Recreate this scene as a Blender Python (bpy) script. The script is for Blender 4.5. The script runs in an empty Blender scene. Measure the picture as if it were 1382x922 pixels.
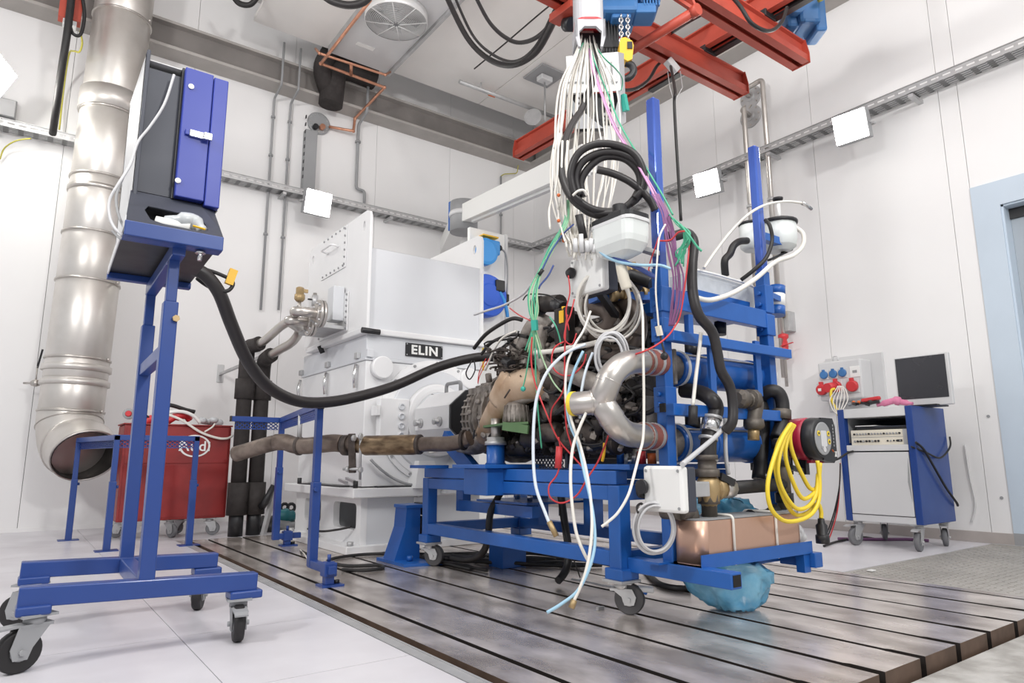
import bpy, bmesh, math, random
from mathutils import Vector, Matrix
from mathutils.geometry import tessellate_polygon
random.seed(7)
C = bpy.context.scene
COL = C.collection
# ---------------------------------------------------------------- camera
F, PITCH, ROLL, YAW, CX, CY, H = 905.0, 0.17515, -0.00228, 0.63344, 691.0, 461.0, 0.65
FW = Vector((math.sin(YAW)*math.cos(PITCH), math.cos(YAW)*math.cos(PITCH), math.sin(PITCH)))
_r = FW.cross(Vector((0, 0, 1))).normalized(); _u = _r.cross(FW)
RT = _r*math.cos(ROLL)+_u*math.sin(ROLL); UP = _u*math.cos(ROLL)-_r*math.sin(ROLL)
EYE = Vector((0, 0, H))
cam = bpy.data.cameras.new('camera'); camo = bpy.data.objects.new('camera', cam); COL.objects.link(camo)
m3 = Matrix((RT, UP, -FW)).transposed(); camo.matrix_world = Matrix.Translation(EYE) @ m3.to_4x4()
cam.sensor_width = 36; cam.lens = F/1382*36; cam.clip_start = 0.05
C.camera = camo
# ---------------------------------------------------------------- world, unseen fill lights, exposure
w = bpy.data.worlds.new('world'); C.world = w; w.use_nodes = True
w.node_tree.nodes['Background'].inputs[0].default_value = (0.97, 0.98, 1.0, 1)
w.node_tree.nodes['Background'].inputs[1].default_value = 0.62
def area(name, loc, target, sx, sy, power, col=(1, .985, .96)):
    l = bpy.data.lights.new(name, 'AREA'); l.shape = 'RECTANGLE'; l.size = sx; l.size_y = sy; l.energy = power; l.color = col
    o = bpy.data.objects.new(name, l); COL.objects.link(o); o.location = loc
    o.rotation_euler = (Vector(target)-Vector(loc)).to_track_quat('-Z', 'Y').to_euler(); return o
area('unseen_ceiling_fill', (0.6, 0.8, 5.3), (2.2, 3.4, 0.4), 2.0, 2.0, 85)  # unseen fill light added overhead to brighten the room
area('unseen_ceiling_fill', (3.9, -0.4, 5.3), (3.4, 3.4, 0.6), 2.0, 2.0, 70)  # second unseen overhead fill, added for brightness
area('unseen_uplight', (-3.1, 1.6, 3.8), (2.6, 5.0, 4.6), 0.6, 0.5, 140)  # unseen uplight added to brighten the ceiling and walls
area('unseen_uplight', (1.6, -2.4, 3.8), (3.4, 4.0, 4.6), 0.6, 0.5, 140)  # another added uplight, out of view behind the camera
vs = C.view_settings; vs.view_transform = 'Standard'; vs.look = 'None'; vs.gamma = 1; vs.exposure = 0.07
C.cycles.max_bounces = 8

# ---------------------------------------------------------------- measuring: a pixel's ray met with a plane of the room
def _ray(u, v): return FW + RT*((u-CX)/F) + UP*((CY-v)/F)
def PX(u, v, X): d = _ray(u, v); return EYE + d*(X/d.x)
def PY(u, v, Y): d = _ray(u, v); return EYE + d*(Y/d.y)
def PZ(u, v, Z=0.0): d = _ray(u, v); return EYE + d*((Z-H)/d.z)
def PD(u, v, dist): return EYE + _ray(u, v)*dist
def size_at(px, dist): return px*dist/F

# ---------------------------------------------------------------- materials
def s2l(c): return c/12.92 if c <= 0.04045 else ((c+0.055)/1.055)**2.4
def hexc(h): h = h.lstrip('#'); return tuple(s2l(int(h[i:i+2], 16)/255) for i in (0, 2, 4))
def mat(name, h, rough=0.5, metal=0.0, var=0.0, scale=6.0, bump=0.0, bscale=60.0, emit=0, spec=0.5, alpha=1, trans=0, stretch=None, h2=None, coat=0):
    m = bpy.data.materials.new(name); m.use_nodes = True
    nt = m.node_tree; b = nt.nodes['Principled BSDF']; c = hexc(h)
    b.inputs['Base Color'].default_value = (*c, 1); b.inputs['Roughness'].default_value = rough; b.inputs['Metallic'].default_value = metal
    b.inputs['Specular IOR Level'].default_value = spec
    if coat: b.inputs['Coat Weight'].default_value = coat; b.inputs['Coat Roughness'].default_value = 0.12
    if trans: b.inputs['Transmission Weight'].default_value = trans
    if alpha < 1: b.inputs['Alpha'].default_value = alpha
    if emit:
        b.inputs['Emission Color'].default_value = (*c, 1); b.inputs['Emission Strength'].default_value = emit
    if var or bump:
        tc = nt.nodes.new('ShaderNodeTexCoord'); mp = nt.nodes.new('ShaderNodeMapping')
        g = nt.nodes.new('ShaderNodeNewGeometry'); nt.links.new(g.outputs['Position'], mp.inputs['Vector'])
        if stretch: mp.inputs['Scale'].default_value = stretch
    if var:
        n = nt.nodes.new('ShaderNodeTexNoise'); n.inputs['Scale'].default_value = scale; n.inputs['Detail'].default_value = 6
        nt.links.new(mp.outputs[0], n.inputs['Vector'])
        r = nt.nodes.new('ShaderNodeValToRGB'); c2 = hexc(h2) if h2 else tuple(x*(1-var) for x in c)
        r.color_ramp.elements[0].position = 0.35; r.color_ramp.elements[1].position = 0.65
        r.color_ramp.elements[0].color = (*c2, 1); r.color_ramp.elements[1].color = (*c, 1)
        nt.links.new(n.outputs['Fac'], r.inputs[0]); nt.links.new(r.outputs[0], b.inputs['Base Color'])
        mr = nt.nodes.new('ShaderNodeMapRange'); mr.inputs['To Min'].default_value = min(1, rough*1.25); mr.inputs['To Max'].default_value = rough*0.85
        nt.links.new(n.outputs['Fac'], mr.inputs['Value']); nt.links.new(mr.outputs[0], b.inputs['Roughness'])
    if bump:
        n2 = nt.nodes.new('ShaderNodeTexNoise'); n2.inputs['Scale'].default_value = bscale; n2.inputs['Detail'].default_value = 4
        nt.links.new(mp.outputs[0], n2.inputs['Vector'])
        bp = nt.nodes.new('ShaderNodeBump'); bp.inputs['Strength'].default_value = bump; bp.inputs['Distance'].default_value = 0.01
        nt.links.new(n2.outputs['Fac'], bp.inputs['Height']); nt.links.new(bp.outputs[0], b.inputs['Normal'])
    return m
M = dict(
 wall=mat('wall_paint', '#ecebeb', 0.45, var=0.03, scale=1.2),
 ceil=mat('ceiling_panel', '#ebe8e5', 0.55, var=0.05, scale=1.5),
 upper=mat('upper_wall', '#dcd9d7', 0.6, var=0.06, scale=2),
 tile=mat('floor_tile', '#dcdadf', 0.33, var=0.10, scale=1.8, h2='#cbc8cd', stretch=(1.0, 1.0, 1.0)),
 joint=mat('floor_joint', '#8c8a8c', 0.7),
 chequer=mat('chequer_plate', '#b0aca7', 0.5, metal=0.25, var=0.18, scale=3.5, bump=0.35, bscale=90),
 concrete=mat('grey_floor', '#b9b7b4', 0.7, var=0.22, scale=9, bump=0.5, bscale=55, h2='#989591'),
 iron=mat('bed_iron', '#efe6e0', 0.24, metal=0.62, var=0.3, scale=4.2, bump=0.03, bscale=30, h2='#a89e97', stretch=(1.6, 0.8, 1)),
 zinc=mat('zinc_plate', '#d2d3d4', 0.35, metal=0.4, var=0.1, scale=9),
 slot=mat('slot_side_shade', '#241d19', 0.7, metal=0.1),
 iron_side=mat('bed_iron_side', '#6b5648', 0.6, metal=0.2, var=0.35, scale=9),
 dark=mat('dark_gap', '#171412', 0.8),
 galv=mat('galvanised', '#c3c3c4', 0.4, metal=0.5, var=0.15, scale=9),
 steel=mat('stainless', '#c9c4bf', 0.33, metal=0.85, var=0.14, scale=4),
 duct=mat('duct_steel', '#dad6d2', 0.36, metal=0.68, var=0.12, scale=2.2, h2='#c6c1bb'),
 chrome=mat('bright_steel', '#dadada', 0.22, metal=0.9),
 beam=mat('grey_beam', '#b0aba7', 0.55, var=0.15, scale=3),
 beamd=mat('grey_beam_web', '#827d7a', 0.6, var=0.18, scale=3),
 blue=mat('blue_paint', '#1c5dae', 0.38, var=0.10, scale=7, coat=0.2),
 navy=mat('stand_blue', '#1f4188', 0.4, var=0.08, scale=5, coat=0.2),
 doorblue=mat('cabinet_blue', '#31409c', 0.4, var=0.05, scale=4),
 lightblue=mat('reel_blue', '#3f97e0', 0.4, var=0.05, scale=6),
 hoist=mat('hoist_blue', '#3f78b4', 0.45, var=0.12, scale=8),
 anth=mat('anthracite', '#3e414c', 0.45, var=0.06, scale=5),
 lgrey=mat('light_grey', '#d3d3d4', 0.42, var=0.03, scale=4),
 mgrey=mat('mid_grey', '#9a9b9d', 0.5, var=0.05, scale=5),
 genw=mat('generator_white', '#e9e9ea', 0.35, var=0.03, scale=3, coat=0.15),
 geng=mat('generator_grey', '#d6d8dc', 0.4, var=0.03, scale=3),
 white=mat('white_plastic', '#ececea', 0.4),
 cream=mat('cream_plastic', '#e6dfcf', 0.45, var=0.06, scale=8),
 poly=mat('translucent_tank', '#dce0de', 0.35, var=0.05, scale=6),
 red=mat('cart_red', '#942b2a', 0.42, var=0.16, scale=4, h2='#7e2424'),
 crane=mat('crane_red', '#b84b3a', 0.45, var=0.14, scale=5),
 redp=mat('red_plastic', '#cf3a3f', 0.4),
 crimson=mat('pump_red', '#a81f3c', 0.4, var=0.06),
 black=mat('black_rubber', '#232122', 0.5, var=0.15, scale=14),
 foam=mat('black_insulation', '#35302f', 0.75, var=0.2, scale=16, bump=0.2, bscale=60),
 hose=mat('black_hose', '#2c292a', 0.42, var=0.12, scale=20),
 blackm=mat('black_metal', '#242427', 0.42, var=0.1, scale=9),
 rubber=mat('grey_tyre', '#4b4a4c', 0.6, var=0.1, scale=20),
 lrub=mat('light_tyre', '#77777a', 0.6, var=0.1, scale=20),
 reelblue=mat('reel_dark_blue', '#2a5fd0', 0.4, var=0.05),
 copper=mat('copper', '#dca185', 0.33, metal=0.8, var=0.18, scale=14),
 hxcop=mat('brazed_copper', '#d6b09b', 0.36, metal=0.7, var=0.03, scale=7, stretch=(2, 2, 2)),
 brass=mat('brass', '#b89f76', 0.42, metal=0.6, var=0.2, scale=14),
 exh=mat('exhaust_steel', '#8a7d74', 0.42, metal=0.65, var=0.35, scale=9, h2='#5c5049'),
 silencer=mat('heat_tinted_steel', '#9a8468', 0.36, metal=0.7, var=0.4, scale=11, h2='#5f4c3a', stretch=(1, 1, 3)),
 header=mat('header_brown', '#cbb49c', 0.5, metal=0.25, var=0.25, scale=6, h2='#a88b70'),
 cast=mat('cast_alloy', '#aaa39c', 0.5, metal=0.45, var=0.3, scale=12, bump=0.25, bscale=60, h2='#756d67'),
 castd=mat('dark_casting', '#5b524d', 0.5, metal=0.4, var=0.4, scale=12, bump=0.3, bscale=50, h2='#332c29'),
 engd=mat('engine_dark', '#38322f', 0.5, metal=0.25, var=0.4, scale=15, h2='#1f1b1a'),
 brownpipe=mat('brown_pipe', '#6e625a', 0.38, metal=0.35, var=0.3, scale=10, h2='#4b413b'),
 silic=mat('brown_silicone', '#8a5148', 0.5, var=0.15, scale=20),
 iron2=mat('malleable_iron', '#6f6861', 0.5, metal=0.5, var=0.3, scale=18),
 green=mat('green_paint', '#5b7a52', 0.5, var=0.12, scale=9),
 yellow=mat('yellow_plastic', '#f0bb25', 0.4, var=0.06),
 ycable=mat('yellow_cable', '#edd03a', 0.42),
 wwire=mat('white_wire', '#e6e2da', 0.45),
 gwire=mat('grey_wire', '#c4c4c6', 0.45),
 lbwire=mat('pale_blue_wire', '#9fc6dd', 0.42),
 hosew=mat('pale_hose', '#d6e0ea', 0.4),
 postblue=mat('film_wrapped_blue', '#3f63bd', 0.14, metal=0.25, var=0.2, scale=5, coat=1.0, h2='#2c4da6', stretch=(1, 1, 0.5)),
 rackg=mat('rack_grey', '#a9a9ac', 0.5),
 armg=mat('arm_grey', '#b4b4b8', 0.45),
 ductshade=mat('duct_inner_shade', '#45413e', 0.6, metal=0.2, var=0.3, scale=5),  # dark colour holds the shade inside the duct elbow
 rwire=mat('red_wire', '#c4383c', 0.45),
 grwire=mat('green_wire', '#4fae8a', 0.45),
 lgwire=mat('pale_green_wire', '#a8c8a0', 0.45),
 pwire=mat('pink_wire', '#d59cc8', 0.45),
 purple=mat('purple_wire', '#8e5f8a', 0.45),
 bwire=mat('blue_wire', '#3c4f8c', 0.45),
 ywire=mat('yellow_green_wire', '#b7b04a', 0.45),
 orange=mat('orange_clip', '#d4682e', 0.45),
 teal=mat('teal_plastic', '#37a897', 0.4),
 screen=mat('screen_black', '#3a3a3f', 0.25, var=0.05),
 pink=mat('pink_cloth', '#d983a5', 0.7, var=0.15, scale=30),
 film=mat('clear_film', '#d9dde0', 0.2, alpha=0.75, var=0.1, scale=30),
 bag=mat('blue_bag_film', '#86cbea', 0.16, alpha=0.8, var=0.25, scale=9, bump=1.0, bscale=11, h2='#4fa5d2', coat=0.6),
 makteal=mat('tool_teal', '#1e6f78', 0.45),
 doorfr=mat('door_frame_blue', '#c3d0dd', 0.4, var=0.05, scale=2),
 doorlf=mat('door_leaf_grey', '#a3abb3', 0.4, var=0.05, scale=2),
 lamp=mat('lamp_glow', '#fffdf6', 0.4, emit=38),
 skirt=mat('skirting_grey', '#b3aba7', 0.5, var=0.12, scale=6),
 grille=mat('grille_white', '#e2e2e2', 0.35, metal=0.2),
)

# ---------------------------------------------------------------- mesh helpers
ORG = {}
def V(*a): return Vector(a)
def spline(pts, n=6, closed=False):
    p = [Vector(q) for q in pts]; out = []; L = len(p)
    rng = range(L) if closed else range(L-1)
    for i in rng:
        if closed: a, b, c, d = p[(i-1) % L], p[i], p[(i+1) % L], p[(i+2) % L]
        else: a, b, c, d = p[max(i-1, 0)], p[i], p[i+1], p[min(i+2, L-1)]
        for k in range(n):
            t = k/n
            out.append(0.5*((2*b)+(c-a)*t+(2*a-5*b+4*c-d)*t*t+(3*b-a-3*c+d)*t**3))
    if not closed: out.append(p[-1])
    return out
def bend(pts, rad, n=5):
    p = [Vector(q) for q in pts]; out = [p[0]]
    for i in range(1, len(p)-1):
        a, b, c = p[i-1], p[i], p[i+1]; r1 = min(rad, (a-b).length*0.48, (c-b).length*0.48)
        s = b+(a-b).normalized()*r1; e = b+(c-b).normalized()*r1
        for k in range(n+1):
            t = k/n; out.append(s*(1-t)**2+b*2*t*(1-t)+e*t*t)
    out.append(p[-1]); return out
class B:
    def __init__(s): s.bm = bmesh.new()
    def box(s, x0, x1, y0, y1, z0, z1, bev=0.0, mtx=None):
        vs_ = [s.bm.verts.new((x, y, z)) for x in (x0, x1) for y in (y0, y1) for z in (z0, z1)]
        fs = []
        for q in ((0, 1, 3, 2), (4, 6, 7, 5), (0, 4, 5, 1), (2, 3, 7, 6), (0, 2, 6, 4), (1, 5, 7, 3)):
            fs.append(s.bm.faces.new([vs_[i] for i in q]))
        if mtx is not None:
            for v in vs_: v.co = mtx @ v.co
        if bev:
            es = list({e for f in fs for e in f.edges})
            bmesh.ops.bevel(s.bm, geom=es, offset=bev, segments=2, affect='EDGES', profile=0.5)
        return s
    def obox(s, c, sx, sy, sz, rot=None, bev=0.0):
        m = Matrix.Translation(Vector(c)) @ (rot.to_4x4() if rot is not None else Matrix.Identity(4))
        return s.box(-sx/2, sx/2, -sy/2, sy/2, -sz/2, sz/2, bev, m)
    def bar(s, p0, p1, wd, ht, up=(0, 0, 1), bev=0.0, roll=0.0):
        p0, p1 = Vector(p0), Vector(p1); z = (p1-p0); L = z.length; z.normalize()
        x = Vector(up).cross(z)
        if x.length < 1e-4: x = Vector((1, 0, 0)).cross(z)
        x.normalize(); y = z.cross(x)
        rot = Matrix((x, y, z)).transposed()
        if roll: rot = rot @ Matrix.Rotation(roll, 3, 'Z')
        return s.obox((p0+p1)/2, wd, ht, L, rot, bev)
    def tube(s, pts, r, n=8, closed=False, caps=True, flat=False):
        p = [Vector(q) for q in pts]
        q = [p[0]]
        for a in p[1:]:
            if (a-q[-1]).length > 1e-5: q.append(a)
        p = q; L = len(p)
        if L < 2: return s
        rr = r if isinstance(r, (list, tuple)) else [r]*L
        if len(rr) != L: rr = [rr[min(len(rr)-1, int(i*len(rr)/L))] for i in range(L)]
        def tan(i):
            if closed: return (p[(i+1) % L]-p[(i-1) % L]).normalized()
            if i == 0: return (p[1]-p[0]).normalized()
            if i == L-1: return (p[-1]-p[-2]).normalized()
            t = (p[i+1]-p[i]).normalized()+(p[i]-p[i-1]).normalized()
            return t.normalized() if t.length > 1e-5 else (p[i+1]-p[i]).normalized()
        t0 = tan(0); x = t0.orthogonal().normalized(); rings = []
        for i in range(L):
            t = tan(i); x = (x-t*x.dot(t))
            if x.length < 1e-5: x = t.orthogonal()
            x.normalize(); y = t.cross(x)
            rings.append([s.bm.verts.new(p[i]+(x*math.cos(2*math.pi*k/n)+y*math.sin(2*math.pi*k/n))*rr[i]) for k in range(n)])
        for i in range(L if closed else L-1):
            a, b = rings[i], rings[(i+1) % L]
            for k in range(n):
                f = s.bm.faces.new((a[k], a[(k+1) % n], b[(k+1) % n], b[k])); f.smooth = not flat
        if caps and not closed:
            s.bm.faces.new(rings[0][::-1]); s.bm.faces.new(rings[-1])
        return s
    def cyl(s, p0, p1, r, n=20, r2=None): return s.tube([p0, p1], [r, r if r2 is None else r2], n)
    def lathe(s, prof, org, axis=(0, 0, 1), n=24, caps=True):
        org = Vector(org); ax = Vector(axis).normalized(); x = ax.orthogonal().normalized(); y = ax.cross(x)
        rings = [[s.bm.verts.new(org+ax*h+(x*math.cos(2*math.pi*k/n)+y*math.sin(2*math.pi*k/n))*max(r, 1e-4)) for k in range(n)] for r, h in prof]
        for i in range(len(rings)-1):
            a, b = rings[i], rings[i+1]
            sm = abs(prof[i][0]-prof[i+1][0]) < 1.2*abs(prof[i][1]-prof[i+1][1])
            for k in range(n):
                f = s.bm.faces.new((a[k], a[(k+1) % n], b[(k+1) % n], b[k])); f.smooth = sm
        if caps: s.bm.faces.new(rings[0][::-1]); s.bm.faces.new(rings[-1])
        return s
    def prism(s, poly, vec, holes=()):
        vec = Vector(vec); loops = [[Vector(q) for q in poly]]+[[Vector(q) for q in h] for h in holes]
        if not holes:
            a = [s.bm.verts.new(q) for q in loops[0]]; b = [s.bm.verts.new(q+vec) for q in loops[0]]; n = len(a)
            s.bm.faces.new(a[::-1]); s.bm.faces.new(b)
            for i in range(n): s.bm.faces.new((a[i], a[(i+1) % n], b[(i+1) % n], b[i]))
            return s
        tri = tessellate_polygon(loops); flat = [q for lp in loops for q in lp]
        for off in (Vector(), vec):
            vv = [s.bm.verts.new(q+off) for q in flat]
            for t3 in tri:
                if len(set(t3)) == 3:
                    try: s.bm.faces.new([vv[i] for i in t3])
                    except ValueError: pass
        for lp in loops:
            n = len(lp); a = [s.bm.verts.new(q) for q in lp]; b = [s.bm.verts.new(q+vec) for q in lp]
            for i in range(n): s.bm.faces.new((a[i], a[(i+1) % n], b[(i+1) % n], b[i]))
        return s
    def ball(s, c, r, n=10, sc=(1, 1, 1)):
        d = bmesh.ops.create_uvsphere(s.bm, u_segments=n, v_segments=max(5, n//2+1), radius=1)
        for v in d['verts']:
            v.co = Vector((v.co.x*sc[0], v.co.y*sc[1], v.co.z*sc[2]))*r+Vector(c)
            for f in v.link_faces: f.smooth = True
        return s
    def o(s, name, m, parent=None, label=None, stuff=False):
        bm = s.bm
        bmesh.ops.recalc_face_normals(bm, faces=bm.faces[:])
        if len(bm.verts):
            lo = Vector([min(v.co[i] for v in bm.verts) for i in range(3)]); hi = Vector([max(v.co[i] for v in bm.verts) for i in range(3)])
        else: lo = hi = Vector()
        org = Vector(((lo.x+hi.x)/2, (lo.y+hi.y)/2, lo.z))
        for v in bm.verts: v.co -= org
        me = bpy.data.meshes.new(name); bm.to_mesh(me); bm.free(); me.materials.append(M[m])
        ob = bpy.data.objects.new(name, me); COL.objects.link(ob)
        ORG[ob.name] = org
        if parent is not None: ob.parent = parent; ob.location = org-ORG[parent.name]
        else: ob.location = org
        if label: ob['label'] = label
        if stuff: ob['kind'] = 'stuff'
        return ob
def thing(name, label, cat, loc=(0, 0, 0), group=None):
    o = bpy.data.objects.new(name, None); COL.objects.link(o); o.location = loc; o.empty_display_size = 0.1
    ORG[o.name] = Vector(loc); o['label'] = label; o['category'] = cat
    if group: o['group'] = group
    return o
def tag(o, label, cat, group=None):
    o['label'] = label; o['category'] = cat
    if group: o['group'] = group
    return o
def struct(o): o['kind'] = 'structure'; return o
def sroot(name, loc=(0, 0, 0)):
    o = bpy.data.objects.new(name, None); COL.objects.link(o); o.location = loc; ORG[o.name] = Vector(loc); o['kind'] = 'structure'; return o
def lettering(txt, size, org, xdir, ydir, m, parent, name='lettering', depth=0.002, bold=0.0, align='CENTER', sx=1.0):
    cu = bpy.data.curves.new('t', 'FONT'); cu.body = txt; cu.size = size; cu.align_x = align; cu.align_y = 'CENTER'; cu.extrude = depth; cu.offset = bold; cu.space_character = 1.12
    tmp = bpy.data.objects.new('t', cu); COL.objects.link(tmp)
    dg = bpy.context.evaluated_depsgraph_get(); me = bpy.data.meshes.new_from_object(tmp.evaluated_get(dg)); bpy.data.objects.remove(tmp)
    x = Vector(xdir).normalized(); y = Vector(ydir).normalized(); z = x.cross(y)
    R = Matrix((x, y, z)).transposed(); org = Vector(org)
    for v in me.vertices: v.co = R @ Vector((v.co.x*sx, v.co.y, v.co.z))
    me.materials.clear(); me.materials.append(M[m]); me.name = name
    ob = bpy.data.objects.new(name, me); COL.objects.link(ob); ORG[ob.name] = org
    ob.parent = parent; ob.location = org-ORG[parent.name]; return ob
def rrect(w, h, r, n=4):
    out = []
    for cx, cy, a0 in ((w/2-r, h/2-r, 0), (-w/2+r, h/2-r, 90), (-w/2+r, -h/2+r, 180), (w/2-r, -h/2+r, 270)):
        for k in range(n+1):
            a = math.radians(a0+90*k/n); out.append((cx+r*math.cos(a), cy+r*math.sin(a)))
    return out
def circ(r, n=16): return [(r*math.cos(2*math.pi*k/n), r*math.sin(2*math.pi*k/n)) for k in range(n)]
def plane_pts(pts2, org, x, y): x, y, org = Vector(x), Vector(y), Vector(org); return [org+x*a+y*b for a, b in pts2]
def caster(p, top, r, ang, parent, tyre='rubber', brake=False, width=0.035, offs=0.03, forkm='galv'):
    """swivel caster: mounting plate at height TOP above the floor point p; wheel, fork and pedal are its sub-parts"""
    p = Vector(p); d = Vector((math.cos(ang), math.sin(ang), 0)); a = Vector((-d.y, d.x, 0)); c = p+d*offs+Vector((0, 0, r))
    b = B(); rot = Matrix((d, a, Vector((0, 0, 1)))).transposed()
    b.obox(p+V(0, 0, top-0.004), 0.10, 0.085, 0.008, rot)
    b.cyl(p+V(0, 0, top-0.008), p+V(0, 0, top-0.03), 0.032, 14)
    root = b.o('caster', forkm, parent)
    f = B()
    for sgn in (-1, 1):
        o = a*sgn*(width/2+0.007)
        pl = [p+V(0, 0, top-0.028)-d*0.042, p+V(0, 0, top-0.028)+d*0.05, c+d*0.032+V(0, 0, 0.01), c+d*0.022-V(0, 0, 0.022), c-d*0.018-V(0, 0, 0.024), c-d*0.03+V(0, 0, 0.01)]
        f.prism([q+o-a*0.002 for q in pl], a*0.004)
        f.cyl(c+o, c+o+a*sgn*0.012, 0.009, 8)
    f.obox(p+V(0, 0, top-0.033), 0.09, width+0.02, 0.010, rot)
    f.o('fork', forkm, root)
    w_ = B(); pr = [(r*0.45, -width/2), (r*0.92, -width/2), (r, -width/3), (r, width/3), (r*0.92, width/2), (r*0.45, width/2)]
    w_.lathe(pr, c, a, 28); w_.o('wheel', tyre, root)
    h = B(); h.lathe([(r*0.44, -width/2-0.002), (r*0.44, width/2+0.002)], c, a, 16); h.o('hub', forkm, root)
    if brake:
        k = B(); q = p+V(0, 0, top-0.03)+d*0.035
        k.bar(q, q+d*0.075+V(0, 0, -0.004), 0.05, 0.006); k.bar(q+d*0.075+V(0, 0, -0.004), q+d*0.10+V(0, 0, -0.012), 0.046, 0.006)
        k.o('brake_pedal', forkm, root)
    return root
def bolt_heads(b, pts, axis, r=0.008, h=0.006):
    ax = Vector(axis)
    for q in pts: b.cyl(Vector(q), Vector(q)+ax*h, r, 6)
# ================================================================ THE SETTING
WX, WY = 6.25, 7.92
# ---- floor
floor = sroot('floor', (0.5, 4.0, 0))
B().box(-3.2, 1.155, -1.5, WY, -0.10, -0.012).o('floor_bed', 'joint', floor)
xs = [0.57+0.64*k for k in range(-6, 1)]+[1.155]; ys = [-1.5+0.735*0.0]+[2.16+0.735*k for k in range(-4, 8)]+[WY]
for i in range(len(xs)-1):
    for j in range(len(ys)-1):
        if xs[i] < -1.4 and ys[j] < 3: continue
        B().box(xs[i]+0.0015, xs[i+1]-0.0015, ys[j]+0.0015, ys[j+1]-0.0015, -0.012, 0.0).o('floor_tile', 'tile', floor)
for x0, x1 in ((1.155, 2.08), (2.08, 3.04), (3.04, 3.99)):
    B().box(x0+0.0015, x1-0.0015, 6.262, WY, -0.012, 0.0).o('floor_tile', 'tile', floor)
for x0, x1, y0, y1 in ((3.992, 6.25, 2.166, 4.1), (3.992, 6.25, 4.102, 6.0), (3.992, 6.25, 6.002, WY)):
    B().box(x0, x1, y0, y1, -0.012, 0.0).o('floor_tile', 'tile', floor)
B().box(1.155, 6.25, 6.262, WY, -0.10, -0.013).o('floor_bed', 'joint', floor)
B().box(3.992, 6.25, 2.166, 6.262, -0.10, -0.013).o('floor_bed', 'joint', floor)
# steel plate floor with raised studs, right of the bed
B().box(3.992, 6.25, -1.5, 2.162, -0.10, -0.003).o('chequer_plate', 'chequer', floor)
st = B(); rr = random.Random(3)
for i in range(46):
    for j in range(44):
        x, y = 4.05+i*0.048, 0.30+j*0.0425
        if x > 6.2 or y > 2.13: continue
        a = math.pi/4 if (i+j) % 2 else -math.pi/4
        st.prism([(x+0.013*math.cos(a), y+0.013*math.sin(a), -0.003), (x-0.004*math.sin(a), y+0.004*math.cos(a), -0.003),
                  (x-0.013*math.cos(a), y-0.013*math.sin(a), -0.003), (x+0.004*math.sin(a), y-0.004*math.cos(a), -0.003)], (0, 0, 0.0025))
st.o('stud', 'chequer', floor, stuff=True)
B().box(1.0, 3.992, -1.5, 1.095, -0.14, -0.05).o('grey_floor', 'concrete', floor)
B().box(1.157, 1.198, 1.0, 6.26, -0.10, 0.001).o('edge_strip', 'galv', floor)
B().box(1.198, 1.207, 1.0, 6.26, -0.05, 0.004).o('edge_strip', 'galv', floor)
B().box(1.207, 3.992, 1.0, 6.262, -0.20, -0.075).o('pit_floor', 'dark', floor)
# ---- slotted test bed: one bar between every two slots
bed = thing('slotted_test_bed', 'large brown-grey cast iron test bed of parallel slotted bars set in the floor', 'test bed', (2.6, 3.7, -0.075))
slots = [1.39+0.279*k for k in range(10)]
edges = [1.255]+slots+[3.988]
for i in range(len(edges)-1):
    x0 = edges[i]+(0.013 if i else 0); x1 = edges[i+1]-(0.013 if i < len(edges)-2 else 0)
    y0, y1 = 1.112, 6.25; n = 0.010; L = 0.13
    if i == len(edges)-2: y0 = -0.2
    pl = [(x0, y1), (x0, y0+L), (x0+(n if i else 0), y0+L-0.02), (x0+(n if i else 0), y0), (x1-n*0.3, y0), (x1-n*0.3, y0+L-0.02), (x1, y0+L), (x1, y1)]
    zz = random.uniform(-0.0008, 0.0008)
    b = B(); b.prism([(x, y, -0.07) for x, y in pl], (0, 0, 0.07+zz)); bar = b.o('bed_bar', 'iron', bed)
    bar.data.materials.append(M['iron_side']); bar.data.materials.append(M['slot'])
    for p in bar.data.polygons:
        if abs(p.normal.z) < 0.5: p.material_index = 1 if (p.normal.y < -0.6 or (i == 0 and p.normal.x < -0.5)) else 2  # slot flanks coloured near-black for the shade between the bars
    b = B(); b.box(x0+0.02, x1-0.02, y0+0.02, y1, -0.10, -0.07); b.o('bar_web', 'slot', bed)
# ---- walls of vertical panels
wl = sroot('wall_left', (2, WY, 0))
xe = [-3.2, -2.2, -1.05, 0.10, 1.25, 2.40, 3.55, 4.70, 5.85, 6.30]
for a, b_ in zip(xe, xe[1:]): B().box(a+0.002, b_-0.002, WY, WY+0.06, 0.0, 6.3).o('wall_panel', 'wall', wl)
B().box(-3.2, 6.3, WY+0.05, WY+0.1, 0, 6.3).o('wall_backing', 'joint', wl)
wr = sroot('wall_right', (WX, 4, 0))
ye = [2.012, 2.16, 3.32, 4.48, 5.64, 6.80, WY]
for a, b_ in zip(ye, ye[1:]): B().box(WX, WX+0.06, a+0.002, b_-0.002, 0.0, 6.3).o('wall_panel', 'wall', wr)
B().box(WX, WX+0.06, 0.2, 2.010, 2.885, 6.3).o('wall_panel', 'wall', wr)
B().box(WX+0.05, WX+0.1, 2.02, WY, 0, 6.3).o('wall_backing', 'joint', wr)
for q in ((1340, 470), (1334, 562), (1352, 672)):
    p = PX(*q, WX); B().cyl(p, p-V(0.006, 0, 0), 0.012, 10).o('wall_screw', 'mgrey', wr)
struct(B().box(WX-0.016, WX, 2.01, 7.9, 0.0, 0.085, 0.002).o('baseboard_right', 'skirt'))
struct(B().box(-3.2, WX, WY-0.012, WY, 0.0, 0.035).o('baseboard_left', 'wall'))
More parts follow.
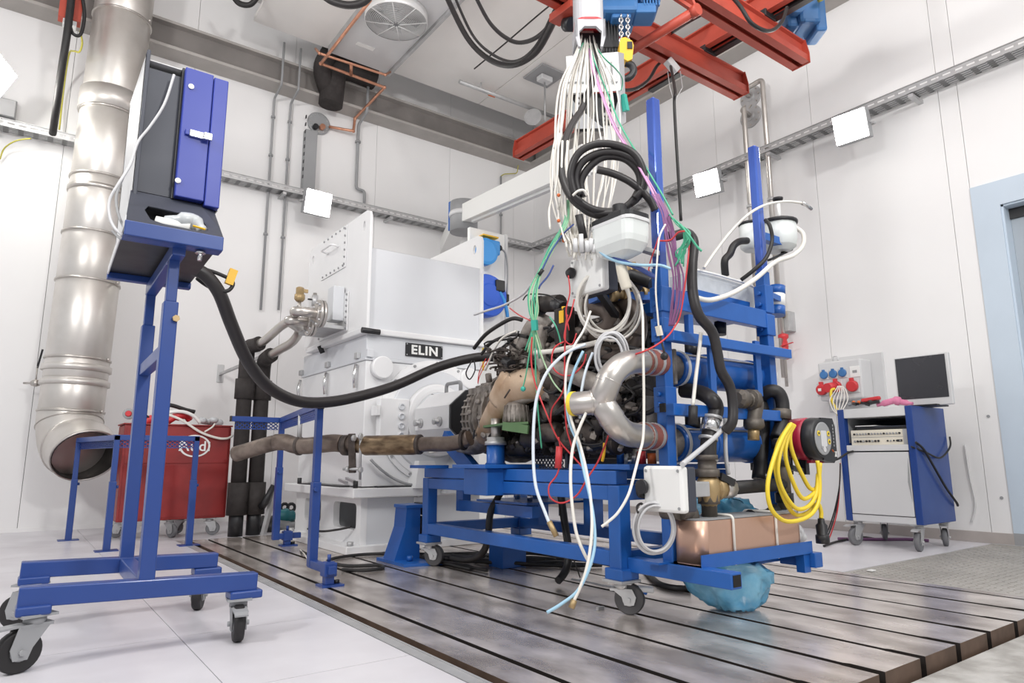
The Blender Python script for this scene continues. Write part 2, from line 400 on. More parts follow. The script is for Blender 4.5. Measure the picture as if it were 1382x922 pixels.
# ---- doorway on the right
dr = sroot('door_1', (WX, 1.4, 0))
def frame_piece(poly, m='doorfr'): return B().prism(poly, (0.02, 0, 0)).o('door_frame', m, dr)
X0 = WX-0.012
frame_piece([(X0, 2.010, 0), (X0, 1.815, 0), (X0, 1.815, 2.68), (X0, 2.010, 2.885)])
frame_piece([(X0, 2.010, 2.885), (X0, 1.815, 2.68), (X0, 0.5, 2.68), (X0, 0.3, 2.885)])
B().box(WX+0.008, WX+0.30, 1.80, 1.815, 0, 2.68).o('door_jamb', 'doorfr', dr)
B().box(WX+0.008, WX+0.30, 0.5, 1.815, 2.665, 2.68).o('door_jamb', 'doorfr', dr)
B().box(WX+0.14, WX+0.20, 0.5, 1.80, 0.01, 2.62, 0.003).o('door_leaf', 'doorlf', dr)
B().box(WX+0.12, WX+0.14, 0.5, 1.80, 2.58, 2.665).o('door_gap_strip', 'blackm', dr)  # black strip across the gap above the door leaf
B().box(WX+0.05, WX+0.14, 0.5, 1.80, 0.0, 0.012).o('door_threshold', 'galv', dr)
B().box(X0-0.004, X0, 1.815, 2.010, 0.0, 0.09).o('kick_plate', 'mgrey', dr)
# ---- ceilings
cl = sroot('ceiling', (3.5, 4, 5.6))
ce = [1.71, 2.60, 3.42, 4.80, 6.25]; cy = [-0.6, 2.4, 4.85, 7.32]
for i, (a, b_) in enumerate(zip(ce, ce[1:])):
    for j, (c, d) in enumerate(zip(cy, cy[1:])):
        if i == 1 and j == 2: d = 5.0
        B().box(a+0.004, b_-0.004, c+0.004, d-0.004, 5.60, 5.66, 0.003).o('ceiling_panel', 'ceil', cl)
B().box(1.75, 6.2, -0.6, 7.25, 5.67, 5.70).o('ceiling_backing', 'joint', cl)
B().box(-3.2, 6.3, -1.0, WY+0.05, 6.28, 6.34).o('ceiling_deck', 'upper', cl)
for x in (-0.6, 0.5, 1.55): B().box(x, x+0.04, 3, WY, 6.22, 6.28).o('ceiling_rib', 'beam', cl)
# ---- grey steel beam under the ceiling on both walls
zb = PY(330, 113, WY).z; yf = PZ(330, 97, zb).y; dep = WY-yf
zt = PY(330, 70, yf+0.10).z
tb = sroot('trim_1', (2, WY, zb))
B().box(-3.2, WX, yf, WY, zb, zb+0.035).o('flange', 'beam', tb)
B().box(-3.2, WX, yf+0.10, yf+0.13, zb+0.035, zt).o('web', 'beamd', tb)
B().box(-3.2, WX, yf+0.02, WY, zt, zt+0.03).o('flange', 'beam', tb)
tb2 = sroot('trim_2', (WX, 4, zb))
B().box(WX-dep, WX, -0.5, yf, zb, zb+0.035).o('flange', 'beam', tb2)
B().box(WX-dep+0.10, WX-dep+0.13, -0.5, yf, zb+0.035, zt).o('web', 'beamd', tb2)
B().box(WX-dep+0.02, WX, -0.5, yf, zt, zt+0.03).o('flange', 'beam', tb2)

# ================================================================ WALL SERVICES
def cable_tray(name, label, p0, along, out, L, z):
    """slotted cable tray: two side rails with slots, a slotted bottom, brackets"""
    p0 = Vector(p0); a = Vector(along); o = Vector(out); t = thing(name, label, 'cable tray', p0)
    up = V(0, 0, 1); W_, Hh = 0.15, 0.075
    def strip(b, c0, c1, e0, e1, fz):
        b.prism([p0+a*s_+o*e0+up*c0 for s_ in (0,)]+[p0+a*0+o*e1+up*c0, p0+a*0+o*e1+up*c1, p0+a*0+o*e0+up*c1], a*L)
    for e in (0.05, 0.05+W_):
        b = B()
        strip(b, 0, 0.028, e, e+0.003, 0); strip(b, 0.044, Hh, e, e+0.003, 0); strip(b, Hh-0.006, Hh, e-0.004, e+0.012, 0)
        n = int(L/0.09)
        for k in range(n+1):
            s_ = min(k*0.09, L-0.03); q = p0+a*s_
            b.prism([q+o*e+up*0.026, q+o*(e+0.003)+up*0.026, q+o*(e+0.003)+up*0.046, q+o*e+up*0.046], a*0.03)
        b.o('side_rail', 'galv', t)
    b = B()
    for c in (0.05, 0.085, 0.12, 0.155):
        strip(b, 0, 0.003, c, c+0.020, 0)
    strip(b, 0, 0.003, 0.19, 0.20, 0)
    for k in range(int(L/0.12)+1):
        s_ = min(k*0.12, L-0.045); q = p0+a*s_
        b.prism([q+o*0.05, q+o*0.20, q+o*0.20+up*0.003, q+o*0.05+up*0.003], a*0.045)
    b.o('tray_floor', 'galv', t)
    for k in range(int(L/1.4)+1):
        q = p0+a*min(0.3+1.4*k, L-0.1)-up*0.03
        B().bar(q, q+o*0.21, 0.04, 0.03).o('bracket', 'galv', t)
    b = B()
    for j in range(5):
        b.tube(spline([p0+a*(s_*L/14)+o*(0.075+0.024*j+0.008*random.uniform(-1, 1))+up*(0.016+0.01*random.random()) for s_ in range(15)], 2), 0.008, 5)
    b.o('laid_cable', 'mgrey', t, stuff=True)
    return t
zt1 = 3.83
cable_tray('cable_tray', 'galvanised slotted cable tray running along the left wall', (-2.2, WY, zt1), (1, 0, 0), (0, -1, 0), 8.3, zt1)
cable_tray('cable_tray', 'galvanised slotted cable tray running along the right wall above the doorway', (WX, 0.6, zt1), (0, 1, 0), (-1, 0, 0), 7.2, zt1)

def conduit(name, label, pts, r, m='galv', clips=(), n=8, cat='pipe', rad=0.05):
    t = thing(name, label, cat, pts[-1]); B().tube(bend(pts, rad), r, n).o('pipe', m, t)
    for c, ax in clips:
        B().cyl(Vector(c)-Vector(ax)*0.012, Vector(c)+Vector(ax)*0.012, r*1.9, 10).o('pipe_clip', 'mgrey', t)
    return t
Yp = WY-0.05
def wallpipe(label, u, vs_, vtop, vbot, r, zjog=True, m='mgrey'):
    x = PY(u, vs_, Yp).x; z1 = PY(u, vbot, Yp).z; z0 = 5.05; zc = zb+0.02
    pts = [V(x, Yp, z1), V(x, Yp, zb-0.10), V(x, yf-0.06, zb-0.04), V(x, yf-0.06, 5.66)]
    cl_ = [((x, Yp, z), (0, 0, 1)) for z in (1.9, 3.3, 4.3, 4.8)]
    return conduit('conduit', label, pts[::-1], r, m, cl_, 8, 'pipe', 0.04)
wallpipe('thin grey conduit on left wall, first one right of the blue cabinet', 366, 200, 50, 420, 0.014)
wallpipe('thin grey conduit on left wall, second one right of the blue cabinet', 389, 200, 60, 420, 0.014)
x = PY(484, 170, Yp).x
conduit('conduit', 'grey conduit with a side kink on left wall, below the copper pipes', [V(x, yf-0.05, 5.62), V(x, yf-0.05, zb-0.03), V(x, Yp, zb-0.1), V(x, Yp, PY(481, 255, Yp).z), V(x+0.12, Yp, PY(481, 255, Yp).z), V(x+0.12, Yp, 3.9)], 0.02, 'mgrey', [((x, Yp, 4.8), (0, 0, 1))])
x = PY(676, 270, Yp).x
conduit('conduit', 'thin grey conduit on left wall close to the room corner', [V(x, Yp, PY(676, 238, Yp).z), V(x, Yp, 3.0)], 0.014, 'mgrey', [((x, Yp, 4.3), (0, 0, 1)), ((x, Yp, 3.5), (0, 0, 1))])
q = [PY(676, 238, Yp), PY(680, 235, Yp), PY(698, 234, Yp), PY(700, 218, Yp-0.1)]
tag(B().tube(bend(q, 0.04), 0.008, 6).o('earth_wire', 'ywire'), 'yellow-green earth wire from the thin conduit up to the crane rail end', 'wire')
# white cable trunking box under the wall floodlight and the round wall plate
x0, x1 = PY(410, 200, Yp).x, PY(426, 200, Yp).x
t = thing('cable_duct', 'grey sheet metal cable duct down the left wall under the round plate', 'cable duct', (x0, WY, 3.9))
B().box(x0, x1, WY-0.10, WY, 3.95, PY(420, 178, Yp).z, 0.004).o('duct_body', 'mgrey', t)
b = B()
for k in range(9): b.box(x0-0.006, x0+0.004, WY-0.09, WY-0.06, 4.1+0.1*k, 4.14+0.1*k)
b.o('side_slot', 'blackm', t)
p = PY(430, 167, WY-0.01)
t = thing('wall_plate', 'round dark wall plate with a copper pipe end and bolts, left wall', 'wall plate', p)
B().lathe([(0.148, 0), (0.148, 0.012), (0.135, 0.02)], p, (0, -1, 0), 32).o('plate', 'mgrey', t)
b = B(); bolt_heads(b, [p+V(0.118*math.cos(k*0.524), -0.016, 0.118*math.sin(k*0.524)) for k in range(12)], (0, -1, 0), 0.010, 0.008); b.o('bolt', 'galv', t, stuff=True)
B().lathe([(0.035, 0), (0.035, 0.07), (0.025, 0.07)], p+V(0.03, -0.015, -0.06), (0, -1, 0), 16).o('pipe_socket', 'copper', t)
B().lathe([(0.035, 0), (0.035, 0.06)], p+V(-0.055, -0.015, -0.08), (0, -1, 0), 16).o('black_socket', 'blackm', t)
# right wall: two steel pipes, round flanges, red valve
def rpipe(label, u0, v0, uw, vw):
    X_ = WX-0.16; pf = PX(u0, v0, WX-0.01); q = PX(uw, vw, X_)
    t = thing('steel_pipe', label, 'pipe', (X_, q.y, 1.0))
    top = V(X_, q.y, pf.z+0.04)
    B().tube(bend([pf, V(X_, pf.y, pf.z+0.02), top, V(X_, q.y, 1.45)], 0.05), 0.027, 12).o('pipe', 'steel', t)
    B().lathe([(0.13, 0), (0.13, 0.015), (0.05, 0.018), (0.05, 0.035)], pf+V(0.01, 0, 0), (-1, 0, 0), 30).o('flange', 'galv', t)
    b = B(); bolt_heads(b, [pf+V(-0.004, 0.105*math.cos(k*0.7854), 0.105*math.sin(k*0.7854)) for k in range(8)], (-1, 0, 0), 0.012, 0.01); b.o('bolt', 'steel', t)
    for z in (3.3, 2.2): B().cyl((X_, q.y, z), (X_, q.y, z+0.03), 0.04, 12).o('pipe_clip', 'galv', t)
    return t
rpipe('stainless pipe bent out of the upper round flange on the right wall', 1013, 131, 1040, 260)
rpipe('stainless pipe bent out of the lower round flange on the right wall', 1013, 157, 1008, 210)
p = PX(1058, 468, WX-0.14)
t = thing('red_valve', 'small red shut-off valve on a thin vertical pipe, right wall', 'valve', p)
B().cyl(p+V(0, 0, -0.40), p+V(0, 0, 0.50), 0.016, 10).o('pipe', 'steel', t)
B().lathe([(0.03, -0.13), (0.05, -0.12), (0.05, -0.09), (0.032, -0.07), (0.045, 0), (0.032, 0.07), (0.05, 0.09), (0.05, 0.12), (0.03, 0.13)], p, (0, 0, 1), 16).o('valve_body', 'redp', t)
B().bar(p+V(-0.05, 0, 0.0), p+V(-0.05, -0.13, 0.02), 0.02, 0.008).o('lever', 'redp', t)
B().cyl(p+V(0, 0, 0.30), p+V(0, 0, 0.40), 0.035, 10).o('gauge_union', 'brass', t)
B().box(p.x+0.02, WX, p.y-0.06, p.y+0.06, p.z+0.16, p.z+0.36).o('bracket', 'galv', t)
# ---- floodlights
def floodlight(label, p, aim, wdt, hgt, wallp):
    p = Vector(p); d = Vector(aim).normalized(); x = d.cross(V(0, 0, 1)).normalized(); y = x.cross(d); R = Matrix((x, y, d)).transposed()
    t = thing('floodlight', label, 'floodlight', wallp)
    B().obox(p-d*0.06, wdt*1.08, hgt*1.08, 0.10, R, 0.006).o('housing', 'mgrey', t)
    B().obox(p, wdt, hgt, 0.012, R).o('lamp_glass', 'lamp', t)
    b = B()
    for k in range(6): b.obox(p-d*0.13+x*(k-2.5)*wdt*0.16, 0.006, hgt*0.9, 0.05, R)
    b.o('cooling_fin', 'mgrey', t)
    B().tube(bend([p-x*wdt*0.58-d*0.05, p-x*wdt*0.58-d*0.2, p+x*wdt*0.58-d*0.2, p+x*wdt*0.58-d*0.05], 0.03), 0.010, 6).o('yoke', 'galv', t)
    B().bar(p-d*0.2, wallp, 0.04, 0.02).o('bracket', 'galv', t)
    return t
p = PY(430, 274, WY-0.42); floodlight('glaring square floodlight on the left wall above the white generator', p, V(0.05, -0.92, -0.22), 0.30, 0.27, V(p.x, WY-0.1, zt1))
p = PX(953, 247, WX-0.42); floodlight('glaring floodlight on the right wall between the two blue posts', p, V(-0.95, -0.18, -0.22), 0.27, 0.24, V(WX-0.1, p.y, zt1))
p = PX(1147, 171, WX-0.42); floodlight('glaring floodlight on the right wall, rightmost of the lamps', p, V(-0.95, -0.1, -0.22), 0.27, 0.25, V(WX-0.1, p.y, zt1))
p = PY(-8, 106, WY-0.75); floodlight('long lit floodlight at the left picture edge beside the big duct', p, V(0.80, -0.30, -0.42), 0.42, 0.36, V(p.x-0.1, WY-0.05, 4.25))
p = PY(5, 146, WY-0.05)
t = thing('junction_box', 'small grey junction box on left wall under the floodlight', 'junction box', p); B().box(p.x-0.14, p.x+0.10, WY-0.09, WY, p.z-0.10, p.z+0.09, 0.006).o('box_body', 'mgrey', t); B().box(p.x-0.13, p.x+0.09, WY-0.10, WY-0.09, p.z-0.09, p.z+0.08, 0.003).o('lid', 'lgrey', t)
tag(B().tube(spline([PY(42, 187, WY-0.22), PY(22, 190, WY-0.2), PY(6, 200, WY-0.1), PY(0, 215, WY-0.05)], 5), 0.007, 6).o('earth_wire', 'ywire'), 'yellow-green earth wire hanging under the cable tray at the left', 'wire')

# ================================================================ BIG EXHAUST DUCT
Yd = 7.45; c0 = PY(161, 62, Yd); c1 = PY(105, 490, Yd); R_ = 0.262
axd = (c0-c1).normalized()
def dpt(v):  # point on the duct axis at picture height v
    t_ = (v-490)/(62-490); lo, hi = -0.5, 2.5
    for _ in range(40):
        m_ = (lo+hi)/2; P_ = c1+(c0-c1)*m_; d_ = P_-EYE; vv = CY-F*d_.dot(UP)/d_.dot(FW)
        if vv > v: lo = m_
        else: hi = m_
    return c1+(c0-c1)*lo
du = thing('exhaust_duct', 'wide stainless exhaust duct down the left wall ending in an open elbow', 'duct', (c1.x, Yd, 0.4))
cuts = [-60, 30, 150, 246, 320, 383, 486, 512, 556]
for a, b_ in zip(cuts, cuts[1:]):
    pa, pb = dpt(a), dpt(b_); L = (pa-pb).length
    B().lathe([(R_-0.004, 0), (R_, 0.006), (R_, L-0.006), (R_-0.004, L)], pb, axd, 40).o('duct_section', 'duct', du)
def clamp(v, w_=0.02, ang=0.9):
    p = dpt(v); c = B().lathe([(R_, -w_/2), (R_+0.012, -w_/2+0.003), (R_+0.012, w_/2-0.003), (R_, w_/2)], p, axd, 40).o('clamp_ring', 'steel', du)
    for sg in (1, -1):
        e = Vector((RT.x, RT.y, 0)).normalized()*sg
        B().cyl(p+e*(R_+0.005)-V(0, 0.03, 0), p+e*(R_+0.03)-V(0, 0.03, 0), 0.014, 8).o('clamp_bolt', 'steel', c)
for v in (30, 246, 320, 383, 486, 556): clamp(v, 0.022)
for v0, v1 in ((130, 158), (494, 503), (514, 522)):
    pa, pb = dpt(v1), dpt(v0); L = (pb-pa).length
    B().lathe([(R_, 0), (R_+0.022, 0.006), (R_+0.022, L-0.006), (R_, L)], pa, axd, 40).o('collar', 'duct', du)
clamp(158, 0.03); clamp(262, 0.05)
e0 = dpt(556); tgt = PY(116, 616, 6.98)
pts = spline([e0+V(0, 0, 0.001), e0+V(0.0, -0.02, -0.12), e0+V(0.035, -0.14, -0.30), tgt+V(-0.02, 0.1, 0.06), tgt], 4)
eb = B(); eb.tube(pts, R_-0.002, 36, caps=False)
el = eb.o('elbow', 'duct', du)
el.modifiers.new('s', 'SOLIDIFY').thickness = -0.004
B().tube(pts[-9:], R_-0.012, 36, caps=False).o('elbow_inner_shade', 'ductshade', du)  # dark inner tube added as the shade within the elbow
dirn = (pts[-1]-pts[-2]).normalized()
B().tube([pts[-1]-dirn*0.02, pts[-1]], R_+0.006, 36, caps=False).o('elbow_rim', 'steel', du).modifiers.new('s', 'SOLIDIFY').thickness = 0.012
B().lathe([(R_-0.015, 0), (R_-0.015, 0.004)], pts[-9], pts[-8]-pts[-10], 30).o('dark_inside', 'blackm', du)  # black disc standing in for the deep shade of the elbow
for k in (4, 9): B().lathe([(R_, -0.008), (R_+0.01, -0.004), (R_+0.01, 0.004), (R_, 0.008)], pts[k], (pts[k+1]-pts[k-1]), 36).o('elbow_seam', 'steel', du)
# sampling valve
p = dpt(517); e = -Vector((RT.x, RT.y, 0)).normalized()
vv = B().cyl(p+e*R_, p+e*(R_+0.12), 0.018, 12).o('sampling_pipe', 'steel', du)
B().lathe([(0.028, -0.03), (0.034, -0.01), (0.034, 0.01), (0.028, 0.03)], p+e*(R_+0.11), e, 12).o('valve_body', 'steel', vv)
B().cyl(p+e*(R_+0.11), p+e*(R_+0.22), 0.010, 10).o('outlet', 'steel', vv)
B().cyl(p+e*(R_+0.11), p+e*(R_+0.11)+V(0, 0, 0.16), 0.007, 8).o('valve_stem', 'steel', vv)
B().bar(p+e*(R_+0.11)+V(0, 0, 0.14), p+e*(R_+0.08)+V(0, 0, 0.32), 0.012, 0.012).o('valve_lever', 'blackm', vv)

# red crane upright with black cable beside the duct
p0_, p1_ = PY(92, -12, 7.1), PY(90, 28, 7.1)
t = thing('crane_rail_end', 'red crane rail end hanging at the top left beside the duct', 'crane rail', p1_)
B().box(p1_.x-0.07, p1_.x+0.11, 7.05, 7.16, p1_.z, 6.25, 0.004).o('rail', 'crane', t)
B().box(p1_.x-0.03, p1_.x+0.08, 7.06, 7.15, p1_.z-0.05, p1_.z, 0.004).o('end_cap', 'lgrey', t)
tag(B().tube(spline([PY(97, -10, 7.0), PY(95, 10, 7.0), PY(90, 50, 7.0), PY(83, 95, 7.1), PY(77, 140, 7.2), PY(71, 181, 7.5)], 4), 0.032, 8).o('cable_bundle', 'black'), 'thick black cable bundle from the red rail end down to the left cable tray', 'cable')
tag(B().tube(spline([PY(110, -10, 7.0), PY(114, 20, 7.0), PY(109, 46, 7.0), PY(99, 46, 7.0), PY(94, 34, 7.05)], 5), 0.016, 6).o('cable_loop', 'black'), 'short black cable loop below the red rail end beside the duct', 'cable')
tag(B().tube(spline([PY(108, 42, 7.1), PY(111, 58, 7.2), PY(107, 70, 7.3), PY(99, 69, 7.4), PY(93, 74, 7.6), PY(86, 120, 7.85), PY(80, 175, 7.85)], 4), 0.009, 6).o('earth_wire', 'ywire'), 'yellow-green earth wire curling below the red rail end', 'wire')

# ================================================================ CEILING THINGS
zc = 5.60
# evaporator with fan
fc = PZ(535, 22, 5.50)
ev = thing('ceiling_cooler', 'white ceiling cooler unit with a round wire fan guard', 'ceiling cooler', (2.98, 6.4, 5.5))
B().box(2.615, 3.36, 5.0, 7.28, 5.53, 5.78, 0.006).o('casing', 'lgrey', ev)
B().box(3.36, 3.40, 4.9, 7.26, 5.49, 5.60).o('side_channel', 'galv', ev)
B().box(2.58, 2.615, 4.9, 7.26, 5.50, 5.60).o('side_channel', 'galv', ev)
fg = B(); fz = 5.43; fp = V(fc.x, fc.y, fz)
for r in [0.05+0.018*k for k in range(16)]:
    fg.tube([fp+V(r*math.cos(a*0.1963), r*math.sin(a*0.1963), -0.03*(1-(r/0.33)**2)) for a in range(32)], 0.003, 4, closed=True)
gd = fg.o('fan_guard', 'grille', ev)
b = B()
for k in range(8):
    a = k*math.pi/4+0.2; b.tube([fp+V(0.03*math.cos(a), 0.03*math.sin(a), -0.035), fp+V(0.335*math.cos(a), 0.335*math.sin(a), 0.0)], 0.006, 6)
b.o('guard_spoke', 'grille', gd)
B().lathe([(0.335, 0), (0.345, 0.01), (0.345, 0.10), (0.33, 0.10)], fp-V(0, 0, 0.005), (0, 0, 1), 40, caps=False).o('fan_ring', 'grille', ev)
for k in range(5):
    a = k*1.2566; b = B(); d = V(math.cos(a), math.sin(a), 0); s_ = V(-d.y, d.x, 0)
    b.prism([fp+V(0, 0, 0.05)+d*0.06-s_*0.05, fp+V(0, 0, 0.05)+d*0.27-s_*0.10, fp+V(0, 0, 0.08)+d*0.28+s_*0.06, fp+V(0, 0, 0.08)+d*0.06+s_*0.05], V(0, 0, 0.006)); b.o('fan_blade', 'mgrey', ev)
B().cyl(fp+V(0, 0, 0.03), fp+V(0, 0, 0.1), 0.07, 16).o('fan_hub', 'mgrey', ev)
p = PZ(492, 62, 5.53); B().box(p.x-0.10, p.x+0.12, p.y-0.03, p.y+0.03, 5.524, 5.53).o('rating_plate', 'white', ev)
# black insulated pipe elbow
t = thing('insulated_pipe', 'fat black insulated pipe bending down from the ceiling cooler', 'pipe', (2.6, 7.5, 5.2))
B().tube(bend([PY(505, 106, 7.6), PY(470, 92, 7.6), PY(452, 92, 7.6), PY(446, 142, 7.62)], 0.16, 6), 0.15, 16).o('insulation', 'foam', t)
B().tube(bend([PY(448, 66, 7.5), PY(432, 92, 7.5), PY(444, 128, 7.65)], 0.15, 6), 0.11, 12).o('insulation', 'foam', t)
# copper pipes
def cp(label, pts, r=0.018):
    t = thing('copper_pipe', label, 'pipe', pts[-1]); B().tube(bend(pts, 0.04), r, 10).o('pipe', 'copper', t)
    for q in pts[1:-1]: B().ball(q, r*1.35, 8).o('elbow_fitting', 'copper', t)
    return t
cp('long copper pipe zigzagging from ceiling cooler to the round wall plate', [PZ(500, 0, 5.35), PZ(433, 86, 5.35), PZ(519, 118, 5.35), PY(479, 160, WY-0.12), PY(477, 177, WY-0.12), PY(444, 171, WY-0.06)])
cp('short copper pipe under the ceiling cooler, parallel to the long one', [PZ(426, 66, 5.45), PZ(431, 72, 5.35), PZ(520, 101, 5.35), PZ(527, 97, 5.5)], 0.015)
tag(B().cyl(PZ(474, 86, 5.35), PZ(474, 102, 5.35), 0.02, 10).o('copper_link', 'copper'), 'stub of copper joining the two copper pipes at ceiling', 'pipe')
# sprinkler pipe, bracket plate
t = thing('sprinkler_pipe', 'thin grey pipe with bell-shaped end under the ceiling beside white wires', 'pipe', PZ(690, 140, 5.5))
B().tube([PZ(620, 110, 5.5), PZ(748, 158, 5.5)], 0.028, 10).o('pipe', 'galv', t)
p = PZ(664, 127, 5.5); B().cyl(PZ(660, 126, 5.5), PZ(668, 129, 5.5), 0.031, 10).o('orange_band', 'orange', t)
for q in (649, 735):
    p = PZ(q, 110+(q-620)*0.375, 5.5); B().cyl(p, p+V(0, 0, 0.1), 0.012, 8).o('hanger_rod', 'galv', t)
p = PZ(722, 165, 5.35); B().lathe([(0.03, 0), (0.05, 0.06), (0.11, 0.14), (0.125, 0.15), (0.125, 0.155)], p+V(0, 0, 0), (-0.7, -0.6, 0.0), 20).o('bell', 'galv', t)
p = PZ(735, 102, 5.59)
t = thing('ceiling_plate', 'square grey plate with a hanging rod bolted to the ceiling', 'ceiling plate', p)
B().box(p.x-0.2, p.x+0.2, p.y-0.2, p.y+0.2, 5.572, 5.598, 0.004).o('plate', 'mgrey', t); B().box(p.x-0.09, p.x+0.09, p.y-0.06, p.y+0.06, 5.50, 5.57, 0.01).o('rod_socket', 'lgrey', t)
B().cyl(p-V(0, 0, 0.1), V(p.x, p.y, 4.95), 0.012, 8).o('rod', 'galv', t)
# hanging festoon cables
def fest(label, px, r=0.022, d=None, m='hose', dists=(7.0, 5.5)):
    n = len(px); pts = [PD(u, v, dists[0]+(dists[1]-dists[0])*i/(n-1)) for i, (u, v) in enumerate(px)]
    return tag(B().tube(spline(pts, 6), r, 8).o('festoon_cable', m), label, 'cable')
fest('black festoon cable drooping under the ceiling, uppermost of the two long loops', [(640, -8), (662, 32), (690, 55), (715, 55), (738, 38), (752, 8)], 0.020)
fest('black festoon cable drooping under the ceiling, lowest and thickest loop', [(600, -10), (630, 50), (660, 80), (692, 88), (722, 72), (742, 40), (755, 10)], 0.028)
fest('thin black festoon cable inside the lowest drooping loop', [(612, -8), (637, 46), (664, 73), (694, 83), (722, 64), (748, 14)], 0.014)
fest('black cable loop dipping into view above the copper pipes', [(430, -12), (447, 1), (470, 7), (490, 3), (503, -10)], 0.035, dists=(6.2, 6.2))
fest('small black cable ring end at the top edge left of the copper pipes', [(312, -10), (322, 4), (338, 6), (350, -8)], 0.03, dists=(7.2, 7.2), m='black')
fest('thin straight black control wire crossing the ceiling behind the loops', [(640, 93), (680, 60), (722, 24), (745, 5)], 0.008, dists=(7.4, 6.6))
# ================================================================ FOREGROUND CABINET STAND
sd = thing('cabinet_stand', 'blue rolling stand of square tubes in the left foreground, wide wheeled base', 'stand', (0.43, 3.05, 0))
b = B(); b.bar((0.058, 2.73, 0.226), (0.792, 2.73, 0.202), 0.06, 0.062, bev=0.004); b.o('base_beam', 'navy', sd)
b = B(); b.bar((0.070, 3.39, 0.226), (0.803, 3.39, 0.204), 0.06, 0.062, bev=0.004); b.o('base_beam', 'navy', sd)
B().bar((0.425, 2.76, 0.214), (0.437, 3.36, 0.214), 0.055, 0.06, bev=0.004).o('cross_beam', 'navy', sd)
for x0, x1, y, z in ((0.06, 0.13, 2.70, 0.175), (0.70, 0.79, 2.70, 0.150), (0.07, 0.15, 3.36, 0.175), (0.71, 0.80, 3.36, 0.150)):
    B().box(x0-0.005, x1+0.02, y-0.012, y+0.07, z-0.006, z+0.024, 0.006).o('mounting_pad', 'navy', sd)
colm = B().box(0.393, 0.443, 2.705, 2.757, 0.236, 1.235, 0.004).o('column', 'navy', sd)
B().box(0.399, 0.436, 2.713, 2.75, 1.235, 1.455, 0.003).o('telescopic_tube', 'navy', colm)
B().cyl((0.436, 2.704, 1.17), (0.436, 2.69, 1.17), 0.013, 6).o('clamping_bolt', 'brass', colm)
colr = B().box(0.410, 0.462, 3.362, 3.414, 0.236, 1.255, 0.004).o('column', 'navy', sd)
B().box(0.416, 0.454, 3.37, 3.406, 1.255, 1.455, 0.003).o('telescopic_tube', 'navy', colr)
B().bar((0.418, 2.757, 1.05), (0.436, 3.362, 1.05), 0.04, 0.05, bev=0.003).o('cross_bar', 'navy', sd)
B().bar((0.418, 2.64, 1.42), (0.435, 3.39, 1.42), 0.045, 0.05, bev=0.003).o('carrying_bar', 'navy', sd)
# tray: front and rear rail with a dark plate
B().box(0.232, 0.557, 2.585, 2.60, 1.424, 1.478, 0.003).o('tray_rail', 'navy', sd)
B().box(0.232, 0.557, 2.60, 2.66, 1.424, 1.428).o('rail_lip', 'navy', sd)
B().box(0.255, 0.595, 3.36, 3.40, 1.446, 1.475, 0.003).o('tray_rail', 'navy', sd)
B().prism([(0.234, 2.60, 1.462), (0.556, 2.60, 1.462), (0.593, 3.38, 1.476), (0.258, 3.38, 1.476)], (0, 0, 0.006)).o('tray_plate', 'blackm', sd)
B().prism([(0.232, 2.60, 1.462), (0.256, 3.38, 1.462), (0.256, 3.38, 1.50), (0.232, 2.60, 1.50)], (0.004, 0, 0)).o('tray_side', 'lgrey', sd)
for (x, y, a, t_, br) in ((0.11, 2.73, 3.5, 0.172, True), (0.735, 2.73, 4.55, 0.148, True), (0.11, 3.39, 2.6, 0.172, False), (0.745, 3.39, 4.3, 0.148, False)):
    caster((x, y, 0), t_, 0.064, a, sd, 'black', br, 0.036, 0.038, 'mgrey')
bb = B().cyl((0.487, 2.63, 1.424), (0.487, 2.63, 1.385), 0.008, 10); bb.cyl((0.487, 2.63, 1.42), (0.487, 2.63, 1.412), 0.018, 12); bb.o('bolt', 'chrome', sd)
# cabinet on the stand
cb = thing('electronics_cabinet', 'tall grey electronics cabinet with blue doors on the rolling stand', 'cabinet', (0.42, 3.0, 1.48))
yF = 2.82; xL, xR = 0.268, 0.577; zB, zT = 1.672, 2.235
def cy(u, v): return PY(u, v, yF)
B().box(xL, xL+0.004, yF, 3.30, 1.48, zT+0.02, 0.001).o('side_panel', 'lgrey', cb)
B().box(xR-0.004, xR, yF, 3.30, 1.66, zT, 0.001).o('side_panel', 'white', cb)
B().box(xL, xR, 3.28, 3.30, 1.48, zT).o('cabinet_panel', 'lgrey', cb)
B().box(xL, xR, yF+0.01, 3.30, zT-0.004, zT).o('roof_panel', 'lgrey', cb)
B().box(xL+0.004, xR-0.004, yF+0.03, 3.28, zB-0.01, zB).o('base_panel', 'anth', cb)
B().box(xL+0.012, 0.40, yF+0.02, yF+0.03, zB+0.01, zT-0.03).o('recessed_panel', 'anth', cb)
B().box(xL, xL+0.013, yF-0.012, yF+0.03, zB-0.02, zT+0.028, 0.002).o('corner_strip', 'anth', cb)
B().box(0.400, 0.409, yF-0.004, yF+0.03, zB, zT).o('edge_strip', 'blackm', cb)
d1 = B().box(0.408, 0.515, yF-0.030, yF+0.01, zB+0.004, zT-0.005, 0.004).o('door', 'doorblue', cb)
d2 = B().box(0.517, 0.574, yF-0.030, yF+0.01, zB-0.012, zT-0.012, 0.004).o('door', 'doorblue', cb)
for u, v in ((258, 117), (240, 244)):
    p = PY(u, v, yF-0.031); b = B(); b.lathe([(0.011, 0), (0.011, 0.004), (0.005, 0.006)], p, (0, -1, 0), 14); b.o('screw', 'white', d1)
p = PY(268, 183, yF-0.034); lt = B().box(p.x-0.035, p.x+0.035, yF-0.044, yF-0.031, p.z-0.014, p.z+0.014, 0.003).o('latch', 'chrome', d1)
B().box(p.x+0.015, p.x+0.048, yF-0.058, yF-0.044, p.z-0.018, p.z+0.012, 0.003).o('hasp', 'chrome', d2)
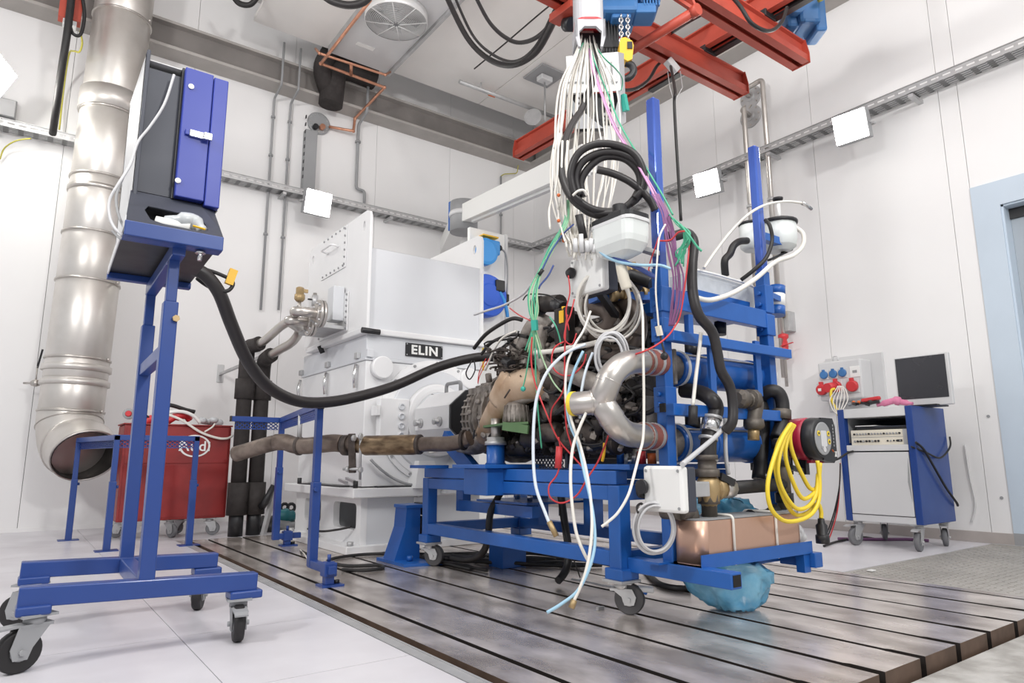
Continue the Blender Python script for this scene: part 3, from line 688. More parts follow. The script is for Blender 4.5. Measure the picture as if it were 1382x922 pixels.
B().box(p.x-0.05, p.x-0.035, yF-0.042, yF-0.031, p.z-0.01, p.z+0.012, 0.002).o('latch_pivot', 'doorblue', d1)
# sloping console with a long oval opening
A_, B2, C_, D_ = V(0.234, 2.60, 1.480), V(0.556, 2.60, 1.480), V(0.505, 2.83, 1.676), V(0.262, 2.83, 1.676)
ex = (B2-A_).normalized(); ey = ((D_-A_)-ex*((D_-A_).dot(ex))).normalized(); nn = ex.cross(ey)
def con(u, v):  # pixel to the console plane
    d = _ray(u, v); t_ = (A_-EYE).dot(nn)/d.dot(nn); return EYE+d*t_
hole = [con(u, v) for u, v in ((195, 283), (200, 278), (215, 281), (240, 287), (262, 291), (272, 296), (278, 304), (281, 311), (270, 312), (245, 307), (220, 302), (203, 296))]
B().prism([A_, B2, V(0.552, 2.66, 1.535), V(0.507, 2.83, 1.676), D_], -nn*0.004, [hole]).o('console_panel', 'anth', cb)
B().prism([V(0.556, 2.60, 1.478), V(0.505, 2.83, 1.676), V(0.56, 2.83, 1.66), V(0.574, 2.90, 1.48)], (0.003, 0, 0)).o('console_side', 'anth', cb)
B().prism([p_-nn*0.07 for p_ in (A_, B2, C_, D_)], -nn*0.004).o('console_well', 'blackm', cb)
# contents of the opening: roll of paper in film and a yellow strip
p = con(245, 299)-nn*0.02
t = thing('paper_roll', 'white roll in clear film lying in the opening of the cabinet console', 'roll', p)
q0, q1 = con(212, 290)-nn*0.03, con(258, 303)-nn*0.02
B().cyl(q0, q1, 0.024, 14).o('roll', 'white', t)
B().tube(spline([con(225, 291)-nn*0.02, con(245, 297)-nn*0.0, con(262, 300)-nn*0.0, con(275, 308)-nn*0.015], 4), [0.018, 0.03, 0.03, 0.02], 10).o('film', 'film', t)
tag(B().bar(con(260, 306)+nn*0.004, con(277, 311)+nn*0.004, 0.008, 0.005, nn).o('marker_pen', 'yellow'), 'yellow strip lying beside the white roll in the console opening', 'marker')
# cables on the stand
tag(B().tube(spline([PY(235, 101, 2.80), PY(222, 140, 2.79), PY(203, 170, 2.79), PY(186, 192, 2.78), PY(176, 222, 2.74), PY(160, 248, 2.7), PY(148, 270, 2.7), PY(148, 292, 2.68), PY(155, 308, 2.64), PY(166, 318, 2.62)], 5), 0.0055, 6).o('cable', 'gwire'), 'light cable running diagonally across the dark front of the cabinet', 'cable')
tag(B().tube(spline([PY(166, 240, 3.0), PY(157, 265, 2.9), PY(160, 290, 2.75), PY(170, 315, 2.66), PY(163, 322, 2.7), PY(152, 312, 2.8)], 5), 0.005, 6).o('cable', 'mgrey'), 'grey cable hanging beside the left side of the cabinet', 'cable')
tag(B().tube(spline([PY(272, 362, 3.2), PY(296, 370, 3.2), PY(314, 380, 3.2), PY(310, 391, 3.2), PY(298, 393, 3.2), PY(280, 386, 3.25), PY(266, 376, 3.3)], 5), 0.009, 8).o('cable', 'black'), 'black cable loop carrying the yellow tag behind the cabinet stand', 'cable')
tag(B().obox(PY(312, 374, 3.2), 0.036, 0.022, 0.075, Matrix.Rotation(0.25, 3, 'Y')).o('cable_tag', 'yellow'), 'yellow tag on the black cable loop behind the cabinet stand', 'tag')
hp = [PY(262, 363, 3.2), PY(278, 372, 3.2), PY(296, 396, 3.22), PY(313, 440, 3.3), PY(334, 487, 3.4), PY(362, 522, 3.5), PY(400, 541, 3.6), PY(440, 543, 3.65), PY(485, 535, 3.7), PY(535, 520, 3.75), PY(590, 496, 3.75), PY(640, 483, 3.7), PY(672, 483, 3.6), PY(694, 492, 3.5)]
hb = B(); hb.tube(spline(hp, 7), 0.031, 14)
tag(hb.o('corrugated_hose', 'hose'), 'thick black hose sagging from the cabinet stand across to the engine', 'hose')

# ================================================================ RED TOOL CART
ct = thing('tool_cart', 'red steel tool cart on casters standing by the left wall', 'cart', (1.15, 6.75, 0))
yc0, yc1 = 6.52, 6.90; cx0, cx1 = 0.735, 1.595
bd = B().box(cx0, cx1, yc0, yc1, 0.15, 0.955, 0.012).o('body', 'red', ct)
B().box(cx0+0.02, cx1-0.02, yc0-0.004, yc0, 0.17, 0.62, 0.003).o('door', 'red', ct)
B().box(cx0+0.02, cx1-0.02, yc0-0.004, yc0, 0.63, 0.94, 0.003).o('drawer_front', 'red', ct)
B().box(cx0-0.01, cx1+0.008, yc0-0.008, yc1+0.01, 0.955, 0.968, 0.003).o('top_plate', 'red', ct)
for x, y, a in ((cx0+0.08, yc0+0.06, 0.4), (cx0+0.42, yc0+0.06, 5.2), (cx0+0.55, yc1-0.06, 2.5), (cx1-0.12, yc0+0.06, 5.9), (cx0+0.08, yc1-0.06, 2.9)):
    caster((x, y, 0), 0.15, 0.058, a, ct, 'lrub', False, 0.03, 0.03)
p = PY(263, 602, yc0-0.006)
lg = B().lathe([(0.100, 0), (0.100, 0.003)], V(0, 0, 0), (0, -1, 0), 40)
for v in lg.bm.verts: v.co = Vector((v.co.x*1.28, v.co.y, v.co.z*0.98))+p
badge = lg.o('badge', 'white', ct)
lg = B().lathe([(0.086, 0), (0.086, 0.003)], V(0, 0, 0), (0, -1, 0), 40)
for v in lg.bm.verts: v.co = Vector((v.co.x*1.28, v.co.y, v.co.z*0.98))+p+V(0, -0.003, 0)
lg.o('badge_field', 'red', ct)
lettering('Audi', 0.125, p+V(0, -0.0075, -0.005), (1, 0, 0), (0, 0, 1), 'white', ct, 'badge_lettering', 0.0015, 0.0015)
# things on the cart
def oncart(u, v, dz=0.0): return PY(u, v, 6.65)
t = thing('glove_pair', 'red and black work gloves lying on the red cart', 'gloves', PY(245, 567, 6.65))
b = B(); b.tube(spline([PY(226, 569, 6.65), PY(238, 562, 6.65), PY(250, 560, 6.68), PY(256, 567, 6.7)], 4), [0.03, 0.045, 0.04, 0.03], 10); b.o('glove', 'redp', t)
b = B(); b.tube(spline([PY(195, 571, 6.6), PY(203, 566, 6.6), PY(212, 563, 6.6)], 4), [0.03, 0.035, 0.02], 10); b.o('glove', 'redp', t)
tag(B().tube(spline([PY(224, 546, 6.7), PY(235, 548, 6.7), PY(250, 553, 6.7), PY(263, 556, 6.7)], 4), 0.018, 8).o('file_handle', 'black'), 'black handled tool lying on top of the red cart', 'tool')
t = thing('white_hose', 'coiled white hose lying across the top of the red cart', 'hose', PY(250, 560, 6.6)); B().tube(spline([PY(215, 566, 6.6), PY(228, 557, 6.6), PY(247, 556, 6.6), PY(262, 562, 6.6), PY(270, 571, 6.6)], 5), 0.016, 8).o('hose', 'white', t)
tag(B().tube(spline([PY(222, 558, 6.5), PY(245, 567, 6.49), PY(270, 583, 6.48), PY(292, 591, 6.48), PY(306, 592, 6.49), PY(314, 588, 6.55)], 6), 0.011, 6).o('white_cable', 'wwire'), 'white cable drooping over the front of the red cart', 'cable')
tag(B().tube(spline([PY(290, 572, 6.5), PY(286, 577, 6.48), PY(276, 583, 6.48)], 4), 0.008, 6).o('white_cable', 'wwire'), 'short white cable end joining the drooping cable on the red cart', 'cable')
t = thing('clear_bag', 'crumpled clear film bag lying on the right end of the red cart', 'bag', PY(285, 572, 6.6))
b = B()
for k in range(9): b.ball(PY(273+k*2.6, 571-4*random.random(), 6.6+0.1*random.random()), 0.03+0.015*random.random(), 7, (1.2, 0.8, 0.8))
b.o('film', 'film', t)
t = thing('red_plug', 'round grey plug with red face at the left end of the red cart', 'plug', PY(174, 559, 6.55))
p = PY(174, 559, 6.55); B().lathe([(0.045, 0), (0.045, 0.05), (0.03, 0.055)], p, (-0.2, -1, 0), 20).o('plug_body', 'mgrey', t); B().lathe([(0.026, 0), (0.02, 0.012)], p+V(-0.01, -0.055, 0), (-0.2, -1, 0), 16).o('plug_face', 'redp', t)
tag(B().tube(spline([PY(180, 560, 6.55), PY(190, 556, 6.55), PY(200, 563, 6.58), PY(215, 570, 6.6)], 4), 0.010, 6).o('black_cable', 'black'), 'black cable behind the stand columns on top of the red cart', 'cable')

# ================================================================ BLUE GUARD RAILS
def perf_strip(b, p0, along, L, drop, nrm):
    """strip of expanded metal: crossing bars with open holes between"""
    p0 = Vector(p0); a = Vector(along).normalized(); up = V(0, 0, 1); n = max(2, int(L/0.034))
    for k in range(n):
        s0 = k*L/n; s1 = (k+1)*L/n
        for h0, h1 in ((0, 1), (1, 0)):
            for r0, r1 in ((0, 0.5), (0.5, 1.0)):
                z0, z1 = -drop*(r0+(r1-r0)*h0), -drop*(r0+(r1-r0)*h1)
                b.bar(p0+a*s0+up*z0, p0+a*s1+up*z1, 0.007, 0.003, nrm)
    b.bar(p0-up*drop, p0-up*drop+a*L, 0.004, 0.004)
def guard_post(t, foot, ztop, wlow=0.048, wup=0.038, zsplit=0.55, plate=True, zb_=0.006):
    f = Vector(foot)
    B().box(f.x-wlow/2, f.x+wlow/2, f.y-wlow/2, f.y+wlow/2, f.z+zb_, zsplit, 0.003).o('post', 'navy', t)
    B().box(f.x-wup/2, f.x+wup/2, f.y-wup/2, f.y+wup/2, zsplit, ztop-0.004, 0.002).o('telescopic_tube', 'navy', t)
    if plate: B().box(f.x-0.075, f.x+0.075, f.y-0.055, f.y+0.055, f.z, f.z+0.007).o('foot_plate', 'navy', t)
    B().cyl((f.x+wlow/2, f.y, zsplit-0.04), (f.x+wlow/2+0.015, f.y, zsplit-0.04), 0.012, 6).o('clamp_bolt', 'navy', t)
fA = PZ(90, 727); fA = V(PY(92, 727, 6.86).x, 6.86, 0); fB = PZ(143, 744); fC = PZ(258, 738); fC.y = fB.y
fA.x = fA.x
t = thing('guard_rail', 'blue guard rail on three posts between cabinet stand and red cart', 'guard rail', (fB.x, fB.y, 0))
zA = 0.845
for f_ in (fA, fB, fC): guard_post(t, f_, zA, zsplit=0.50)
B().bar(fA+V(0, 0, zA-0.02), fB+V(0, 0, zA-0.02), 0.038, 0.04, bev=0.002).o('guard_bar', 'navy', t)
B().bar(fB+V(-0.019, 0, zA-0.02), fC+V(0.019, 0, zA-0.02), 0.038, 0.04, bev=0.002).o('guard_bar', 'navy', t)
b = B(); perf_strip(b, fB+V(0.02, 0, zA-0.04), fC-fB, (fC-fB).length-0.04, 0.055, (0, 1, 0)); b.o('perforated_strip', 'navy', t)
b = B(); perf_strip(b, fB+V(0, 0.02, zA-0.04), fA-fB, (fA-fB).length-0.04, 0.055, (1, 0, 0)); b.o('perforated_strip', 'navy', t)
# second rail, clamped to the test bed around the exhaust pipe
f1 = PZ(382, 737); f2 = PZ(444, 791)
p1 = V(PY(372, 720, f1.y).x, f1.y, 0); p2 = V(1.405, PX(424, 700, 1.405).y, 0)
t = thing('guard_rail', 'blue guard rail clamped to the test bed around the exhaust pipe', 'guard rail', (f2.x, f2.y, 0))
zt_ = 0.985; p1top = V(PY(383, 560, p1.y).x, p1.y, zt_)
for p_, zs, zlow, nm in ((p1, 0.60, 0.05, 0), (p2, 0.53, 0.07, 1)):
    B().box(p_.x-0.024, p_.x+0.024, p_.y-0.024, p_.y+0.024, zlow, zs, 0.003).o('post', 'navy', t)
    B().box(p_.x-0.019, p_.x+0.019, p_.y-0.019, p_.y+0.019, zs, zt_-0.004, 0.002).o('telescopic_tube', 'navy', t)
    B().cyl((p_.x-0.01, p_.y-0.024, zs-0.04), (p_.x-0.01, p_.y-0.045, zs-0.04), 0.013, 6).o('clamp_bolt', 'navy', t)
zt2 = PX(430, 552, p2.x).z
for p_ in (p1,):
    pass
B().bar(V(PY(313, 557, p1.y).x, p1.y, zt_-0.02), V(p1.x+0.019, p1.y, zt_-0.02), 0.038, 0.04, bev=0.002).o('guard_bar', 'navy', t)
B().bar(p1+V(0, 0, zt_-0.02), p2+V(0, -0.019, zt_-0.02), 0.038, 0.04, bev=0.002).o('guard_bar', 'navy', t)
xl = PY(318, 557, p1.y).x
B().box(xl-0.036, xl-0.028, p1.y-0.02, p1.y+0.02, zt_-0.041, zt_+0.001).o('end_cap', 'blackm', t)
B().box(p2.x-0.019, p2.x+0.019, p2.y-0.026, p2.y-0.019, zt_-0.041, zt_+0.001).o('end_cap', 'blackm', t)
b = B(); perf_strip(b, V(xl, p1.y, zt_-0.04), (1, 0, 0), p1.x-0.03-xl, 0.055, (0, 1, 0)); b.o('perforated_strip', 'navy', t)
b = B(); perf_strip(b, V(p2.x, p2.y+0.03, zt_-0.04), p1-p2, (p1-p2).length-0.06, 0.055, (1, 0, 0)); b.o('perforated_strip', 'navy', t)
# clamp feet
def clampfoot(f, arm0, arm1, hz):
    B().bar(arm0, arm1, 0.042, 0.042, bev=0.003).o('clamp_arm', 'navy', t)
    B().box(f.x-0.05, f.x+0.07, f.y-0.05, f.y+0.05, 0.0, 0.010).o('foot_plate', 'navy', t)
    B().box(f.x-0.024, f.x+0.024, f.y-0.024, f.y+0.024, 0.010, hz, 0.003).o('foot_column', 'navy', t)
    B().box(f.x-0.034, f.x+0.034, f.y-0.034, f.y+0.034, hz-0.075, hz-0.005, 0.004).o('clamp_sleeve', 'navy', t)
    B().cyl((f.x, f.y, hz), (f.x, f.y, hz+0.035), 0.010, 8).o('clamp_screw', 'navy', t)
    B().cyl((f.x+0.045, f.y, 0.01), (f.x+0.045, f.y, 0.028), 0.017, 6).o('fixing_bolt', 'blackm', t)
f1 = V(p1.x+0.09, p1.y, 0); clampfoot(f1, V(p1.x-0.02, p1.y, 0.075), V(PY(405, 725, p1.y).x, p1.y, 0.075), 0.115)
f2 = V(p2.x, f2.y, 0); clampfoot(f2, V(p2.x, p2.y+0.02, 0.085), V(p2.x, f2.y-0.06, 0.085), 0.125)

# ================================================================ GENERATOR
g = thing('generator', 'large white electric generator on a pedestal with a box cooler on top', 'generator', (2.6, 5.3, 0))
gx, gy, gx1, gyb = 2.05, 4.63, 3.07, 6.0
def gz(v, u=490): return PX(u, v, gx).z
zf = 0.055; zp0, zp1 = gz(672), gz(655)
# pedestal
B().box(1.935, 3.15, 4.585, 6.05, 0.0, zf, 0.006).o('foot_flange', 'genw', g)
side_holes = []
def on_left(u, v): return PX(u, v, gx)
for (ua, ub, va, vb) in ((411, 433, 673, 703), (450, 481, 678, 713)):
    ya, yb = on_left(ub, 690).y, on_left(ua, 690).y; za, zb2 = on_left((ua+ub)/2, vb).z, on_left((ua+ub)/2, va).z
    w_, h_ = yb-ya, zb2-za
    side_holes.append([V(gx, (ya+yb)/2+a, (za+zb2)/2+b_) for a, b_ in rrect(w_, h_, min(w_, h_)*0.2)])
B().prism([(gx, gy, zf), (gx, gyb, zf), (gx, gyb, zp0), (gx, gy, zp0)], (0.05, 0, 0), side_holes).o('pedestal_panel', 'genw', g)
B().box(gx+0.05, gx1, gy, gy+0.03, zf, zp0).o('pedestal_panel', 'geng', g)
B().box(gx+0.0005, gx+0.05, gy-0.002, gy, zf, zp0).o('pedestal_edge', 'genw', g)
B().box(gx+0.05, gx1, gyb-0.03, gyb, zf, zp0).o('pedestal_panel', 'genw', g)
B().box(gx1-0.05, gx1, gy+0.03, gyb-0.03, zf, zp0).o('pedestal_panel', 'genw', g)
B().box(gx+0.30, gx+0.32, gy+0.03, gyb-0.03, zf, zp0).o('pedestal_rib', 'mgrey', g)
B().box(1.955, 3.15, 4.55, 6.05, zp0, zp1-0.02, 0.008).o('pedestal_top', 'genw', g)
B().box(gx+0.1, gx1-0.3, gy-0.06, gy, zp1-0.02, zp1-0.012).o('shim', 'blackm', g)
B().box(1.975, gx, 4.85, 5.75, zp1-0.02, zp1-0.012).o('shim', 'blackm', g)
for q in ((1.985, 4.64), (1.985, 5.9), (2.9, 4.60), (1.985, 5.3)):
    B().cyl((q[0], q[1], zf), (q[0], q[1], zf+0.028), 0.024, 6).o('anchor_bolt', 'galv', g)
for q in ((2.00, 4.62), (2.00, 5.8)):
    B().cyl((q[0], q[1], zp1-0.02), (q[0], q[1], zp1+0.03), 0.018, 6).o('foot_bolt', 'blackm', g)
# stator housing
zs1 = gz(487); zs2 = gz(453)
B().box(gx, gx1, gy, gyb, zp1-0.012, zs1, 0.006).o('stator_housing', 'genw', g)
B().box(gx-0.012, gx1+0.012, gy-0.012, gyb+0.012, zs1, zs1+0.022, 0.004).o('housing_flange', 'geng', g)
B().box(gx, gx1, gy, gyb, zs1+0.022, zs2, 0.006).o('terminal_housing', 'geng', g)
B().box(gx-0.055, gx1+0.04, gy-0.035, gyb-0.2, zs2, zs2+0.045, 0.008).o('cooler_ledge', 'genw', g)
B().cyl((gx-0.06, gy-0.04, zs2+0.02), (gx+0.08, gy-0.05, zs2+0.015), 0.022, 10).o('black_cap', 'blackm', g)
B().cyl((gx-0.06, 5.45, zs2+0.02), (gx-0.03, 5.45, zs2-0.04), 0.022, 10).o('black_cap', 'blackm', g)
# cooler: side plates with lifting ears, lower roof between
zc0 = zs2+0.045; ze = PX(501, 280, gx-0.02).z
def cplate(x, thick, nm='end_plate'):
    y0_, y1_ = gy-0.03, 5.93; r = 0.06; zt_ = ze
    pl = [V(x, y0_, zc0), V(x, y1_, zc0), V(x, y1_, zt_-r), V(x, y1_-r*0.3, zt_-r*0.3), V(x, y1_-r, zt_), V(x, y0_+r, zt_), V(x, y0_+r*0.3, zt_-r*0.3), V(x, y0_, zt_-r)]
    hs = []
    for yy in (y0_+0.11, y1_-0.10): hs.append([V(x, yy+0.026*math.cos(a*0.5236), zt_-0.115+0.042*math.sin(a*0.5236)) for a in range(12)])
    return B().prism(pl, (thick, 0, 0), hs).o(nm, 'genw', g)
cplate(gx-0.02, 0.022); cplate(gx1-0.012, 0.022)
zr = PY(560, 342, gy).z
B().box(gx+0.002, gx1-0.012, gy+0.0, 5.9, zc0, zr-0.02, 0.004).o('cooler_body', 'geng', g)
B().prism([(gx+0.002, gy+0.001, zr-0.02), (gx+0.002, gy+0.35, zr+0.10), (gx+0.002, 5.88, zr+0.10), (gx+0.002, 5.88, zr-0.02)], (gx1-gx-0.014, 0, 0)).o('sloped_roof', 'genw', g)
# inspection covers and screws on the left plate
XS = gx-0.022
def on_plate(u, v): return PX(u, v, XS)
a, b_, c, d = on_plate(469, 303), on_plate(467, 360), on_plate(434, 380), on_plate(437, 325)
pl = [a, b_, c, d]
cv = B().prism([V(XS, q.y, q.z) for q in (V(0, a.y, a.z), V(0, a.y, b_.z), V(0, c.y, b_.z), V(0, c.y, a.z))], (-0.006, 0, 0)).o('inspection_cover', 'genw', g)
n_ = 6
for k in range(n_):
    for yy, zz in ((a.y+0.02, b_.z+(a.z-b_.z)*(k+0.5)/n_), (a.y+(c.y-a.y)*(k+0.5)/n_, b_.z+0.02), (a.y+(c.y-a.y)*(k+0.5)/n_, a.z-0.02)):
        B().cyl((XS-0.006, yy, zz), (XS-0.014, yy, zz), 0.009, 6).o('screw', 'mgrey', cv)
q0, q1 = on_plate(452, 337), on_plate(440, 343)
B().tube(bend([V(XS-0.004, q0.y-0.1, q0.z), V(XS-0.07, q0.y-0.1, q0.z+0.01), V(XS-0.07, q0.y+0.14, q0.z+0.01), V(XS-0.004, q0.y+0.14, q0.z)], 0.03), 0.010, 8).o('cover_handle', 'genw', cv)
a, b_ = on_plate(470, 394), on_plate(445, 452)
fp = B().box(XS-0.008, XS, on_plate(470, 420).y, on_plate(432, 430).y, zc0+0.03, PX(470, 394, XS).z, 0.002).o('pipe_plate', 'genw', g)
ya, yb = on_plate(470, 420).y, on_plate(432, 430).y; za, zb2 = zc0+0.05, PX(470, 394, XS).z-0.02
for k in range(7):
    for yy in (ya+0.02, yb-0.02):
        zz = za+(zb2-za)*k/6; B().cyl((XS-0.008, yy, zz), (XS-0.017, yy, zz), 0.009, 6).o('screw', 'mgrey', fp)
q = on_plate(455, 418)
B().box(XS-0.10, XS-0.008, ya+0.07, ya+0.20, zc0+0.12, zc0+0.40, 0.006).o('water_box', 'geng', fp)
B().box(XS-0.22, XS-0.008, ya+0.05, ya+0.50, zc0+0.045, zc0+0.075, 0.004).o('pipe_bracket', 'galv', fp)
# name plate
a, b_ = PY(548, 464, gy), PY(596, 470, gy); zc_ = (PY(572, 467, gy).z+PY(572, 481, gy).z)/2; xc = (a.x+b_.x)/2
npl = B().box(xc-0.165, xc+0.165, gy-0.010, gy, zc_-0.052, zc_+0.052, 0.002).o('name_plate', 'blackm', g)
for sx_ in (-0.155, 0.155):
    for sz_ in (-0.042, 0.042): B().cyl((xc+sx_, gy-0.010, zc_+sz_), (xc+sx_, gy-0.013, zc_+sz_), 0.005, 8).o('rivet', 'chrome', npl)
lettering('ELIN', 0.098, (xc, gy-0.012, zc_-0.002), (1, 0, 0), (0, 0, 1), 'white', npl, 'name_lettering', 0.002, 0.003, sx=1.12)
# round end shields
fc = PY(585, 566, gy); fc = V(fc.x, gy, 0.955)
def ring(prof, m, nm, par=g, n=48): return B().lathe(prof, fc, (0, -1, 0), n).o(nm, m, par)
ring([(0.475, 0), (0.475, 0.018), (0.44, 0.022), (0.44, 0.03)], 'genw', 'end_shield')
ring([(0.40, 0.02), (0.385, 0.05), (0.30, 0.055)], 'geng', 'shield_ring')
ring([(0.29, 0.045), (0.27, 0.10), (0.24, 0.105)], 'genw', 'bearing_housing')
ring([(0.22, 0.10), (0.20, 0.135), (0.17, 0.14)], 'geng', 'bearing_cover')
ring([(0.155, 0.135), (0.150, 0.16)], 'blackm', 'shaft_seal')
ring([(0.10, 0.13), (0.10, 0.30)], 'cast', 'shaft')
for k in range(14):
    a = k*2*math.pi/14+0.2
    for rr_, h0 in ((0.455, 0.02), (0.205, 0.12)):
        if rr_ < 0.3 and k % 2: continue
        q = fc+V(rr_*math.cos(a), -h0, rr_*math.sin(a)); B().cyl(q, q-V(0, 0.012, 0), 0.011, 6).o('flange_bolt', 'mgrey', g)
# side boss discs, lifting clips
for u, v in ((513, 497), (630, 512)):
    q = PY(u, v, gy); B().lathe([(0.085, 0), (0.085, 0.055), (0.078, 0.06)], q, (0, -1, 0), 28).o('round_cap', 'genw', g)
for u in (409, 444, 484):
    q = on_left(u, 0); y_ = PX(u, 500, gx).y
    c = B().tube([V(gx-0.02, y_, zs1-0.02), V(gx-0.035, y_, zs1-0.10), V(gx-0.025, y_, zs1-0.2)], 0.014, 8).o('clamp_strap', 'chrome', g)
    B().box(gx-0.03, gx, y_-0.03, y_+0.03, zs1+0.022, zs1+0.07, 0.004).o('clamp_lug', 'galv', c)
q = PY(497, 477, gy); B().box(q.x-0.02, q.x+0.03, gy-0.03, gy, q.z-0.03, q.z+0.03, 0.004).o('lug', 'geng', g)
# terminal block with four round ports, left of the shaft
q0, q1 = PY(527, 545, gy-0.08), PY(545, 590, gy-0.08)
tbk = B().box(q0.x-0.09, q1.x+0.03, gy-0.10, gy-0.03, q1.z-0.03, q0.z+0.04, 0.006).o('sensor_block', 'genw', g)
for k in range(4): zz = q0.z-0.02+(q1.z-q0.z+0.03)*k/3; B().lathe([(0.026, 0), (0.026, 0.012), (0.018, 0.014), (0.018, 0.006)], (q1.x-0.035, gy-0.10, zz), (0, -1, 0), 16).o('port', 'geng', tbk)
B().box(q0.x-0.13, q0.x-0.10, gy-0.12, gy-0.03, q0.z-0.09, q0.z-0.02).o('bracket', 'genw', tbk)
# shaft guard: octagonal box with a dark front, knobs and a handle
gc = V(fc.x-0.05, 0, 0.945); R8 = 0.205
pl = [V(gc.x+R8*1.15*math.cos(math.pi/8+k*math.pi/4), gy-0.20, gc.z+R8*math.sin(math.pi/8+k*math.pi/4)) for k in range(8)]
B().prism(pl, (0, -0.48, 0)).o('shaft_guard', 'genw', g)
pf = [V(gc.x+(q.x-gc.x)*0.985, gy-0.681, gc.z+(q.z-gc.z)*0.985) for q in pl]
B().prism(pf, (0, -0.02, 0)).o('guard_cover', 'blackm', g)
for y_ in (gy-0.29, gy-0.56):
    q = V(gc.x-R8*1.07, y_, gc.z-0.03); k = B().lathe([(0.034, 0), (0.034, 0.01), (0.016, 0.015), (0.024, 0.05), (0.012, 0.055)], q, (-1, 0, 0), 16).o('guard_knob', 'galv', g)
zt_ = gc.z+R8*0.92
B().tube(bend([V(gc.x-0.05, gy-0.36, zt_), V(gc.x-0.05, gy-0.36, zt_+0.07), V(gc.x-0.05, gy-0.56, zt_+0.07), V(gc.x-0.05, gy-0.56, zt_)], 0.03), 0.014, 8).o('guard_handle', 'mgrey', g)
B().tube(spline([V(gc.x-R8*0.9, gy-0.3, gc.z-0.17), V(gc.x-R8*1.1, gy-0.45, gc.z-0.24), V(gc.x-R8*0.9, gy-0.62, gc.z-0.2)], 6), 0.008, 6).o('guard_wire', 'wwire', g)
B().tube(spline([PY(500, 620, gy-0.03), PY(512, 632, gy-0.04), PY(528, 644, gy-0.03), PY(545, 652, gy-0.06), PY(560, 655, gy-0.06)], 5), 0.010, 6).o('grey_cable', 'mgrey', g)
# feet and ribs under the bearing
q = PY(560, 640, gy); B().prism([(q.x-0.06, gy, q.z-0.10), (q.x+0.16, gy, q.z-0.10), (q.x+0.10, gy, q.z+0.10), (q.x-0.03, gy, q.z+0.10)], (0, -0.12, 0)).o('bearing_foot', 'genw', g)
q = PY(600, 640, gy); B().prism([(q.x-0.08, gy, q.z-0.14), (q.x+0.22, gy, q.z-0.14), (q.x+0.16, gy, q.z+0.16), (q.x+0.02, gy, q.z+0.16)], (0, -0.16, 0)).o('bearing_foot', 'geng', g)
q = PY(563, 673, gy); B().box(q.x-0.03, q.x+0.06, gy-0.012, gy, zf, zp0-0.01, 0.003).o('pedestal_strip', 'genw', g); B().cyl((q.x, gy-0.012, q.z+0.03), (q.x, gy-0.05, q.z+0.03), 0.02, 10).o('earth_bolt', 'galv', g)
q = PY(440, 660, gy-0.05)
for k, (u, v) in enumerate(((478, 650), (468, 652))):
    q = PX(u, v, 1.99); B().bar(q, q+V(0, 0.14, 0.02), 0.02, 0.02).o('clamp_piece', 'galv', g)
# ================================================================ COOLING PIPES OF THE GENERATOR
def coolpipe(label, upx, foot, Xf, flange_uv, vent):
    t = thing('cooling_pipe', label, 'pipe', foot)
    f = Vector(foot); pf = PX(*flange_uv, Xf)
    pl = [pf, pf+V(-0.22, 0.0, 0.0)]+upx
    B().tube(bend(pl, 0.10, 6), 0.038, 14).o('steel_pipe', 'steel', t)
    B().lathe([(0.105, 0), (0.105, 0.022), (0.05, 0.025), (0.05, 0.06)], pf, (-1, 0, 0), 28).o('flange', 'steel', t)
    B().lathe([(0.105, 0.028), (0.105, 0.048), (0.05, 0.05)], pf, (-1, 0, 0), 28).o('counter_flange', 'steel', t)
    for k in range(8):
        a = k*math.pi/4; q = pf+V(0.005, 0.082*math.cos(a), 0.082*math.sin(a)); B().cyl(q, q-V(0.065, 0, 0), 0.010, 6).o('flange_bolt', 'galv', t)
    e = upx[-1]; top = V(f.x, f.y, e.z-0.02)
    B().tube(bend([e+(upx[-2]-e).normalized()*0.06, e, V(f.x, f.y, e.z+0.0), V(f.x, f.y, 0.22)], 0.13, 7), 0.066, 14).o('insulation', 'foam', t)
    B().cyl((f.x, f.y, 0.0), (f.x, f.y, 0.24), 0.062, 14).o('pipe_foot', 'blackm', t)
    for z0, z1, r in ((0.18, 0.46, 0.088), (1.20, 1.38, 0.086)): B().cyl((f.x, f.y, z0), (f.x, f.y, z1), r, 16).o('insulation_sleeve', 'foam', t)
    B().cyl((f.x-0.09, f.y-0.03, 0.72), (f.x-0.05, f.y-0.03, 0.72), 0.022, 8).o('clamp_screw', 'blackm', t)
    return t, pf
fa = PZ(317, 724); fb = PZ(341, 722)
XF = gx-0.24
ta, pa = coolpipe('insulated cooling pipe from floor to generator cooler, left one of two', [PY(398, 432, 5.75), PY(383, 437, 5.9), PY(356, 461, 6.1), PY(345, 466, 6.2)], fa, XF, (436, 424), True)
tb_, pb = coolpipe('insulated cooling pipe from floor to generator cooler, right one of two', [PY(406, 445, 5.6), PY(396, 462, 5.75), PY(374, 474, 5.95), PY(362, 482, 6.1)], fb, XF, (424, 436), True)
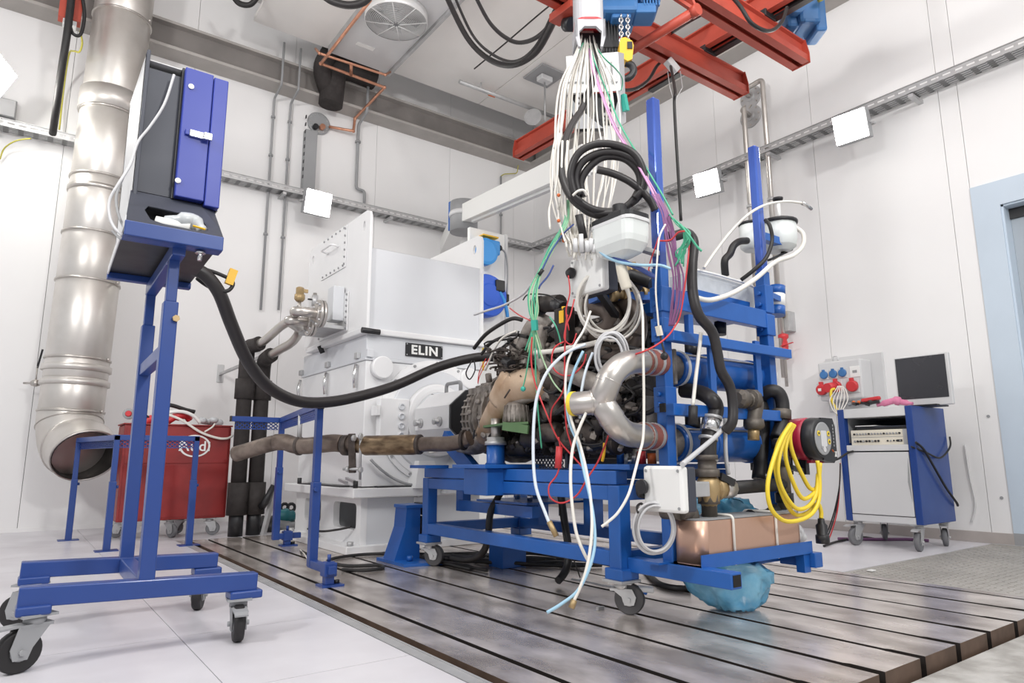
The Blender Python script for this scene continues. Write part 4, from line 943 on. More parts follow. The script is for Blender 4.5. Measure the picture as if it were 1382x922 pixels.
# vents on the pipes
q = PY(403, 428, 5.72); v_ = B().cyl(q, q+V(0, 0, 0.16), 0.016, 10).o('vent_pipe', 'steel', ta)
B().lathe([(0.03, 0.14), (0.045, 0.16), (0.045, 0.20), (0.035, 0.205), (0.035, 0.26), (0.02, 0.27)], q, (0, 0, 1), 16).o('air_vent', 'brass', v_)
B().bar(q+V(0, 0, 0.24), q+V(0.07, 0, 0.24), 0.02, 0.03).o('vent_spout', 'brass', v_)
B().bar(q+V(-0.04, 0, 0.06), q+V(-0.0, 0, 0.1), 0.02, 0.02).o('vent_tap', 'blackm', v_)
q = PY(424, 422, 5.5); v_ = B().cyl(q, q+V(0, 0, 0.17), 0.016, 10).o('vent_pipe', 'steel', tb_)
B().cyl(q+V(0, 0, 0.06), q+V(0, 0, 0.15), 0.026, 10).o('valve_body', 'galv', v_); B().bar(q+V(-0.06, 0, 0.11), q+V(0.0, 0, 0.11), 0.015, 0.012).o('vent_tap', 'blackm', v_)
# pipe support frame behind the pipes
t = thing('pipe_bracket', 'grey bracket holding the two insulated cooling pipes to the left wall', 'bracket', V(fb.x, 6.5, 1.5))
q = PY(345, 468, 6.45); B().box(q.x+0.02, q.x+0.05, 6.2, WY, q.z-0.12, q.z-0.09, 0.003).o('arm', 'galv', t); B().box(q.x+0.0, q.x+0.07, WY-0.01, WY, q.z-0.2, q.z+0.0, 0.003).o('mounting_plate', 'galv', t)
# slanted aluminium strut and dark hose between pipe foot and guard rail
tag(B().bar(PZ(355, 722), PY(376, 640, 6.2), 0.05, 0.03).o('leaning_profile', 'galv'), 'pale metal profile leaning behind the guard rail beside the insulated pipes', 'profile')
tag(B().tube([PY(353, 684, 6.25), PY(358, 678, 6.2), PY(369, 655, 6.2)], [0.035, 0.03, 0.022], 8).o('dark_rod', 'blackm'), 'dark rod leaning beside the pale metal profile behind the guard rail', 'rod')
# electric tool with cable
p = PZ(383, 716); p = V(p.x, p.y, 0)
t = thing('power_tool', 'teal and grey electric hand tool lying behind the guard rail post', 'power tool', p)
def T_(u, v, dy=0.0): return PY(u, v, p.y+dy)
B().tube(spline([T_(349, 708), T_(362, 712), T_(380, 706), T_(395, 700)], 4), [0.09, 0.10, 0.085, 0.05], 14).o('motor_body', 'blackm', t)
B().tube(spline([T_(372, 692, -0.04), T_(384, 697, -0.05), T_(396, 696, -0.04)], 4), [0.05, 0.075, 0.05], 12).o('grip_shell', 'makteal', t)
B().tube(spline([T_(372, 707, -0.1), T_(385, 710, -0.1), T_(399, 709, -0.1)], 4), [0.045, 0.05, 0.035], 12).o('gear_head', 'mgrey', t)
for u in (384, 393): B().tube([T_(u, 685)+V(0.035*math.cos(a*0.628), 0, 0.035*math.sin(a*0.628)) for a in range(10)], 0.015, 8, closed=True).o('handle_ring', 'blackm', t)
tag(B().tube(spline([T_(388, 712, -0.12), T_(391, 722, -0.1), T_(398, 738, -0.3), PZ(407, 744, 0.01), PZ(415, 748, 0.01)], 5), 0.009, 6).o('tool_cable', 'black'), 'black cable curling down from the teal hand tool to the bed', 'cable')
tag(B().tube(spline([T_(391, 709, -0.12), T_(405, 711, -0.25), PX(430, 717, 1.9), PX(455, 715, 1.95), PX(474, 711, 2.02)], 6), 0.009, 6).o('tool_cable', 'black'), 'black cable from the hand tool into the generator pedestal opening', 'cable')

# ================================================================ EXHAUST PIPE
ex = thing('exhaust_pipe', 'long heat-stained exhaust pipe with silencer in front of the generator', 'exhaust pipe', PD(500, 640, 4.2))
def dd(u): return 4.62-(u-315)/(640-315)*0.62
def XP(u, v): return PD(u, v, dd(u))
def tp(pxs, r, nm, m, n=18): return B().tube(spline([XP(u, v) for u, v in pxs], 5), r, n).o(nm, m, ex)
tp([(318, 613), (335, 608), (358, 601), (374, 597)], 0.053, 'tail_pipe', 'exh')
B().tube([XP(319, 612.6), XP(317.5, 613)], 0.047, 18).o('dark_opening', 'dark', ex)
tp([(372, 597), (385, 597), (398, 601), (412, 602), (432, 600)], 0.055, 'bent_pipe', 'exh')
tp([(430, 600), (450, 598), (462, 599)], 0.057, 'pipe', 'exh')
tp([(460, 599), (484, 601)], 0.050, 'pipe', 'exh')
B().tube([XP(u, v) for u, v in ((482, 601), (489, 601.3), (494, 601.4), (558, 600.4), (562, 600.2), (566, 600))], [0.046, 0.050, 0.0625, 0.0625, 0.06, 0.048], 28).o('silencer', 'silencer', ex)
tp([(562, 600), (585, 599.5), (606, 599), (622, 596), (634, 591)], 0.046, 'pipe', 'exh')
for u, v in ((404, 602), (566, 600), (626, 594)):
    d = (XP(u+4, v)-XP(u-4, v)).normalized(); B().lathe([(0.055, -0.012), (0.062, -0.008), (0.062, 0.008), (0.055, 0.012)], XP(u, v), d, 20).o('pipe_clamp', 'castd', ex)
q = XP(404, 592); B().cyl(q, q+V(0, 0, 0.16), 0.016, 8).o('probe', 'galv', ex)
h = thing('pipe_hanger', 'rusty pipe clamp with threaded rods holding the exhaust pipe', 'hanger', XP(469, 636))
q = XP(468, 601); B().lathe([(0.052, -0.02), (0.066, -0.02), (0.066, 0.02), (0.052, 0.02)], q, (XP(476, 601)-XP(460, 601)), 20).o('clamp_ring', 'castd', h)
B().bar(XP(468, 586)-V(0, 0.08, 0), XP(469, 638)-V(0, 0.08, 0), 0.045, 0.02, bev=0.003).o('hanger_plate', 'castd', h)
B().cyl(XP(479, 585)-V(0, 0.09, 0), XP(478, 647)-V(0, 0.09, 0), 0.009, 8).o('threaded_rod', 'galv', h)
B().cyl(XP(456, 633)-V(0, 0.09, 0), XP(480, 633)-V(0, 0.09, 0), 0.009, 8).o('threaded_rod', 'galv', h)
for u, v in ((469, 592), (478, 590), (478, 634), (461, 633)): B().cyl(XP(u-1.5, v)-V(0, 0.1, 0), XP(u+1.5, v)-V(0, 0.1, 0), 0.02, 6).o('nut', 'galv', h)

# blue bolted pedestal under the engine shaft
q0 = PZ(508, 758); q1 = PZ(590, 757)
t = thing('blue_pedestal', 'short blue tapered pedestal bolted to the bed left of the engine cart', 'pedestal', (2.2, 4.1, 0))
B().prism([PZ(508, 756), PZ(545, 766), PZ(604, 762), PZ(572, 750)], (0, 0, 0.018)).o('foot_plate', 'blue', t)
yb_ = PZ(545, 762).y+0.06; a = PY(532, 755, yb_); b_ = PY(566, 755, yb_)
B().prism([V(a.x, yb_, 0.018), V(b_.x, yb_, 0.018), V(b_.x-0.0, yb_, 0.36), V(b_.x-0.10, yb_, 0.36), V(b_.x-0.11, yb_, 0.22)], (0, 0.16, 0)).o('gusset_column', 'blue', t)
B().box(b_.x-0.11, b_.x+0.06, yb_-0.01, yb_+0.17, 0.34, 0.362, 0.003).o('top_plate', 'blue', t)
B().box(b_.x+0.03, b_.x+0.07, yb_, yb_+0.15, 0.29, 0.37, 0.004).o('rubber_mount', 'blackm', t)
B().box(b_.x+0.03, b_.x+0.07, yb_+0.02, yb_+0.13, 0.12, 0.28, 0.004).o('side_plate', 'castd', t)
q = PZ(553, 757, 0.02); B().cyl(q, q+V(0, 0, 0.03), 0.02, 6).o('fixing_bolt', 'blue', t)

# ================================================================ ENGINE CART
ec = thing('engine_cart', 'heavy blue rolling engine cart of square tubes with two tall posts', 'engine cart', (2.5, 3.0, 0))
XA = 2.13
def ez(u, v): return PX(u, v, XA).z
yL = PX(577, 690, XA).y; yR = PX(836, 700, XA).y; XBk = 2.92; W = 0.07
zl0, zl1 = ez(700, 750)-0.0, ez(700, 725)
zl0, zl1 = 0.197, 0.262
zu0, zu1 = (ez(577, 661)+ez(817, 673))/2, (ez(577, 648)+ez(817, 651))/2
zu2 = (ez(577, 634)+ez(817, 632))/2
bl = 'blue'
for x0 in (XA, XBk-W):
    for y0 in (yL-W*1.0, yR):
        pass
LEG = []
for nm, x, y in (('fl', XA, yL), ('fr', XA, yR), ('bl', XBk-W, yL), ('br', XBk-W, yR)):
    B().box(x, x+W, y, y+W, 0.165, zu1, 0.005).o('leg', bl, ec)
    B().box(x-0.015, x+W+0.02, y-0.02, y+W+0.015, 0.145, 0.192, 0.005).o('leg_foot', bl, ec)
    B().box(x-0.025, x+W+0.025, y-0.025, y+W+0.025, 0.133, 0.146, 0.003).o('caster_plate', 'galv', ec)
for x in (XA+0.002, XBk-W+0.002):
    B().box(x, x+0.06, yR+W, yL, zl0, zl1, 0.004).o('frame_beam', bl, ec)
    B().box(x, x+0.07, yR+W, yL, zu0, zu1-0.002, 0.004).o('frame_beam', bl, ec)
    B().box(x+0.004, x+0.074, yR+0.02, yL+W*0.9, zu1+0.003, zu2, 0.004).o('deck_beam', bl, ec)
for y in (yL+0.01, yR+0.01):
    B().box(XA+W, XBk-W, y, y+0.06, zl0, zl1, 0.004).o('cross_beam', bl, ec)
    B().box(XA+W, XBk-W, y, y+0.07, zu0, zu1, 0.004).o('cross_beam', bl, ec)
for (x, y, a, br) in ((XA+0.045, yL+0.045, 5.3, False), (XA+0.045, yR+0.045, 5.3, True), (XBk-0.05, yL+0.045, 1.0, False), (XBk-0.05, yR+0.045, 0.6, False)):
    caster((x, y, 0), 0.135, 0.064, a, ec, 'rubber', False, 0.036, 0.034, 'zinc')
# brake lever in blue at the near wheel
B().bar(V(XA+0.07, yR+0.03, 0.105), V(XA+0.15, yR-0.04, 0.10), 0.05, 0.022, bev=0.004).o('brake_arm', 'zinc', ec)
B().bar(V(XA+0.085, yR+0.02, 0.112), V(XA+0.13, yR-0.02, 0.085), 0.05, 0.014, bev=0.004).o('brake_lever', 'blue', ec)
# mount block and pedestal column under the gearbox
B().box(2.03, 2.36, 2.99, 3.22, zu0-0.01, zu2+0.004, 0.005).o('mount_block', bl, ec)
B().box(1.99, 2.40, 2.95, 3.28, zu2+0.004, zu2+0.024, 0.003).o('mount_plate', bl, ec)
cq = PX(669, 620, 2.2); zt_ = PX(669, 601, 2.2).z
B().lathe([(0.062, 0), (0.052, 0.012), (0.052, zt_-zu2-0.024)], (2.2, cq.y, zu2+0.024), (0, 0, 1), 24).o('mount_column', bl, ec)
B().lathe([(0.062, 0), (0.062, 0.02), (0.05, 0.025), (0.05, 0.045)], (2.2, cq.y, zt_), (0, 0, 1), 24).o('threaded_collar', 'galv', ec)
B().lathe([(0.028, 0), (0.028, 0.12)], (2.2, cq.y, zt_+0.03), (0, 0, 1), 16).o('jack_rod', 'steel', ec)
B().box(2.0, 2.16, 3.6, 3.8, zu2, zu2+0.018).o('mount_plate', bl, ec)
B().bar((2.34, 3.60, zu2-0.02), (2.34, 3.95, zu2+0.2), 0.05, 0.10).o('diagonal_brace', bl, ec)
# shelf frame in the middle
B().box(2.30, 2.85, 3.0, 3.5, 0.405, 0.418).o('shelf_plate', bl, ec)
B().box(2.30, 2.36, 2.95, 3.72, 0.34, 0.40).o('shelf_beam', bl, ec)
B().box(2.34, 2.40, 3.72, 3.80, 0.33, zu0).o('hanger_post', bl, ec)
B().box(2.70, 2.78, 2.9, 2.98, 0.26, zu0).o('telescopic_tube', bl, ec)
B().box(2.62, 2.70, 3.3, 3.38, 0.26, zu0).o('telescopic_tube', bl, ec)
for x, y in ((2.4, 3.1), (2.5, 3.35), (2.62, 3.08)):
    b = B(); b.cyl((x, y, 0.418), (x, y, 0.47), 0.016, 10); b.cyl((x, y, 0.33), (x, y, 0.405), 0.02, 6); b.o('shelf_bolt', 'chrome', ec)
# deck plate at the right with clutter
q0 = PX(800, 636, XA)
B().box(XA+0.02, XA+0.72, yR-0.05, yR+0.35, zu2+0.004, zu2+0.028, 0.003).o('deck_plate', bl, ec)
for k, (u, v, h_, m_) in enumerate(((838, 615, 0.10, bl), (848, 622, 0.05, 'galv'), (858, 618, 0.07, 'steel'), (866, 620, 0.06, 'redp'), (880, 622, 0.05, 'orange'), (852, 605, 0.03, 'chrome'))):
    q = PX(u, v, 2.42); B().cyl(V(q.x, q.y, zu2+0.028), V(q.x, q.y, zu2+0.028+h_), 0.022, 10).o('deck_fitting', m_, ec)
# right-hand arm, posts
yP = 1.90
B().box(2.170, 2.235, 1.60, yR, 0.178, 0.238, 0.004).o('arm_beam', bl, ec)
B().box(2.2, 3.1, yP+0.0, yP+0.06, 0.18, 0.235, 0.004).o('arm_beam', bl, ec)
B().box(2.95, 3.01, 1.72, yP+0.0, 0.17, 0.235, 0.004).o('arm_beam', bl, ec)
B().prism([PY(1092, 735, 1.75)+V(0, 0.0, -0.12), PY(1092, 735, 1.75)+V(-0.05, 0, -0.12), PY(1092, 735, 1.75)+V(-0.05, 0, 0.0), PY(1092, 735, 1.75)], (0, 0.04, 0)).o('tray_foot', bl, ec)
def post(x0, x1, ztop, zsl, nm='post'):
    s_ = x1-x0
    pp = B().box(x0, x1, yP, yP+s_, 0.175, zsl, 0.004).o(nm, bl, ec)
    B().box(x0+0.003, x1-0.003, yP+0.003, yP+s_-0.003, zsl, ztop, 0.007).o('telescopic_tube', 'postblue', pp)
    return pp
px1b = PY(908, 490, yP).x; px1a = px1b-0.054
pz1 = PY(884, 130, yP).z; pz2 = PY(1020, 195, yP).z
P1 = post(px1a, px1b, pz1, PY(895, 360, yP).z)
px2b = PY(1043, 430, yP).x; px2a = px2b-0.052
P2 = post(px2a, px2b, pz2, PY(1030, 365, yP).z)
def sleeve(x0, x1, v0, v1, u, par):
    z1, z0 = PY(u, v0, yP).z, PY(u, v1, yP).z
    s_ = B().box(x0-0.008, x1+0.008, yP-0.008, yP+(x1-x0)+0.008, z0, z1, 0.004).o('sleeve', bl, par)
    for dz in (0.3, 0.7): B().cyl((x0-0.008, yP+0.025, z0+(z1-z0)*dz), (x0-0.028, yP+0.025, z0+(z1-z0)*dz), 0.011, 6).o('sleeve_bolt', bl, s_)
sleeve(px1a, px1b, 386, 420, 895, P1); sleeve(px1a, px1b, 428, 460, 895, P1); sleeve(px1a, px1b, 521, 556, 895, P1)
sleeve(px2a, px2b, 385, 422, 1035, P2); sleeve(px2a, px2b, 424, 452, 1035, P2)
# clear protective film around the upper post tubes
def cross(u0, v0, u1, v1, h_, y, nm='cross_rail', dp=0.045):
    a, b_ = PY(u0, v0, y), PY(u1, v1, y); z = (a.z+b_.z)/2
    return B().box(a.x, b_.x, y-dp, y, z-h_/2, z+h_/2, 0.003).o(nm, bl, ec)
cross(898, 449, 1058, 484, 0.045, yP-0.012)
cross(898, 550, 1046, 565, 0.05, yP-0.012)
b = B(); a_ = PY(898, 550, yP-0.05); b.box(a_.x-0.002, a_.x+0.004, yP-0.05, yP-0.02, a_.z-0.018, a_.z+0.018); b.o('open_tube_end', 'dark', ec)
B().bar(PY(905, 405, yP+0.02), PY(1030, 432, yP+0.02), 0.045, 0.09, bev=0.003).o('cross_rail', bl, ec)
for u in (960, 1022): a_ = PY(u, 500, yP-0.01); B().box(a_.x-0.02, a_.x+0.02, yP-0.02, yP-0.005, PY(u, 535, yP).z, PY(u, 462, yP).z).o('hanger_strip', bl, ec)
a_ = PY(930, 425, yP+0.0); B().box(a_.x-0.015, a_.x+0.015, yP-0.01, yP+0.02, PY(930, 455, yP).z, a_.z, 0.003).o('upright', bl, ec)
# tray for the plate heat exchanger
ty = 1.745
ta_, tb2_ = PY(946, 757, ty), PY(1095, 734, ty)
zt1_, zt0_ = 0.285, 0.232
b = B(); b.box(ta_.x, tb2_.x, ty-0.004, ty, zt0_, zt1_); b.o('tray_lip', bl, ec)
B().box(ta_.x, tb2_.x, ty, ty+0.24, zt0_, zt0_+0.006).o('tray_floor', bl, ec)
B().box(2.180, 2.226, 1.598, 1.6015, 0.187, 0.229).o('open_tube_end', 'dark', ec)
B().box(2.12, 2.30, 1.90, 1.99, 0.236, 0.244).o('foot_gusset', bl, ec)

# ---- shell-and-tube coolers between the posts
def cooler(label, v0, v1, y, r):
    a_, b_ = PY(908, v0, y), PY(1032, v1, y); z = (a_.z+b_.z)/2; x0, x1 = a_.x, b_.x; L = x1-x0
    t = thing('charge_cooler', label, 'cooler', ((x0+x1)/2, y, z-r))
    B().lathe([(r*0.9, 0), (r, 0.012), (r, L-0.012), (r*0.9, L)], (x0, y, z), (1, 0, 0), 36).o('shell', 'blue', t)
    for s_, nm in ((0.012, 'end_ring'), (L-0.03, 'end_ring')): B().lathe([(r+0.001, 0), (r+0.006, 0.003), (r+0.006, 0.014), (r+0.001, 0.017)], (x0+s_, y, z), (1, 0, 0), 36).o(nm, 'lgrey', t)
    for s_ in (0.22, L-0.16): B().lathe([(r+0.001, 0), (r+0.005, 0.002), (r+0.005, 0.045), (r+0.001, 0.047)], (x0+s_, y, z), (1, 0, 0), 36).o('strap', 'blue', t)
    B().lathe([(r*0.8, 0), (r*0.55, -0.03), (r*0.55, -0.07)], (x0, y, z), (1, 0, 0), 24).o('end_cone', 'cast', t)
    B().box(x0-0.06, x0-0.04, y-0.06, y+0.05, z-0.08, z+0.08, 0.004).o('end_flange', 'cast', t)
    B().cyl((x1-0.08, y, z-r*0.9), (x1-0.08, y, z-r-0.04), 0.03, 14).o('port', 'iron2', t)
    B().cyl((x0+0.12, y-0.02, z+r*0.8), (x0+0.12, y-0.02, z+r+0.05), 0.035, 14).o('port', 'blackm', t)
    B().tube([(x0+0.02, y-r*0.75, z+r*0.72), (x1-0.03, y-r*0.75, z+r*0.72)], 0.005, 6).o('edge_wire', 'steel', t)
    return (x0, x1, z)
k1 = cooler('blue cylinder cooler between the cart posts, upper one of two', 497, 513, 2.02, 0.082)
k2 = cooler('blue cylinder cooler between the cart posts, lower one of two', 598, 601, 2.02, 0.085)
# upper cooler box in a blue cradle with clear film
t = thing('wrapped_cooler', 'film-wrapped silver cooler lying in a blue cradle atop the posts', 'cooler', PY(980, 430, 2.0))
q = [PY(938, 365, 2.02), PY(1016, 388, 2.02), PY(1020, 425, 2.02), PY(940, 410, 2.02)]
B().prism(q, (0, 0.16, 0)).o('silver_core', 'film', t)
q = [PY(938, 390, 1.99), PY(1012, 408, 1.99), PY(1012, 419, 1.99), PY(938, 402, 1.99)]
B().prism(q, (0, 0.20, 0)).o('cradle_rail', 'blue', t)
q = [PY(915, 399, 1.985), PY(1016, 424, 1.985), PY(1014, 433, 1.985), PY(955, 425, 1.985), PY(915, 413, 1.985)]
B().prism(q, (0, 0.22, 0)).o('cradle_tray', 'blue', t)
B().tube(spline([PY(938, 364, 2.0), PY(975, 373, 2.0), PY(1016, 387, 2.0), PY(1019, 402, 2.0), PY(1018, 420, 2.0)], 4), 0.006, 6).o('film_edge', 'white', t)
B().cyl(PY(972, 435, 2.05), PY(972, 452, 2.05), 0.03, 12).o('port', 'blackm', t)

# ---- plate heat exchanger and its pipework
ph = thing('plate_heat_exchanger', 'copper-coloured brazed plate heat exchanger strapped onto the low blue tray', 'heat exchanger', (2.6, 1.85, 0.24))
hx0, hx1, hy0, hy1, hz0, hz1 = 2.205, 2.93, 1.755, 1.905, 0.240, 0.412
pl = [(x, y) for x, y in [(hx0+(hx1-hx0)/2+a, (hy0+hy1)/2+b_) for a, b_ in rrect(hx1-hx0, hy1-hy0, 0.045, 5)]]
blk = B(); blk.prism([(x, y, hz0+0.004) for x, y in pl], (0, 0, hz1-hz0-0.006)); bo = blk.o('plate_pack', 'hxcop', ph)
for p_ in bo.data.polygons: p_.use_smooth = abs(p_.normal.z) < 0.5 and p_.area < 0.02
B().prism([(x, y, hz0) for x, y in pl], (0, 0, 0.004)).o('base_plate', 'hxcop', ph)
B().prism([(x, y, hz1) for x, y in pl], (0, 0, 0.006)).o('cover_plate', 'mgrey', ph)
for u in (992, 1050):
    x = PY(u, 730, ty).x; b = B()
    b.tube(bend([(x, hy0-0.006, hz0-0.01), (x, hy0-0.006, hz1+0.012), (x, hy1+0.006, hz1+0.012), (x, hy1+0.006, hz0-0.01)], 0.02), 0.006, 6); b.o('cable_tie', 'wwire', ph)
pw = thing('valve_pipework', 'iron and brass pipe fittings with ball valve above the copper heat exchanger', 'pipework', (2.3, 1.85, 0.42))
vx = PY(957, 680, 1.82)
B().lathe([(0.032, 0), (0.032, 0.05), (0.045, 0.052), (0.045, 0.09), (0.034, 0.095), (0.034, 0.13)], (vx.x, 1.82, 0.418), (0, 0, 1), 8).o('union', 'iron2', pw)
zz = PY(957, 660, 1.82).z
B().lathe([(0.030, -0.07), (0.043, -0.05), (0.046, -0.02), (0.05, 0), (0.046, 0.03), (0.036, 0.05)], (vx.x, 1.82, zz), (0, 0, 1), 14).o('ball_valve', 'brass', pw)
B().lathe([(0.05, 0), (0.05, 0.03), (0.038, 0.035), (0.038, 0.07), (0.046, 0.07), (0.046, 0.09)], (vx.x, 1.82, zz+0.05), (0, 0, 1), 8).o('union', 'iron2', pw)
B().box(vx.x-0.15, vx.x-0.04, 1.78, 1.83, zz-0.028, zz+0.032, 0.004).o('valve_actuator', 'galv', pw)
B().lathe([(0.034, 0), (0.048, 0.01), (0.048, 0.04), (0.036, 0.045), (0.040, 0.07), (0.034, 0.10)], (vx.x+0.03, 1.82, zz), (1, 0, 0), 10).o('union', 'brass', pw)
hz_ = PY(1020, 657, 1.84).z; xe_ = PY(1060, 657, 1.84).x
B().tube([(vx.x+0.12, 1.82, zz), (xe_, 1.85, zz+0.005)], 0.030, 14).o('black_pipe', 'black', pw)
b = B(); b.cyl((vx.x+0.09, 1.82, zz), (vx.x+0.15, 1.82, zz), 0.042, 10); b.o('hose_clamp', 'steel', pw)
B().tube(bend([V(xe_, 1.85, 0.42), V(xe_, 1.85, 0.75)], 0.02), 0.033, 14).o('riser_pipe', 'iron2', pw)
for z in (0.45, 0.62, 0.70): B().cyl((xe_, 1.85, z), (xe_, 1.85, z+0.045), 0.042, 10).o('riser_nut', 'blackm', pw)
q = PY(1012, 697, 1.87); B().tube(bend([q, V(xe_-0.12, 1.86, q.z-0.005), V(xe_-0.06, 1.86, 0.42)], 0.05), 0.03, 12).o('branch_elbow', 'blackm', pw)
q = PY(931, 690, 1.83); B().tube(bend([q+V(-0.06, 0.0, 0.0), q+V(0.005, 0, 0.0), V(q.x+0.01, 1.83, 0.41)], 0.04), 0.032, 14).o('elbow', 'iron2', pw)
B().tube(bend([q+V(-0.06, 0.0, 0.0), q+V(-0.065, 0.08, 0.0)], 0.04), 0.034, 14).o('elbow_end', 'iron2', pw)
B().bar(PY(972, 643, 1.79), PY(990, 652, 1.78), 0.018, 0.03).o('valve_lever', 'blackm', pw)
# hoses and couplings around the coolers
def pipe(name, label, pts, r, m, cat='hose', n=10, sp=5): return tag(B().tube(spline(pts, sp), r, n).o(name, m), label, cat)
ys = 1.83
t = thing('elbow_hose', 'black rubber elbow hose with steel band leading down to the brass valve', 'hose', PY(955, 600, ys))
B().tube(spline([PY(922, 527, 2.0), PY(945, 530, 1.9), PY(961, 540, ys), PY(966, 553, ys), PY(960, 575, ys), PY(956, 600, ys), PY(956, 640, ys)], 5), 0.034, 14).o('hose', 'hose', t)
B().cyl(PY(960, 567, ys), PY(957, 583, ys), 0.039, 16).o('steel_band', 'chrome', t)
for u, v in ((962, 562), (956, 590), (956, 618)): B().cyl(PY(u, v, ys), PY(u-0.5, v+4, ys), 0.041, 16).o('hose_clamp', 'galv', t)
t = thing('pipe_union', 'black iron couplings with brass end between the blue coolers', 'pipe fitting', PY(1016, 595, 1.82))
B().lathe([(0.03, 0), (0.045, 0.01), (0.045, 0.05), (0.033, 0.055), (0.033, 0.09), (0.05, 0.095), (0.05, 0.13)], PY(994, 538, 1.83), (1, 0, 0.0), 10).o('union', 'iron2', t)
B().tube(bend([PY(1008, 540, 1.83), PY(1022, 541, 1.83), PY(1017, 562, 1.83), PY(1017, 580, 1.83)], 0.05), 0.035, 12).o('elbow', 'iron2', t)
q = PY(1017, 566, 1.83); B().lathe([(0.045, 0), (0.048, -0.03), (0.04, -0.045)], q, (0, 0, 1), 8).o('nut', 'iron2', t)
B().cyl(PY(1017, 577, 1.83), PY(1017, 594, 1.83), 0.026, 14).o('brass_end', 'brass', t)
t = thing('black_hose', 'straight black rubber hose hanging from the couplings beside right post', 'hose', PY(1025, 646, 1.95))
B().tube(spline([PY(1010, 536, 1.98), PY(1024, 542, 1.96), PY(1030, 560, 1.95), PY(1028, 600, 1.95), PY(1024, 647, 1.95)], 5), 0.033, 14).o('hose', 'black', t)
for v in (563, 640): B().cyl(PY(1028, v, 1.95), PY(1028, v+5, 1.95), 0.037, 14).o('hose_clamp', 'galv', t)
t = thing('black_hose', 'black rubber hose arching over the right post toward the pump', 'hose', PY(1052, 585, 1.86))
B().tube(spline([PY(1026, 536, 1.95), PY(1038, 528, 1.9), PY(1050, 530, 1.87), PY(1056, 545, 1.86), PY(1055, 570, 1.86), PY(1048, 592, 1.86)], 5), 0.032, 14).o('hose', 'black', t)
B().cyl(PY(1055, 553, 1.86), PY(1055, 566, 1.86), 0.045, 8).o('union_nut', 'iron2', t)
pipe('probe_cable', 'grey cable slanting from the white lower box up to the elbow hose', [PY(921, 627, 1.64), PY(945, 607, 1.72), PY(965, 590, 1.78), PY(978, 576, 1.8)], 0.010, 'gwire', 'cable', 8)
pipe('probe_cable', 'grey cable hanging straight down before the lower blue cooler', [PY(979, 565, 1.80), PY(979, 600, 1.80), PY(980, 620, 1.81), PY(983, 640, 1.82)], 0.009, 'gwire', 'cable', 8)
t = thing('sensor_lead', 'white sensor lead with black sleeve hanging before the upper cooler', 'sensor lead', PY(935, 570, 1.80))
B().tube(spline([PY(946, 449, 1.8), PY(944, 470, 1.80), PY(939, 510, 1.80), PY(935, 548, 1.80)], 5), 0.008, 8).o('lead', 'wwire', t)
B().cyl(PY(935.5, 548, 1.80), PY(935, 573, 1.80), 0.019, 12).o('sleeve', 'black', t)
pipe('thick_hose', 'thick black coolant hose snaking down in front of the posts and coolers', [PY(899, 320, 1.80), PY(913, 318, 1.78), PY(927, 315, 1.77), PY(936, 327, 1.76), PY(934, 360, 1.76), PY(935, 395, 1.76), PY(943, 425, 1.75), PY(961, 448, 1.75), PY(968, 475, 1.75), PY(973, 500, 1.75), PY(985, 522, 1.75), PY(989, 548, 1.75), PY(988, 570, 1.75), PY(979, 582, 1.78)], 0.022, 'hose', 'hose', 12)
# clear-lidded filler tanks
t = thing('funnel_tank', 'translucent funnel tank with black lid held before the left post', 'tank', PD(848, 335, 2.75))
zr_ = PX(855, 288, 1.90).z; c0 = V(1.975, 1.915, zr_-0.052)
def hexring(c, rx, ry, z):
    f_ = rx/0.14; return [c+V(x, y, z) for x, y in rrect(0.15*min(1, f_*1.0), 0.23*f_, 0.035*f_, 3)]
b = B(); R0 = 0.140; lev = [(R0*0.99, 0.052), (R0*0.97, -0.01), (R0*0.93, -0.035), (R0*0.72, -0.07), (R0*0.44, -0.085), (0.030, -0.095), (0.026, -0.12)]
rings = [[b.bm.verts.new(q) for q in hexring(c0, r, r, z)] for r, z in lev]
for i in range(len(rings)-1):
    for k in range(16): b.bm.faces.new((rings[i][k], rings[i][(k+1) % 16], rings[i+1][(k+1) % 16], rings[i+1][k]))
b.bm.faces.new(rings[0]); b.bm.faces.new(rings[-1][::-1]); b.o('tank_body', 'poly', t)
b = B(); b.prism(hexring(c0, R0*1.04, R0, 0.052), (0, 0, 0.014)); b.o('tank_rim', 'lgrey', t)
b = B(); b.prism(hexring(c0, R0*1.0, R0, 0.066), (0, 0, 0.022)); b.o('lid', 'blackm', t)
B().lathe([(0.06, 0.088), (0.05, 0.11), (0.03, 0.12), (0.03, 0.15)], c0, (0, 0, 1), 12).o('lid_socket', 'blackm', t)
B().tube(spline([c0+V(0, 0, -0.115), c0+V(0.01, 0, -0.16), c0+V(0.03, 0, -0.21)], 4), 0.024, 10).o('outlet', 'cream', t)
B().bar(c0+V(0.05, -0.01, -0.02), V(px1a+0.01, yP+0.02, c0.z-0.02), 0.03, 0.02).o('bracket', 'galv', t)
t = thing('expansion_tank', 'white expansion tank on the right blue post with open lid rim', 'tank', PY(1055, 345, 2.0))
q = PY(1051, 322, 1.97); b = B()
rr_ = [(0.095, 0.075), (0.095, 0.0), (0.088, -0.05), (0.055, -0.075)]
b.lathe([(r, z) for r, z in rr_], q, (0, 0, 1), 20); b.o('tank_body', 'poly', t)
B().lathe([(0.10, 0.075), (0.104, 0.08), (0.104, 0.092), (0.09, 0.098)], q, (0, 0, 1), 20).o('lid_rim', 'blackm', t)
q2 = PY(1014, 325, 2.08); B().lathe([(0.06, 0.085), (0.06, -0.04), (0.04, -0.06)], q2, (0, 0, 1), 18).o('side_tank', 'poly', t)
